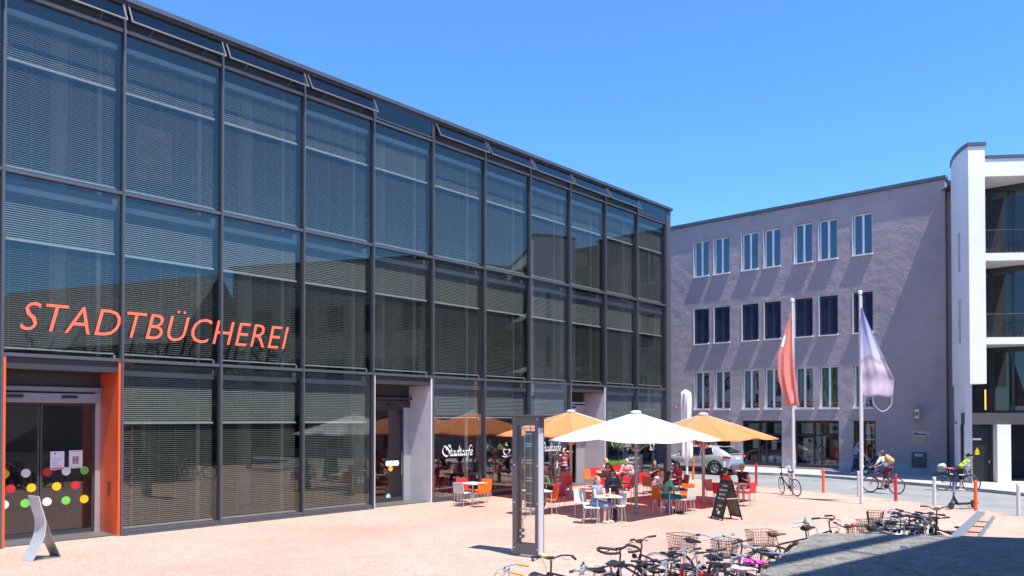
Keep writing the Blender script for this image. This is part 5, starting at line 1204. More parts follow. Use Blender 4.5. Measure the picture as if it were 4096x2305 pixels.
# ---------------- silver crossover car
def car(p, rot):
    t = thing('parked_car', 'silver crossover parked along the kerb behind the parasols, rear towards us', 'car', p, rot)
    # local: +x forward; stations (x, z_low, z_shoulder, z_top, half width, roof half width)
    st = [(-2.16, .42, .78, .86, .66, .60), (-2.10, .34, .92, 1.06, .78, .66), (-1.95, .30, 1.02, 1.16, .86, .64), (-1.60, .30, 1.06, 1.36, .895, .60), (-1.15, .30, 1.04, 1.50, .90, .60), (-.6, .28, 1.00, 1.555, .88, .61), (0, .27, .98, 1.55, .87, .61), (.5, .27, .97, 1.46, .87, .59), (.95, .27, .97, 1.20, .88, .62), (1.22, .27, .95, 1.01, .89, .70), (1.6, .28, .90, .96, .885, .66), (1.95, .32, .80, .88, .82, .58), (2.12, .36, .66, .72, .70, .5), (2.18, .44, .56, .6, .58, .4)]
    def ringp(s):
        x, zl, zs, zt, w, wr = s
        half = [(0, zl), (w * .82, zl), (w * .96, zl + .10), (w, (zl + zs) / 2 + .05), (w * .975, zs - .06), (w * .93, zs), (wr + .02, zt - .05), (wr * .8, zt - .012), (0, zt)]
        return [(x, y, z) for y, z in half] + [(x, -y, z) for y, z in half[-2:0:-1]]
    mb = MB(); rs = [ringp(s) for s in st]; n = len(rs[0]); vs = [q for r_ in rs for q in r_]; fs = []
    for i in range(len(rs) - 1):
        for k in range(n): fs.append((i * n + k, i * n + (k + 1) % n, (i + 1) * n + (k + 1) % n, (i + 1) * n + k))
    fs += [tuple(range(n - 1, -1, -1)), tuple((len(rs) - 1) * n + k for k in range(n))]
    mb.add(vs, fs); o = mb.build('body', C('car_silver', (.60, .61, .63), rough=.3, metal=.45, coat=.6), t, True)
    md = o.modifiers.new('round', 'SUBSURF'); md.levels = 2; md.render_levels = 2
    gm = C('car_glass', (.012, .014, .018), rough=.06)
    def L3(a, b, u): return tuple(a[i] * (1 - u) + b[i] * u for i in range(3))
    for sgn in (1, -1):
        for quad, nm in (((-.40, 1.02, -.40, 1.45, .28, 1.45, .98, 1.02), 'door_window'), ((-1.18, 1.07, -1.02, 1.43, -.46, 1.45, -.46, 1.02), 'door_window')):
            P = [(quad[i], quad[i + 1]) for i in range(0, 8, 2)]
            mb = MB()
            def yy(z): return .845 - (z - .99) / (1.46 - .99) * .215
            mb.add([(x, sgn * (yy(z) + d), z) for d in (.012, -.02) for x, z in P], [(0, 1, 2, 3), (7, 6, 5, 4), (0, 4, 5, 1), (1, 5, 6, 2), (2, 6, 7, 3), (3, 7, 4, 0)]); mb.build(nm, gm, t)
        mb = MB(); mb.rbox((.78, sgn * .98, 1.02), (.12, .2, .13), .04); mb.build('mirror', C('car_silver', 0), t, True)
        for x in (-.32, .55):
            mb = MB(); mb.rbox((x, sgn * .882, .90), (.16, .02, .025), .008); mb.build('door_handle', M['chrome'], t)
        # tail lamp
        mb = MB(); mb.add([(-2.10, sgn * .60, 1.0), (-2.03, sgn * .80, 1.02), (-1.62, sgn * .90, .99), (-1.75, sgn * .89, .90), (-2.05, sgn * .83, .86), (-2.16, sgn * .64, .90), (-2.04, sgn * .52, .96)], [(0, 1, 2, 3, 4, 5), (0, 5, 6)]) if False else mb.ell((-1.96, sgn * .80, .95), (.26, .115, .075), n=14, m=8); mb.build('tail_lamp', C('tail_red', (.55, .01, .015), rough=.12), t, True)
        mb = MB(); mb.ell((2.0, sgn * .62, .74), (.18, .2, .08)); mb.build('headlight', M['chrome'], t, True)
        # sill and arches in dark plastic
        mb = MB(); mb.rbox((0, sgn * .85, .31), (2.0, .12, .14), .03); mb.build('sill_trim', M['black'], t)
        for x in (-1.3, 1.32):
            mb = MB(); P = [(x + .40 * math.cos(a), sgn * .875, .34 + .40 * math.sin(a)) for a in [R(d) for d in range(-10, 191, 12)]]; mb.tube(P, .05, 6); mb.build('arch_trim', M['black'], t, True)
            mb = MB(); mb.lathe([(.36, -.06), (.36, .06)], 24); mb.X = Matrix.Identity(4); mb.v = [(vx + x, vz * .6 + sgn * .845, vy + .34) for vx, vy, vz in mb.v]; mb.build('wheel_well', M['black'], t)
            w = bpy.data.objects.new('wheel', None); COL.objects.link(w); w.parent = t; w.location = (x, sgn * .83, .335)
            mb = MB(); mb.ring(.265, .07, 28, 10); mb.v = [(a_, b_ * 1.35, c_) for a_, b_, c_ in mb.v]; mb.build('tyre', M['black'], w, True)
            mb = MB()
            for k in range(10): a = 2 * PI * k / 10 + (.12 if k % 2 else -.12); mb.tube([(.05 * math.cos(a), sgn * .075, .05 * math.sin(a)), (.215 * math.cos(a), sgn * .085, .215 * math.sin(a))], [.016, .011], 5)
            mb.ring(.215, .014, 24, 6, 'y', (0, sgn * .08, 0)); mb.ell((0, sgn * .08, 0), (.05, .02, .05)); mb.build('rim', M['alu'], w, True)
            mb = MB(); mb.lathe([(.215, -.01), (.215, .01)], 20); mb.v = [(vx, vz + sgn * .05, vy) for vx, vy, vz in mb.v]; mb.build('brake_disc', M['darkgrey'], w)
    mb = MB(); mb.add([(-1.98, y * a, z + d) for d in (.03, -.01) for y, a, z in ((1, .60, 1.17), (-1, .60, 1.17), (-1, .52, 1.43), (1, .52, 1.43))], [(0, 1, 2, 3), (7, 6, 5, 4), (0, 4, 5, 1), (1, 5, 6, 2), (2, 6, 7, 3), (3, 7, 4, 0)])
    mb.v = [(-2.0 if z < 1.3 else -1.40, y, z) for x, y, z in mb.v]; mb.build('rear_window', gm, t)
    mb = MB(); mb.add([(x, y * a, z + d) for d in (.02, -.01) for x, y, a, z in ((1.06, 1, .66, 1.10), (.46, 1, .54, 1.475), (.46, -1, .54, 1.475), (1.06, -1, .66, 1.10))], [(0, 1, 2, 3), (7, 6, 5, 4), (0, 4, 5, 1), (1, 5, 6, 2), (2, 6, 7, 3), (3, 7, 4, 0)]); mb.build('windscreen', gm, t)
    mb = MB(); mb.rbox((-1.55, 0, 1.475), (.34, 1.12, .035), .012); mb.build('roof_spoiler', C('car_silver', 0), t)
    mb = MB(); mb.rbox((-2.06, 0, 1.12), (.14, 1.16, .03), .01); mb.build('tail_spoiler', C('car_silver', 0), t)
    mb = MB(); mb.rbox((-2.155, 0, .42), (.10, 1.5, .22), .04); mb.build('rear_bumper', C('bumper_grey', (.10, .10, .11), rough=.5), t)
    mb = MB(); mb.rbox((-2.17, 0, .60), (.03, 1.46, .07), .012); mb.build('bumper_film', C('film_blue', (.05, .30, .75), rough=.3), t)
    mb = MB(); mb.rbox((-2.165, 0, .86), (.02, .52, .12), .006); mb.build('number_plate', M['white'], t)
    mb = MB(); mb.rbox((-.9, 0, 1.6), (.16, .03, .06), .012); mb.build('roof_aerial', C('car_silver', 0), t)
    for sgn in (1, -1):
        mb = MB(); P = [(-1.3 + .47 * math.cos(a), sgn * .893, .36 + .47 * math.sin(a)) for a in [R(d) for d in range(0, 120, 12)]]; mb.tube(P, .022, 5); mb.build('green_decal', C('decal_green', (.30, .55, .12), rough=.3), t, True)
cr = G(2861, 1900); hd = -E2; cc = cr + Vector((hd.x, hd.y, 0)) * 1.30 + Vector((D2.x, D2.y, 0)) * .83
car((cc.x, cc.y, -.008), math.atan2(hd.y, hd.x))
# ================================================================== BICYCLES
WR, XR, XF = .335, -.50, .54
MESH = {}
def cached(key, fn):
    if key not in MESH: MESH[key] = fn()
    return MESH[key]
def bmesh_of(f, name, m, smooth=True):
    mb = MB(); f(mb); return mb.mesh(name, m, smooth)
def bike(t, col='bk_black', step=False, bars='flat', saddle='black', guards='none', rack=False, basket=None, grips='black', steer=0, bell=None):
    """parts of one bicycle under thing t; local +x is forward"""
    P = dict(bb=(-.06, 0, .28), st=(-.20, 0, .74), ht=(.34, 0, .84), hb=(.385, 0, .66), ra=(XR, 0, WR))
    def frame(mb):
        if step:
            mb.tube([P['hb'], (.15, 0, .42), (-.02, 0, .33), P['bb']], .021, 8); mb.tube([(.36, 0, .76), (.18, 0, .56), (-.13, 0, .50)], .014, 8)
        else:
            mb.tube([P['ht'], P['st']], .017, 8); mb.tube([P['hb'], P['bb']], .021, 8)
        mb.tube([P['bb'], P['st']], .016, 8); mb.tube([P['ht'], P['hb']], .023, 8)
        for s in (.055, -.055): mb.tube([P['bb'], (XR, s, WR)], .009, 6); mb.tube([(-.19, 0, .70), (XR, s, WR)], .009, 6)
    put('frame', cached(('frame', col, step), lambda: bmesh_of(frame, 'frame', M[col])), t)
    def seatpost(mb): mb.tube([P['st'], (-.245, 0, .90)], .013, 8)
    put('seatpost', cached('seatpost', lambda: bmesh_of(seatpost, 'seatpost', M['alu'])), t)
    def sad(mb):
        mb.grid(lambda u, v: (-.38 + .30 * u, (v - .5) * 2 * (.085 * (1 - u) ** 1.2 + .018 + .02 * math.exp(-((u - .1) / .25) ** 2)), .945 - .10 * abs(v - .5) ** 2 * 4 * .3 + .02 * (1 - u) ** 2), 12, 8)
        mb.ell((-.30, 0, .915), (.10, .085, .04)); mb.ell((-.18, 0, .925), (.14, .03, .025)); mb.tube([(-.30, 0, .90), (-.18, 0, .90)], .01, 6)
    put('saddle', cached(('saddle', saddle), lambda: bmesh_of(sad, 'saddle', M['sad_' + saddle])), t)
    def tyre(mb): mb.ring(WR - .019, .0185, 36, 8)
    def rim(mb):
        mb.ring(WR - .044, .010, 36, 6)
        for k in range(18): a = 2 * PI * k / 18; s = .028 if k % 2 else -.028; mb.tube([(.02 * math.cos(a), s, .02 * math.sin(a)), ((WR - .045) * math.cos(a + .1), 0, (WR - .045) * math.sin(a + .1))], .0016, 3, False)
        mb.tube([(0, -.05, 0), (0, .05, 0)], .018, 8)
    front = bpy.data.objects.new('steering', None); COL.objects.link(front); front.parent = t; front.location = (.362, 0, 0); front.rotation_euler = (0, 0, steer)
    for x, par in ((XR, t), (XF - .362, front)):
        w = put('wheel', cached('tyre', lambda: bmesh_of(tyre, 'tyre', M['black'])), par, (x, 0, WR))
        if par is t: put('rim', cached('rim', lambda: bmesh_of(rim, 'rim', M['alu'])), w)
        else: put('rim', MESH['rim'], par, (x, 0, WR))
    def fork(mb):
        for s in (.05, -.05): mb.tube([(.02, s, .655), (.06, s, .56), (XF - .362, s, WR)], [.013, .012, .009], 6)
        mb.tube([(.022, -.055, .66), (.022, .055, .66)], .016, 6)
    put('fork', cached(('fork', col), lambda: bmesh_of(fork, 'fork', M['black' if col == 'bk_silver' else col])), front)
    def hb(mb):
        mb.tube([(-.02, 0, .83), (-.045, 0, .97), (-.03, 0, 1.03)], .014, 8)
        if bars == 'flat': mb.tube([(-.05, .29, 1.05), (-.03, .08, 1.04), (-.02, 0, 1.035), (-.03, -.08, 1.04), (-.05, -.29, 1.05)], .012, 8)
        elif bars == 'swept': mb.tube(catmull3([(-.22, .29, 1.07), (-.10, .27, 1.09), (.0, .15, 1.08), (.01, 0, 1.035), (.0, -.15, 1.08), (-.10, -.27, 1.09), (-.22, -.29, 1.07)]), .012, 8)
        elif bars == 'butterfly':
            for s in (1, -1): mb.tube(catmull3([(0, .02 * s, 1.04), (.05, .14 * s, 1.06), (.11, .27 * s, 1.07), (.03, .33 * s, 1.05), (-.11, .30 * s, 1.03), (-.14, .18 * s, 1.02), (-.13, .08 * s, 1.02)]), .020, 8)
        elif bars == 'riser': mb.tube(catmull3([(-.07, .30, 1.10), (-.02, .15, 1.09), (0, .05, 1.03), (0, -.05, 1.03), (-.02, -.15, 1.09), (-.07, -.30, 1.10)]), .012, 8)
        # brake levers and lamp clamp
        for s in (1, -1): mb.tube([(-.02, .17 * s, 1.05), (.05, .20 * s, 1.02), (.05, .28 * s, 1.02)], .006, 5)
        mb.rbox((-.01, 0, 1.06), (.05, .10, .03), .008)
    def catmull3(Q):
        out = []; Q = [Vector(q) for q in Q]
        for i in range(len(Q) - 1):
            a, b, c, d = Q[max(i - 1, 0)], Q[i], Q[i + 1], Q[min(i + 2, len(Q) - 1)]
            for j in range(4): u = j / 4; out.append(.5 * ((2 * b) + (c - a) * u + (2 * a - 5 * b + 4 * c - d) * u * u + (3 * b - a - 3 * c + d) * u ** 3))
        return out + [Q[-1]]
    hbm = M['black'] if bars == 'butterfly' else M['alu' if col != 'bk_black' else 'darkgrey']
    h = put('handlebar', cached(('hb', bars, hbm.name), lambda: bmesh_of(hb, 'handlebar', hbm)), front)
    if bars != 'butterfly':
        ends = {'flat': ((-.05, .30, 1.05), (-.04, .17, 1.045)), 'swept': ((-.24, .29, 1.068), (-.11, .275, 1.09)), 'riser': ((-.075, .31, 1.10), (-.045, .19, 1.095))}[bars]
        for s in (1, -1):
            def gr(mb): mb.cap(*[Vector((q[0], q[1] * s, q[2])) for q in ends], .018, .018, 8)
            put('grip', cached(('grip', bars, grips, s), lambda: bmesh_of(gr, 'grip', M['grip_' + grips])), h)
    def cables(mb):
        for s in (1, -1): mb.tube(catmull3([(.03, .16 * s, 1.04), (.13, .10 * s, 1.03), (.14, .03 * s, .88), (.04, .02 * s, .74)]), .003, 4)
    put('cable', cached('cables', lambda: bmesh_of(cables, 'cable', M['black'])), h)
    def lamp(mb): mb.ell((.10, 0, .80), (.045, .04, .04)); mb.tube([(.02, 0, .78), (.08, 0, .80)], .008, 5)
    put('front_lamp', cached('lamp', lambda: bmesh_of(lamp, 'front_lamp', M['black_gloss'])), front)
    def crank(mb):
        mb.lathe([(.092, -.004), (.092, .004)], 24); mb.v = [(x - .06, z - .055, y + .28) for x, y, z in mb.v]
        for s, a in ((-1, -.9), (1, -.9 + PI)):
            e = (-.06 + .17 * math.cos(a), .075 * s, .28 + .17 * math.sin(a)); mb.tube([(-.06, .06 * s, .28), e], .010, 6); mb.box((e[0], .12 * s, e[2]), (.09, .08, .022))
        mb.tube([(-.06, -.06, .28), (-.06, .06, .28)], .02, 8)
        mb.tube([(-.06, -.055, .372), (XR, -.055, WR + .04)], .004, 4); mb.tube([(-.06, -.055, .188), (XR, -.055, WR - .04)], .004, 4)
    put('crankset', cached('crank', lambda: bmesh_of(crank, 'crankset', M['darkgrey'])), t)
    if guards != 'none':
        def guard(mb, a0, a1): mb.grid(lambda u, v: ((WR + .025) * math.cos(R(a0 + (a1 - a0) * u)), (v - .5) * .055, (WR + .025) * math.sin(R(a0 + (a1 - a0) * u)) - .012 * (2 * v - 1) ** 2), 20, 4)
        gm = M['guard_' + guards]
        def g1(mb): guard(mb, 15, 200)
        def g2(mb): guard(mb, 20, 165)
        for nm, f_, par, x in (('rear_mudguard', g1, t, XR), ('front_mudguard', g2, front, XF - .362)):
            me = cached((nm, guards), lambda: bmesh_of(f_, nm, gm)); o = put(nm, me, par, (x, 0, WR)); md = o.modifiers.new('thickness', 'SOLIDIFY'); md.thickness = .003
    if rack or basket in ('rear', 'bag'):
        def rk(mb):
            for s in (.06, -.06): mb.tube([(-.22, s, .73), (-.80, s, .73)], .006, 5); mb.tube([(-.62, s, .73), (XR, s, WR)], .005, 5); mb.tube([(-.48, s, .73), (XR, s, WR)], .005, 5)
            for x in (-.3, -.45, -.6, -.79): mb.tube([(x, -.06, .73), (x, .06, .73)], .005, 5)
        put('rack', cached('rack', lambda: bmesh_of(rk, 'rack', M['black'])), t)
        put('rear_lamp', cached('rlamp', lambda: bmesh_of(lambda mb: mb.rbox((-.82, 0, .71), (.03, .09, .05), .01), 'rear_lamp', C('tail_red', 0))), t)
    def wire(mb, c, L_, W2, Hh, nx=9, nz=5):
        """open wire basket, wider at the top"""
        for j in range(nz + 1):
            k = .80 + .20 * j / nz; z = c[2] + Hh * j / nz; q = [(c[0] - L_ / 2 * k, c[1] - W2 / 2 * k, z), (c[0] + L_ / 2 * k, c[1] - W2 / 2 * k, z), (c[0] + L_ / 2 * k, c[1] + W2 / 2 * k, z), (c[0] - L_ / 2 * k, c[1] + W2 / 2 * k, z)]
            r_ = .006 if j == nz else .0028
            for i in range(4): mb.tube([q[i], q[(i + 1) % 4]], r_, 4, False)
        for i in range(nx + 1):
            f_ = i / nx - .5
            for s in (-1, 1):
                mb.tube([(c[0] + L_ * f_ * .8, c[1] + s * W2 / 2 * .8, c[2]), (c[0] + L_ * f_, c[1] + s * W2 / 2, c[2] + Hh)], .0028, 4, False); mb.tube([(c[0] + s * L_ / 2 * .8, c[1] + W2 * f_ * .8, c[2]), (c[0] + s * L_ / 2, c[1] + W2 * f_, c[2] + Hh)], .0028, 4, False)
            mb.tube([(c[0] + L_ * f_ * .8, c[1] - W2 * .4, c[2]), (c[0] + L_ * f_ * .8, c[1] + W2 * .4, c[2])], .0028, 4, False)
    if basket == 'rear': put('basket', cached('bask_r', lambda: bmesh_of(lambda mb: wire(mb, (-.52, 0, .745), .44, .34, .25), 'basket', M['black'], False)), t)
    if basket == 'front': put('basket', cached('bask_f', lambda: bmesh_of(lambda mb: wire(mb, (.25, 0, .80), .30, .40, .25), 'basket', M['black'], False)), front)
    if basket == 'bag':
        put('basket', cached('bask_r', lambda: bmesh_of(lambda mb: wire(mb, (-.52, 0, .745), .44, .34, .25), 'basket', M['black'], False)), t)
        bgm = MB(); bgm.ell((-.50, 0, .95), (.19, .14, .17)); bgm.ell((-.55, .02, .84), (.18, .14, .10)); put('grey_bag', remeshed(bgm, 'grey_bag', C('bag_grey', (.36, .38, .40), rough=.6, var=.5, vscale=9), .015, 3), t)
    if bell: put('bell', cached(('bell', bell), lambda: bmesh_of(lambda mb: mb.ell((-.02, .10, 1.09), (.045, .045, .035)), 'bell', M[bell])), h)
    return t
for k, c, r_, mt in (('bk_black', (.014, .014, .016), .35, .2), ('bk_silver', (.50, .51, .53), .3, .7), ('bk_red', (.62, .02, .03), .3, 0), ('bk_blue', (.02, .06, .25), .3, 0), ('bk_white', (.70, .71, .72), .35, 0), ('bk_yellow', (.70, .50, .03), .35, 0), ('bk_green', (.03, .14, .08), .35, 0)): M[k] = mat(k, c, r_, mt, coat=.3)
for k, c in (('black', (.015, .015, .016)), ('pink', (.80, .04, .32)), ('lilac', (.55, .35, .52)), ('red', (.65, .03, .08)), ('brown', (.16, .06, .03))): M['sad_' + k] = mat('saddle_' + k, c, .45)
for k, c in (('black', (.02, .02, .022)), ('tan', (.60, .30, .08)), ('white', (.72, .72, .70))): M['grip_' + k] = mat('grip_' + k, c, .6)
M['guard_silver'] = M['silver']; M['guard_black'] = M['black_gloss']; M['bell_chrome'] = M['chrome']; M['bell_lime'] = mat('bell_lime', (.50, .62, .20), .3); M['bell_mint'] = mat('bell_mint', (.20, .50, .22), .3); M['bell_white'] = M['white']
def spot(u, v, head, lab, z=1.06, lean=0, grp='bicycles parked at the rack', **kw):
    """stand a bicycle so that its handlebar centre comes at this photo point"""
    q = G(u, v, z); h = unit(R(head)) * .34; t = thing('bicycle', lab, 'bicycle', (q.x - h.x, q.y - h.y, 0), R(head), grp); t.rotation_euler = (R(lean), 0, R(head))
    return bike(t, **kw)
spot(2030, 2282, 152, 'silver bicycle with tan grips and chrome bell, leftmost of the row', col='bk_silver', bars='swept', grips='tan', bell='bell_chrome', guards='silver', step=True, steer=R(20))
spot(2208, 2224, 165, 'grey-black bicycle with lime bell close to the display pillar', col='bk_black', bars='swept', bell='bell_lime', guards='black', steer=R(-65), z=1.08)
spot(2325, 2283, -35, 'silver city bicycle with white lamp low at the picture edge', col='bk_silver', bars='riser', guards='silver', bell='bell_chrome', steer=R(15))
spot(2478, 2192, 118, 'black touring bicycle with looped butterfly handlebar', col='bk_black', bars='butterfly', guards='silver', rack=True, steer=R(0), z=1.07)
spot(2562, 2146, 128, 'dark bicycle with high flat handlebar behind the butterfly bar', col='bk_black', bars='riser', rack=True, steer=R(5), z=1.12)
spot(2612, 2240, -48, 'black mountain bicycle with dark flat handlebar and silver mudguards', col='bk_black', bars='flat', guards='silver', steer=R(-30))
spot(2735, 2197, 130, 'red bicycle with white flat handlebar and black saddle', col='bk_red', bars='flat', steer=R(-10), guards='black')
spot(2795, 2262, -40, 'blue bicycle with black saddle in front of the red one', col='bk_blue', bars='flat', rack=True, steer=R(20))
spot(2872, 2140, -62, 'white and blue bicycle with white-green bell, front wheel towards us', col='bk_white', bars='swept', bell='bell_mint', steer=R(-25), basket='rear', z=1.1)
spot(2962, 2163, 120, 'black bicycle with dark basket left of the pink saddles', col='bk_black', bars='flat', basket='front', guards='black', steer=R(15))
spot(2960, 2222, -70, 'silver bicycle with big pale mudguard facing us', col='bk_silver', bars='flat', guards='silver', steer=R(10))
spot(3190, 2232, -30, 'bicycle with magenta saddle cover beside the ledge', col='bk_white', saddle='pink', bars='flat', guards='black', steer=R(0), z=1.03)
spot(3150, 2262, -36, 'bicycle with lilac saddle cover beside the ledge', col='bk_yellow', saddle='lilac', bars='flat', guards='silver', rack=True, z=1.03)
spot(3228, 2106, 8, 'black bicycle with open wire basket over the rear wheel', col='bk_black', bars='swept', basket='rear', saddle='brown', grips='white', guards='black', steer=R(-30), z=1.05)
spot(3322, 2068, 25, 'black bicycle with tall swept handlebar alone behind the ledge corner', col='bk_black', bars='swept', guards='black', steer=R(-70), z=1.1)
spot(3392, 2106, 200, 'black bicycle with red bell just above the ledge edge', col='bk_black', bars='swept', saddle='black', bell='bk_red', guards='black', steer=R(25), z=1.06, step=True)
spot(3640, 2072, 12, 'black bicycle with mesh rear basket at the left of the tangle', col='bk_black', bars='flat', basket='rear', guards='black', rack=True, z=1.02)
spot(3660, 2048, 20, 'dark bicycle with front basket and flipped lid in the tangle', col='bk_black', bars='swept', basket='rear', guards='black', steer=R(30), z=1.1)
spot(3560, 2040, 150, 'dark green bicycle with brown wicker-dark basket in the tangle', col='bk_green', bars='swept', basket='front', guards='black', z=1.1)
spot(3620, 2098, 5, 'white bicycle low in the tangle, nearest the ledge', col='bk_white', bars='riser', basket='rear', guards='silver', z=1.0)
spot(3690, 2064, 40, 'blue bicycle in the middle of the tangle', col='bk_blue', bars='flat', guards='silver', z=1.06)
spot(3705, 2092, -20, 'silver bicycle near the balustrade end of the tangle', col='bk_silver', bars='riser', guards='black', z=1.05)
spot(3742, 2016, 35, 'black bicycle with tallest handlebar at the right of the tangle', col='bk_black', bars='riser', guards='black', rack=True, steer=R(40), z=1.15)
spot(3722, 2048, 20, 'black bicycle with thick treaded front wheel by the balustrade', col='bk_black', bars='flat', steer=R(10), z=1.08)
spot(2440, 2268, 140, 'black bicycle between the silver city bicycle and the butterfly bar', col='bk_black', bars='flat', guards='black', rack=True, z=1.02)
spot(2660, 2268, 135, 'dark green bicycle low in the front row near the red frame', col='bk_green', bars='flat', guards='black', z=1.0)
spot(2840, 2212, 125, 'black bicycle in the shadow of the white-belled one', col='bk_black', bars='flat', guards='black', rack=True, z=1.02)
spot(2905, 2275, -55, 'black bicycle at the lower edge below the dark basket', col='bk_black', bars='riser', guards='black', z=1.0)
spot(3040, 2215, 128, 'black bicycle between the dark basket and pink saddle', col='bk_black', bars='swept', guards='black', z=1.0)
spot(3090, 2270, 130, 'black bicycle with red saddle cover touching the ledge', col='bk_black', bars='flat', saddle='red', guards='silver', z=1.0)
spot(3600, 2062, -160, 'black bicycle at the back of the tangle', col='bk_black', bars='swept', guards='black', z=1.08)
spot(3530, 2092, 170, 'silver bicycle with black saddle at the left of the tangle', col='bk_silver', bars='flat', guards='black', z=1.0)
spot(3672, 2110, 160, 'black bicycle with white grips low in the tangle', col='bk_black', bars='flat', grips='white', guards='black', z=.98)
spot(3745, 2078, 110, 'black bicycle squeezed beside the balustrade coping', col='bk_black', bars='flat', guards='black', z=1.02)
# mascot-green bottle on one handlebar
q = G(3221, 2097, 1.10); t = thing('water_bottle', 'small green bottle standing on the wire-basket bicycle', 'bottle', q)
mb = MB(); mb.lathe([(.026, 0), (.032, .015), (.030, .05), (.016, .075), (.020, .095), (.008, .11)], 10); mb.build('body', C('bottle_green', (.06, .30, .16), rough=.4), t, True); mb = MB(); mb.lathe([(.014, .1101), (.010, .125)], 8); mb.build('cap', C('bottle_cap', (.2, .2, .2)), t)
# rack hoops
for i, (u, v) in enumerate(((2640, 2215), (2985, 2185), (3110, 2215), (3560, 2100))):
    q = G(u, v, .8); t = thing('bicycle_rack', ('steel hoop of the bicycle rack under the black mountain bicycle', 'steel hoop of the bicycle rack between silver and black bicycles', 'steel hoop of the bicycle rack by the pink saddle', 'steel hoop of the bicycle rack inside the tangle')[i], 'bicycle rack', (q.x, q.y, 0), R(-52), 'hoops of the bicycle rack')
    mb = MB(); mb.tube([(-.3, 0, 0), (-.3, 0, .65)] + [(-.3 * math.cos(R(a)), 0, .65 + .15 * math.sin(R(a))) for a in range(15, 180, 15)] + [(.3, 0, .65), (.3, 0, 0)], .024, 10); mb.build('hoop', M['alu'], t, True)
    mb = MB()
    for x in (-.3, .3): mb.lathe([(.06, 0), (.06, .01), (.03, .015)], 12, (x, 0, 0))
    mb.build('foot_flange', M['steel'], t)
# bicycle leaning against the flagpole
a, b = G(3126, 1976), G(3190, 1986.7); d = (a - b); hd_ = math.atan2(d.y, d.x); c_ = (a + b) / 2
t = thing('bicycle', 'black city bicycle leaning against the red flag pole', 'bicycle', (c_.x, c_.y, 0), hd_); t.rotation_euler = (R(-7), 0, hd_); bike(t, col='bk_black', bars='flat', steer=R(-14), grips='white', rack=False)
# rider's red bicycle and the mounted black one
a, b = G(3493.5, 1970), G(3578, 1977); c_ = (a + b) / 2; h1 = math.atan2(.80, -.62)
RB = thing('bicycle', 'bright red bicycle ridden by the man with tan rucksack', 'bicycle', (c_.x, c_.y, -.008), h1); bike(RB, col='bk_red', bars='flat', steer=R(4))
a, b = G(3876, 1966), G(3774, 1962); c_ = (a + b) / 2; h2 = math.atan2((a - b).y * .9, (a - b).x)
KB = thing('bicycle', 'black touring bicycle with grey bag in rear basket, being mounted', 'bicycle', (c_.x, c_.y, -.008), h2); bike(KB, col='bk_black', bars='flat', saddle='red', basket='bag', guards='black')
# e-scooter
a, b = G(3805, 2038), G(3886, 2034); d = a - b; hh = math.atan2(d.y, d.x)
t = thing('electric_scooter', 'black electric scooter standing by the orange bollard', 'scooter', (a.x, a.y, 0), hh)
for x in (0, -.98):
    w = put('wheel', bmesh_of(lambda mb: (mb.ring(.095, .03, 24, 8)), 'tyre', M['black']), t, (x, 0, .125)); mb = MB(); mb.lathe([(.075, -.02), (.075, .02)], 16); mb.v = [(p[0], p[2], p[1]) for p in mb.v]; mb.build('rim', M['darkgrey'], w)
mb = MB(); mb.rbox((-.55, 0, .17), (.66, .17, .06), .02); mb.tube([(-.25, 0, .18), (-.12, 0, .36), (-.10, 0, .42)], [.05, .045, .04], 8); mb.build('deck', M['black'], t, True)
mb = MB(); mb.tube([(-.08, 0, .30), (-.20, 0, 1.12)], .026, 10); mb.tube([(0, .045, .125), (-.05, .03, .30), (-.085, 0, .36)], .018, 6); mb.tube([(0, -.045, .125), (-.05, -.03, .30), (-.085, 0, .36)], .018, 6); st_ = mb.build('stem', M['darkgrey'], t, True)
mb = MB(); mb.tube([(-.115, 0, .56), (-.16, 0, .86)], .0275, 10); mb.build('purple_band', C('scooter_purple', (.25, .22, .60), rough=.4), st_)
mb = MB(); mb.tube([(-.24, .24, 1.13), (-.20, 0, 1.11), (-.24, -.24, 1.13)], .014, 8); mb.rbox((-.19, 0, 1.10), (.07, .09, .05), .012); hb_ = mb.build('handlebar', M['black'], t, True)
for s in (1, -1): mb = MB(); mb.cap((-.245, .25 * s, 1.131), (-.22, .13 * s, 1.122), .019); mb.build('grip', M['grip_white'], hb_)
mb = MB(); mb.grid(lambda u, v: (-.98 + .15 * math.cos(R(20 + 150 * u)), (v - .5) * .09, .125 + .15 * math.sin(R(20 + 150 * u))), 12, 3); o = mb.build('mudguard', M['black'], t); md = o.modifiers.new('thickness', 'SOLIDIFY'); md.thickness = .006
mb = MB(); mb.tube([(-.6, .06, .14), (-.68, .16, .0)], .009, 6); mb.build('kickstand', M['darkgrey'], t)

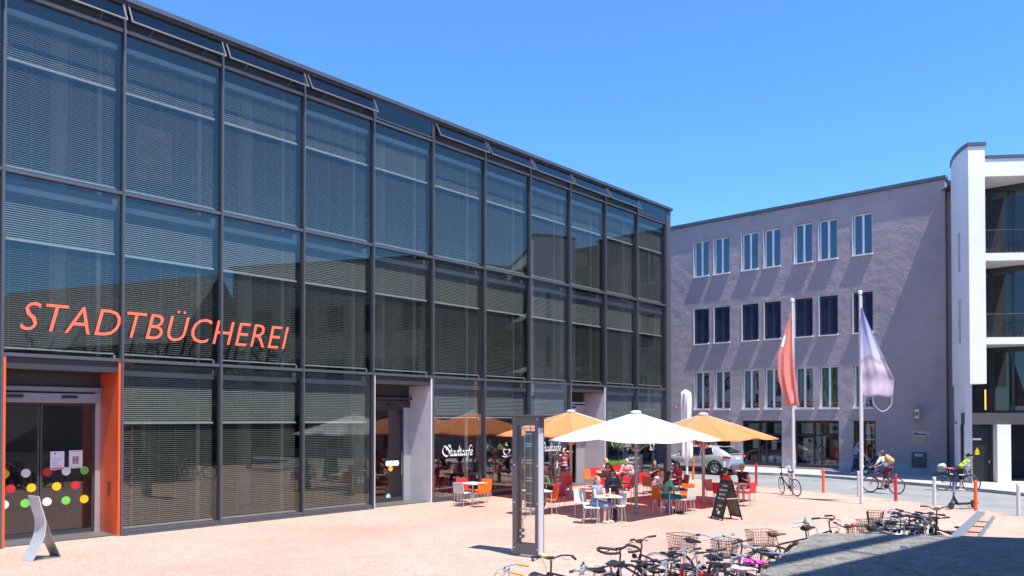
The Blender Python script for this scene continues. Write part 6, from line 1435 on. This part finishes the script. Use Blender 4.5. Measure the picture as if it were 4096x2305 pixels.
# ================================================================== PEOPLE
def ik(a, b, l1, l2, pole):
    a, b = Vector(a), Vector(b); d = b - a; L_ = min(d.length, (l1 + l2) * .999); u = d.normalized(); b = a + u * L_
    x = (l1 * l1 - l2 * l2 + L_ * L_) / (2 * L_); y = math.sqrt(max(0, l1 * l1 - x * x)); p = Vector(pole); p = (p - u * p.dot(u)).normalized()
    return a + u * x + p * y, b
def person(lab, p, face, hip=(0, 0, .53), lean=12, hands=((.35, .12, .76), (.35, -.12, .76)), feet=((.42, .10, .0), (.40, -.10, .0)), top=('black', 'short'), bottom=('black', 'trousers'), hair=('brown', 'short'), skin='skin', shoe='black', yaw=0, pitch=8, twist=0, hat=None, glasses=False, sc=1.0, parent_z=0, fpole=(1, 0, .4), epole=((-.4, .6, -.6), (-.4, -.6, -.6)), extra=None):
    t = thing('person', lab, 'person', (p.x, p.y, parent_z), face)
    t.scale = (sc,) * 3
    hip = Vector(hip); la = R(lean); up = Vector((math.sin(la), 0, math.cos(la))); rotm = Matrix.Rotation(la, 3, 'Y'); tw = Matrix.Rotation(R(twist), 3, 'Z')
    neck = hip + up * .50; chest = hip + up * .34; sho = [neck - up * .045 + tw @ Vector((0, s * .165, 0)) for s in (1, -1)]; hj = [hip + Vector((0, s * .085, 0)) for s in (1, -1)]
    hp = Matrix.Rotation(R(yaw), 3, 'Z') @ Matrix.Rotation(R(pitch), 3, 'Y')
    hc = neck + Vector((math.sin(la * .6) * .10, 0, .165))
    arms = []; legs = []
    for i, s in enumerate((1, -1)):
        e, w = ik(sho[i], hands[i], .285, .25, epole[i]); arms.append((sho[i], e, w))
        ank = Vector(feet[i]) + Vector((-.02, 0, .075)); k, an = ik(hj[i], ank, .43, .41, fpole if not isinstance(fpole[0], tuple) else fpole[i]); legs.append((hj[i], k, an))
    def torso(mb, g=0.0, short=False):
        if not short: mb.ell(hip + up * .02, (.115 + g, .160 + g, .125 + g), rotm)
        mb.ell(hip + up * .17, (.095 + g, .135 + g, .15 + g), rotm); mb.ell(chest + up * .02, (.108 + g, .158 + g, .155 + g), rotm @ tw)
        mb.cap(sho[0], sho[1], .062 + g, .062 + g)
    B = MB(); torso(B); B.cap(neck - up * .03, hc - Vector((0, 0, .03)), .055, .05)
    B.ell(hc, (.092, .073, .112), hp); B.ell(hc + hp @ Vector((.032, 0, -.06)), (.058, .052, .062), hp); B.cap(hc + hp @ Vector((.088, 0, .012)), hc + hp @ Vector((.108, 0, -.022)), .010, .014)
    for s in (1, -1): B.ell(hc + hp @ Vector((-.005, .076 * s, -.01)), (.018, .010, .03), hp)
    for i, (a, e, w) in enumerate(arms):
        B.cap(a, e, .047, .039); B.cap(e, w, .038, .026); d = (w - e).normalized(); side = Vector((0, -1 if i == 0 else 1, 0)); side = (side - d * side.dot(d)).normalized(); nr = d.cross(side)
        B.ell(w + d * .05, (.05, .04, .016), Matrix((d, side, nr)).transposed())
        for f in range(4):
            o = (f - 1.5) * .019; L_ = (.062, .074, .070, .055)[f]; k0 = w + d * .085 + side * -o; k1 = k0 + (d + nr * -.25).normalized() * L_ * .55; k2 = k1 + (d * .6 + nr * -.8).normalized() * L_ * .5; B.cap(k0, k1, .0095, .009, 6); B.cap(k1, k2, .009, .008, 6)
        k0 = w + d * .025 + side * .03; k1 = k0 + (d * .7 + side * .7).normalized() * .04; B.cap(k0, k1, .012, .010, 6); B.cap(k1, k1 + (d * .9 + side * .2).normalized() * .03, .010, .009, 6)
    for h, k, a in legs:
        B.cap(h, k, .078, .052); B.cap(k, a, .053, .036); fd = Vector((1, 0, 0)) if a.z < .3 else (a - k).normalized().cross(Vector((0, -1, 0))).normalized()
        B.cap(a + Vector((0, 0, -.035)), a + fd * .13 + Vector((0, 0, -.045)), .036, .028)
    put('body', remeshed(B, 'body', M[skin], .0085, 2), t)
    # face
    mb = MB()
    for s in (1, -1): mb.ell(hc + hp @ Vector((.083, .030 * s, .012)), (.008, .012, .007), hp, 8, 5)
    mb.build('eyes', M['eye'], t); mb = MB(); mb.ell(hc + hp @ Vector((.084, 0, -.055)), (.008, .022, .006), hp, 8, 5); mb.build('mouth', M['lip'], t)
    # clothing
    c, slv = top; T = MB(); torso(T, .012, lean > 30)
    for (a, e, w) in arms:
        if slv in ('short', 'long'): T.cap(a, a.lerp(e, .62 if slv == 'short' else 1), .060, .056 if slv == 'short' else .050)
        if slv == 'long': T.cap(e, e.lerp(w, .92), .050, .040)
    if lean <= 30: T.cap(hip - up * .04 + Vector((0, .06, 0)), hip - up * .04 - Vector((0, .06, 0)), .118, .118)
    put('top', remeshed(T, 'top', M['cl_' + c], .012, 3), t)
    c, kind = bottom; Bt = MB(); Bt.ell(hip - up * .0, (.140, .188, .135), rotm)
    if kind == 'skirt':
        for h, k, a in legs: Bt.cap(h, h.lerp(k, 1.0), .112, .095)
        Bt.cap(legs[0][1].lerp(legs[0][0], .1), legs[1][1].lerp(legs[1][0], .1), .085, .085); Bt.cap(hj[0].lerp(legs[0][1], .5), hj[1].lerp(legs[1][1], .5), .105, .105)
    else:
        f = {'trousers': 1, 'shorts': 0}[kind]
        for h, k, a in legs:
            Bt.cap(h, h.lerp(k, 1 if f else .92), .093, .070 if f else .076)
            if f: Bt.cap(k, k.lerp(a, .93), .068, .056)
    put('trousers' if kind != 'skirt' else 'skirt', remeshed(Bt, 'trousers', M['cl_' + c], .012, 3), t)
    S_ = MB()
    for h, k, a in legs:
        fd = Vector((1, 0, 0)) if a.z < .3 else (a - k).normalized().cross(Vector((0, -1, 0))).normalized()
        S_.cap(a + Vector((0, 0, -.038)) - fd * .03, a + fd * .14 + Vector((0, 0, -.045)), .042, .034)
    put('shoes', remeshed(S_, 'shoes', M['cl_' + shoe], .010, 2), t)
    hcx, hs = hair; Hm = MB()
    Hm.ell(hc + hp @ Vector((-.018, 0, .03)), (.096, .084, .100), hp); Hm.ell(hc + hp @ Vector((-.05, 0, -.01)), (.065, .08, .09), hp)
    if hs == 'long':
        for s in (1, -1): Hm.cap(hc + hp @ Vector((-.03, .06 * s, 0)), hc + hp @ Vector((-.06, .07 * s, -.20)), .048, .035)
        Hm.cap(hc + hp @ Vector((-.07, 0, 0)), hc + hp @ Vector((-.12, 0, -.26)), .07, .05)
    elif hs == 'bob':
        for s in (1, -1): Hm.cap(hc + hp @ Vector((-.02, .066 * s, .02)), hc + hp @ Vector((-.03, .07 * s, -.09)), .042, .034)
        Hm.cap(hc + hp @ Vector((-.06, 0, 0)), hc + hp @ Vector((-.07, 0, -.10)), .07, .05)
    elif hs == 'bun': Hm.ell(hc + hp @ Vector((-.10, 0, .05)), (.042, .045, .042), hp)
    elif hs == 'braid':
        q = hc + hp @ Vector((-.09, -.0, -.04))
        for k in range(6): Hm.ell(q + Vector((-.02 - .006 * k, (.012 if k % 2 else -.012), -.052 * k)), (.036 - .002 * k, .04 - .003 * k, .042), None)
    elif hs == 'tail': Hm.cap(hc + hp @ Vector((-.10, 0, .02)), hc + hp @ Vector((-.16, 0, -.22)), .05, .026)
    hm = remeshed(Hm, 'hair', M['hair_' + hcx], .010, 2)
    # keep the face free: cut hair in front of the forehead line
    bmx = bmesh.new(); bmx.from_mesh(hm); inv = hp.transposed()
    kill = [v for v in bmx.verts if (lambda l: l.x > .030 and l.z < .055 or l.x > .068)(inv @ (v.co - hc))]
    bmesh.ops.delete(bmx, geom=kill, context='VERTS'); bmx.to_mesh(hm); bmx.free()
    if hat != 'helmet' or hs != 'short': put('hair', hm, t)
    if hat == 'helmet':
        mb = MB(); mb.ell(hc + hp @ Vector((-.005, 0, .055)), (.128, .098, .088), hp, 16, 10); put('helmet', mb.mesh('helmet', M['black_gloss'], True), t); mb = MB()
        for k in (-1, 0, 1): mb.cap(hc + hp @ Vector((.10, .04 * k, .10)), hc + hp @ Vector((-.08, .05 * k, .125)), .012)
        mb.build('helmet_trim', C('helmet_red', (.6, .08, .1), rough=.3), t)
        mb = MB(); mb.rbox(tuple(hc + hp @ Vector((.09, 0, .012))), (.025, .13, .035), .008); mb.build('sunglasses', M['black_gloss'], t)
    elif glasses:
        mb = MB()
        for s in (1, -1): mb.ell(hc + hp @ Vector((.094, .032 * s, .012)), (.008, .026, .017), hp, 10, 6); mb.tube([hc + hp @ Vector((.09, .055 * s, .014)), hc + hp @ Vector((0, .078 * s, .01))], .004, 5)
        mb.build('glasses', M['black_gloss'], t)
    if extra: extra(t, dict(hip=hip, up=up, chest=chest, neck=neck, sho=sho, arms=arms, hc=hc, hp=hp, rotm=rotm, legs=legs))
    return t
M['eye'] = mat('eye', (.02, .015, .012), .2); M['lip'] = mat('lip', (.42, .14, .12), .4); M['skin_light'] = mat('skin_light', (.62, .40, .30), .5)
for k, c in (('black', (.018, .018, .02)), ('pink', (.72, .36, .36)), ('navy', (.035, .04, .09)), ('blue', (.22, .28, .40)), ('charcoal', (.10, .11, .13)), ('green', (.16, .50, .27)), ('teal', (.01, .17, .22)), ('olive', (.085, .13, .045)), ('palepink', (.62, .45, .48)), ('red', (.62, .04, .04)), ('whitec', (.80, .80, .79)), ('maroon', (.13, .022, .035)), ('hivis', (.55, .85, .05)), ('cream', (.70, .60, .52)), ('denim', (.14, .17, .24))): M['cl_' + k] = mat('cloth_' + k, c, .85, bump=.25, bscale=18)
M['cl_floral'] = mat('cloth_floral', (.45, .10, .12), .85, var=.8, vscale=22); M['cl_darkfloral'] = mat('cloth_darkfloral', (.25, .18, .15), .85, var=.95, vscale=16)
for k, c in (('brown', (.10, .045, .022)), ('dark', (.02, .012, .010)), ('blond', (.50, .36, .17)), ('grey', (.48, .45, .42)), ('ginger', (.42, .11, .02)), ('fair', (.30, .19, .09))): M['hair_' + k] = mat('hair_' + k, c, .5, var=.35, vscale=40)
def seat(lab, uv, tk, off=0, dz=0, **kw):
    p = G(*uv, .45); d = TAB[tk] - p; p.z = 0
    kw.setdefault('hip', (-.02, 0, .535)); return person(lab, p, math.atan2(d.y, d.x) + R(off), **kw)
def braid_ribbon(t, k): pass
seat('seated woman in green blouse resting her head on her hand behind the display pillar', (2168, 1970), 'T2', top=('olive', 'long'), bottom=('black', 'trousers'), hair=('brown', 'bob'), hands=((.42, .14, .78), (.20, -.12, 1.13)), lean=18, yaw=-6, pitch=14)
seat('seated person in orange light half hidden by the display pillar', (2164, 1922), 'T3', top=('cream', 'short'), bottom=('denim', 'trousers'), hair=('dark', 'short'), lean=10)
seat('woman with long braid in a blue-grey dress seen from behind', (2382, 2024), 'T4', off=-25, top=('blue', 'none'), bottom=('blue', 'skirt'), hair=('fair', 'braid'), lean=10, shoe='cream', skin='skin_light', hands=((.36, .06, .78), (.38, -.10, .78)), yaw=-8, pitch=6)
seat('smiling woman with glasses in dark grey blouse facing the photographer', (2452, 1981), 'T4', top=('charcoal', 'long'), bottom=('charcoal', 'trousers'), hair=('dark', 'bob'), glasses=True, lean=18, hands=((.36, .12, .78), (.38, -.06, .78)), pitch=10, skin='skin_light')
seat('blonde woman in cream top with her back to us by the sunlit table', (2420, 1918), 'T5', off=20, top=('cream', 'none'), bottom=('denim', 'trousers'), hair=('blond', 'short'), skin='skin_light', lean=8)
seat('dark-haired woman in black floral blouse with her back to us', (2430, 1946), 'T6', top=('darkfloral', 'short'), bottom=('black', 'trousers'), hair=('dark', 'bob'), lean=8)
seat('seated person in pink shirt between the red chairs by the planter', (2508, 1917), 'T6', top=('pink', 'long'), bottom=('navy', 'trousers'), hair=('grey', 'short'), lean=14)
seat('woman in green top and teal skirt with dark hair at the dark table', (2662, 1996), 'T7', top=('green', 'short'), bottom=('teal', 'skirt'), hair=('dark', 'long'), lean=14, hands=((.38, .08, .78), (.36, -.12, .78)), skin='skin_light')
seat('person in pale pink top leaning over behind the green-topped woman', (2640, 1968), 'T7', top=('palepink', 'short'), bottom=('denim', 'trousers'), hair=('brown', 'short'), lean=30)
seat('woman with long dark hair in black top facing the shaded table', (2616, 1926), 'T8', off=5, top=('black', 'short'), bottom=('black', 'trousers'), hair=('dark', 'long'), lean=8, yaw=-25, hands=((.36, .10, .80), (.38, -.08, .90)))
seat('woman with dark hair in a red floral dress facing left', (2718, 1936), 'T8', top=('floral', 'short'), bottom=('floral', 'skirt'), hair=('brown', 'bob'), lean=14, hands=((.38, .10, .78), (.36, -.10, .78)))
seat('person with dark ponytail in a red T-shirt behind the chalkboard', (2893, 1972), 'T9', top=('red', 'short'), bottom=('navy', 'trousers'), hair=('dark', 'tail'), lean=14, hands=((.40, .12, .78), (.38, -.10, .78)))
seat('orange-haired woman in black tank top and sunglasses resting her chin on her hand', (2970, 1952), 'T9', top=('black', 'none'), bottom=('palepink', 'trousers'), hair=('ginger', 'short'), glasses=True, lean=16, hands=((.40, .14, .78), (.22, -.06, 1.12)), pitch=4)
p = G(2258, 1957)
def phone(t, k):
    w = k['arms'][0][2]; mb = MB(); mb.rbox((w.x + .03, w.y - .02, w.z + .06), (.015, .07, .14), .005); mb.build('phone', M['black_gloss'], t)
    mb = MB(); mb.ell(k['hc'] + k['hp'] @ Vector((.055, 0, -.05)), (.05, .055, .05), k['hp']); mb.build('face_mask', M['white'], t)
person('standing grey-haired man in pink shirt holding a phone to his face by the glass', p, R(-115), hip=(0, 0, .93), lean=2, hands=((.12, .12, 1.56), (.10, -.30, .96)), feet=((.04, .11, 0), (-.06, -.12, 0)), top=('pink', 'long'), bottom=('navy', 'trousers'), hair=('grey', 'short'), skin='skin_light', yaw=8, extra=phone)
# rider on the red bicycle
def ruck(t, k):
    c_ = k['chest'] - k['up'] * .06 + k['rotm'] @ Vector((-.20, 0, 0)); g = MB(); g.ell(c_, (.105, .15, .23), k['rotm']); g.ell(c_ + k['rotm'] @ Vector((-.04, 0, -.08)), (.10, .13, .13), k['rotm']); put('rucksack', remeshed(g, 'rucksack', C('canvas_tan', (.50, .32, .13), rough=.85, var=.2, vscale=9), .014, 3), t)
    mb = MB()
    for i in (0, 1): s = k['sho'][i]; mb.tube([c_ + k['up'] * .17 + Vector((0, s.y * .6, 0)), s + k['up'] * .075 - Vector((0, s.y * .25, 0)), k['chest'] + k['rotm'] @ Vector((.13, s.y * .8, .02)), c_ - k['up'] * .12 + Vector((.10, s.y, 0))], .016, 6)
    mb.build('rucksack_strap', M['black'], t)
pb = RB.location; fw_ = unit(h1)
person('man in white T-shirt and maroon shorts riding the red bicycle', Vector((pb.x, pb.y, 0)), h1, hip=(-.24, 0, 1.02), lean=38, hands=((.335, .23, 1.05), (.335, -.23, 1.05)), feet=((.07, .11, .15), (-.20, -.11, .42)), top=('whitec', 'short'), bottom=('maroon', 'shorts'), hair=('brown', 'bun'), pitch=-4, yaw=10, extra=ruck, parent_z=-.008, epole=((-.2, .8, -.5), (-.2, -.8, -.5)))
# woman swinging a leg over the black bicycle
kb = KB.location; off = Matrix.Rotation(h2, 3, 'Z') @ Vector((.10, .26, 0))
person('woman in neon yellow vest and helmet swinging her leg over the black bicycle', Vector((kb.x + off.x, kb.y + off.y, 0)), h2, hip=(0, 0, .90), lean=46, hands=((.26, .02, 1.06), (.26, -.48, 1.06)), feet=((.08, .06, 0), (-.62, -.26, .98)), fpole=((1, 0, .2), (.2, 0, -1)), top=('hivis', 'none'), bottom=('black', 'shorts'), hair=('blond', 'short'), hat='helmet', shoe='whitec', skin='skin_light', pitch=-12, yaw=-6, parent_z=-.008)
# person with a pram in the shade of the last shop window
pq = G(3424, 1896, .12)
person('person in dark trousers and patterned blouse pushing a pram in the shade', pq, R(-35), hip=(0, 0, .92), lean=6, hands=((.42, .18, 1.02), (.42, -.18, 1.02)), feet=((.14, .1, 0), (-.16, -.1, 0)), top=('blue', 'short'), bottom=('navy', 'trousers'), hair=('dark', 'long'), parent_z=.12, shoe='whitec')
u_ = unit(R(-35)); t = thing('pram', 'dark blue pram standing before the shaded shop window', 'pram', (pq.x + u_.x * .75, pq.y + u_.y * .75, .12), R(-35))
for x, y, r_ in ((-.25, .25, .14), (-.25, -.25, .14), (.32, .18, .10), (.32, -.18, .10)):
    w = put('wheel', bmesh_of(lambda mb: mb.ring(r_ - .02, .02, 20, 6), 'tyre', M['black']), t, (x, y, r_)); mb = MB(); mb.lathe([(r_ * .6, -.01), (r_ * .6, .01)], 12); mb.v = [(a, c, b) for a, b, c in mb.v]; mb.build('rim', M['alu'], w)
mb = MB()
for s in (.22, -.22): mb.tube([(-.25, s, .14), (.05, s, .55), (.10, s, .62)], .014, 6); mb.tube([(.32, s * .8, .10), (0, s, .52), (-.34, s, 1.02)], .014, 6)
mb.tube([(-.34, .22, 1.02), (-.34, -.22, 1.02)], .018, 8); mb.build('frame', M['alu'], t)
g = MB(); g.ell((.05, 0, .62), (.36, .2, .14)); g.ell((.22, 0, .74), (.2, .21, .2)); put('carrycot', remeshed(g, 'carrycot', C('pram_navy', (.02, .03, .10), rough=.7), .016, 3), t)
# guest seen inside the café door
Lc = lambda x, y: Vector((LO.x + D2.x * x - E2.x * y, LO.y + D2.y * x - E2.y * y, 0))
gp = Lc(8.55 * BAY, 3.6)
person('grey-haired guest with his back to us inside the café doorway', gp, R(110), top=('charcoal', 'short'), bottom=('black', 'trousers'), hair=('grey', 'short'), hip=(0, 0, .60), feet=((.42, .1, .06), (.40, -.1, .06)))
chair('red', gp + Vector((0, 0, 0)), R(110), 'dark red chair inside the café doorway')
for i, (x, y, c, lab) in enumerate(((5.25, 1.5, 'w', 'pale table inside the café behind the lone chairs'), (6.35, 1.7, 'w', 'pale table inside the café left of the display pillar'), (7.3, 2.0, 'w', 'pale table inside the café behind the standing man'), (9.75, 1.2, 'w', 'pale table inside the café corner by the menu board'))):
    q = Lc(x * BAY, y); TAB['I%d' % i] = q
    tt = thing('cafe_table', lab, 'table', (q.x, q.y, .025), PI / 2 - ANG, 'tables inside the café'); put('tabletop', TT[c], tt)
    for l in TL: put('leg', l, tt)
for x, y, k, c, lab in ((5.62, 1.5, 0, 'red', 'red chair inside the café at the first table'), (5.0, 2.1, 0, 'red', 'dark red chair deeper inside the café at the first table'), (6.0, 1.9, 1, 'red', 'red chair inside the café left of the second table'), (6.72, 1.6, 1, 'red', 'red chair inside the café right of the second table'), (7.62, 2.3, 2, 'orange', 'orange chair inside the café near the door'), (10.15, 1.1, 3, 'white', 'pale chair inside the café corner window')):
    q = Lc(x * BAY, y); d = TAB['I%d' % k] - q; o = chair(c, q, math.atan2(d.y, d.x), lab); o.location.z = .025; o['group'] = 'chairs inside the café'

# ================================================================== FOREGROUND
LZ = 2.39
def lp(u, v): return G(u, v, LZ)
ring_ = [lp(2990, 2340), lp(3060, 2270), lp(3130, 2215), lp(3190, 2172), lp(3240, 2142), lp(3262, 2132), lp(3300, 2131), lp(3420, 2133), lp(3620, 2138), lp(3850, 2143), lp(4130, 2152)]
pts = [(q.x, q.y) for q in ring_] + [(4.2, 3.3), (4.6, 1.2), (1.9, .9), (.62, 1.75)]
rr = random.Random(9); sub = []
for i in range(len(pts)):
    a, b = Vector(pts[i]), Vector(pts[(i + 1) % len(pts)])
    for j in range(8): q = a.lerp(b, j / 8); sub.append((q.x + rr.uniform(-.006, .006), q.y + rr.uniform(-.006, .006)))
mb = MB(); cx = sum(a for a, b in sub) / len(sub); cy = sum(b for a, b in sub) / len(sub)
inner = [(a + (cx - a) * .012, b + (cy - b) * .012) for a, b in sub]; n = len(sub)
vs = [(a, b, 0) for a, b in sub] + [(a, b, LZ - .018) for a, b in sub] + [(a, b, LZ) for a, b in inner]
mb.add(vs, [(k, (k + 1) % n, n + (k + 1) % n, n + k) for k in range(n)] + [(n + k, n + (k + 1) % n, 2 * n + (k + 1) % n, 2 * n + k) for k in range(n)] + [tuple(2 * n + k for k in range(n))])
o = mb.build('concrete_ledge', M['concrete']); tag(o, 'rough weathered concrete ledge top in the right foreground with broad shadow', 'ledge')
q = lp(3616, 2193); t = thing('bottle_cap', 'silver crown cap lying on the concrete ledge', 'bottle cap', (q.x, q.y, LZ + .001))
mb = MB(); mb.grid(lambda u, v: ((.0125 + .004 * (1 - v) + .0009 * math.cos(2 * PI * 21 * u) * (1 - v)) * math.cos(2 * PI * u), (.0125 + .004 * (1 - v) + .0009 * math.cos(2 * PI * 21 * u) * (1 - v)) * math.sin(2 * PI * u), .0065 * v), 126, 3); mb.add([(.0125 * math.cos(2 * PI * k / 30), .0125 * math.sin(2 * PI * k / 30), .0065) for k in range(30)], [tuple(range(30))]); mb.build('crown', M['chrome'], t)
mb = MB(); mb.lathe([(.012, .001), (.012, .002)], 20); mb.build('liner', M['paper'], t)
# balustrade of the stair with steel coping, mirror side and handrail
A_ = Vector((9.05, 15.0, 0)); B_ = Vector((5.35, 9.55, 0)); zA, zB = 1.16, 1.42
d = (B_ - A_).normalized(); nn = Vector((-d.y, d.x, 0)); 
if nn.x < 0: nn = -nn
t = thing('stair_balustrade', 'steel-capped balustrade with mirror-polished side tinted like reflected paving and round handrail', 'balustrade', A_)
def quadbar(mb, p, q, w0, w1, z0, z1, zq0, zq1):
    p, q = p - A_, q - A_
    vs = [p + nn * w0 + Vector((0, 0, z0)), p + nn * w1 + Vector((0, 0, z0)), p + nn * w1 + Vector((0, 0, z1)), p + nn * w0 + Vector((0, 0, z1)), q + nn * w0 + Vector((0, 0, zq0)), q + nn * w1 + Vector((0, 0, zq0)), q + nn * w1 + Vector((0, 0, zq1)), q + nn * w0 + Vector((0, 0, zq1))]
    mb.add(vs, [(3, 2, 1, 0), (4, 5, 6, 7), (0, 1, 5, 4), (1, 2, 6, 5), (2, 3, 7, 6), (3, 0, 4, 7)])
mb = MB(); quadbar(mb, A_, B_, -.065, .065, zA - .03, zA, zB - .03, zB); mb.build('coping', M['steel'], t)
mb = MB(); quadbar(mb, A_, B_, -.06, -.05, 0, zA - .031, 0, zB - .031); mb.build('side_sheet', M['steel'], t)
mb = MB(); quadbar(mb, A_ + d * .01, B_, .045, .06, 0, zA - .031, 0, zB - .031); mb.build('mirror_panel', mat('peach_tinted_steel', (.80, .52, .42), .12, 1.0), t)  # steel mirror; peach of the reflected paving put into its tint
mb = MB(); quadbar(mb, A_, A_ + d * .009, -.06, .06, 0, zA - .031, 0, zA - .031); mb.build('end_post', M['steel'], t)
mb = MB(); P0, P1 = A_ - A_ + nn * .20 + Vector((0, 0, zA - .10)) + d * .05, B_ - A_ + nn * .20 + Vector((0, 0, zB - .12)); mb.tube([P0, P1], .03, 10)
mb.build('handrail', M['steel'], t, True)
for s in (.4, 1.6, 2.8, 4.0): q = d * s; mb = MB(); zc = zA + (zB - zA) * s / (B_ - A_).length - .12; mb.tube([q + nn * .061 + Vector((0, 0, zc - .05)), q + nn * .20 + Vector((0, 0, zc - .05)), q + nn * .20 + Vector((0, 0, zc))], .012, 6); mb.build('bracket', M['darkgrey'], t)
# ---------------- wall added for shade, and trees, beside the photographer (their shade falls on the ledge and the square)
L1, L2 = lp(3140, 2305), lp(3820, 2148); T1_, T2_ = L1 + SUN * 3.7, L2 + SUN * 3.7; wd = (T2_ - T1_); wd.z = 0; wl_ = wd.normalized(); n2 = Vector((wl_.y, -wl_.x, 0)); a = T1_ - wl_ * 1.6; b = T2_ + wl_ * 3.0
t = thing('added_shade_wall', 'unseen concrete wall with rail, added to throw shade on the ledge', 'wall', (a.x, a.y, 0)); hw = T1_.z; f_ = [Vector((0, 0, 0)), b - a, b - a + n2 * .3, n2 * .3]
mb = MB(); mb.prism([(q.x, q.y) for q in f_], 0, hw); mb.build('wall', C('shade_wall_concrete', (.40, .39, .37), rough=.85, var=.15), t)
mb = MB()
for k in range(9): q = (b - a) * (k / 8) * .96 + wl_ * .1 + n2 * .15; q.z = 0; mb.tube([q + Vector((0, 0, hw)), q + Vector((0, 0, hw + .75))], .012, 5)
q0 = n2 * .15 + wl_ * .05; q1 = b - a + n2 * .15 - wl_ * .05; q0.z = q1.z = hw + .75; mb.tube([q0, q1], .055, 8); mb.build('railing', M['steel'], t)  # rail added too, its bar throws a streak of shade
def tree(lab, x, y, h, r, n, seed, low=.45):
    rn = random.Random(seed); t = thing('tree', lab, 'tree', (x, y, 0)); tips = []
    mb = MB(); mb.tube([(0, 0, 0), (.05, .03, h * .3), (-.03, .04, h * .6), (0, 0, h * .85)], [.16, .12, .08, .03], 9)
    for i in range(14):
        a_ = rn.uniform(0, 2 * PI); z0 = h * rn.uniform(low - .08, .75); L_ = r * rn.uniform(.6, 1.0); e = Vector((math.cos(a_) * L_, math.sin(a_) * L_, z0 + L_ * rn.uniform(.2, .7))); mb.tube([(0, 0, z0), tuple(Vector((0, 0, z0)).lerp(e, .5) + Vector((0, 0, -.1))), tuple(e)], [.05, .03, .012], 6); tips.append(e); tips.append(Vector((0, 0, z0)).lerp(e, .6) + Vector((rn.uniform(-.4, .4), rn.uniform(-.4, .4), .4)))
    mb.build('trunk', C('bark', 0), t); mb = MB()
    for e in tips: leaves(mb, e, (r * .34, r * .34, r * .28), n, .16, rn)
    leaves(mb, (0, 0, h * .85), (r * .5, r * .5, r * .4), n * 3, .16, rn); mb.build('crown', M['leaf'], t); return t
tree('leafy young tree right of the square, its shade on the paving', 16.9, 16.6, 7.6, 2.0, 70, 1)
tree('bushy tree across the square mirrored in the library glass', 21.0, 8.4, 8.2, 2.6, 70, 2)
tree('slim tree by the slate-roofed house mirrored in the library glass', 19.0, 2.5, 7.2, 2.2, 60, 3)
tree('tree beside the photographer dropping light leaf shade on the ledge', 3.9, .2, 8.4, 1.9, 13, 4)
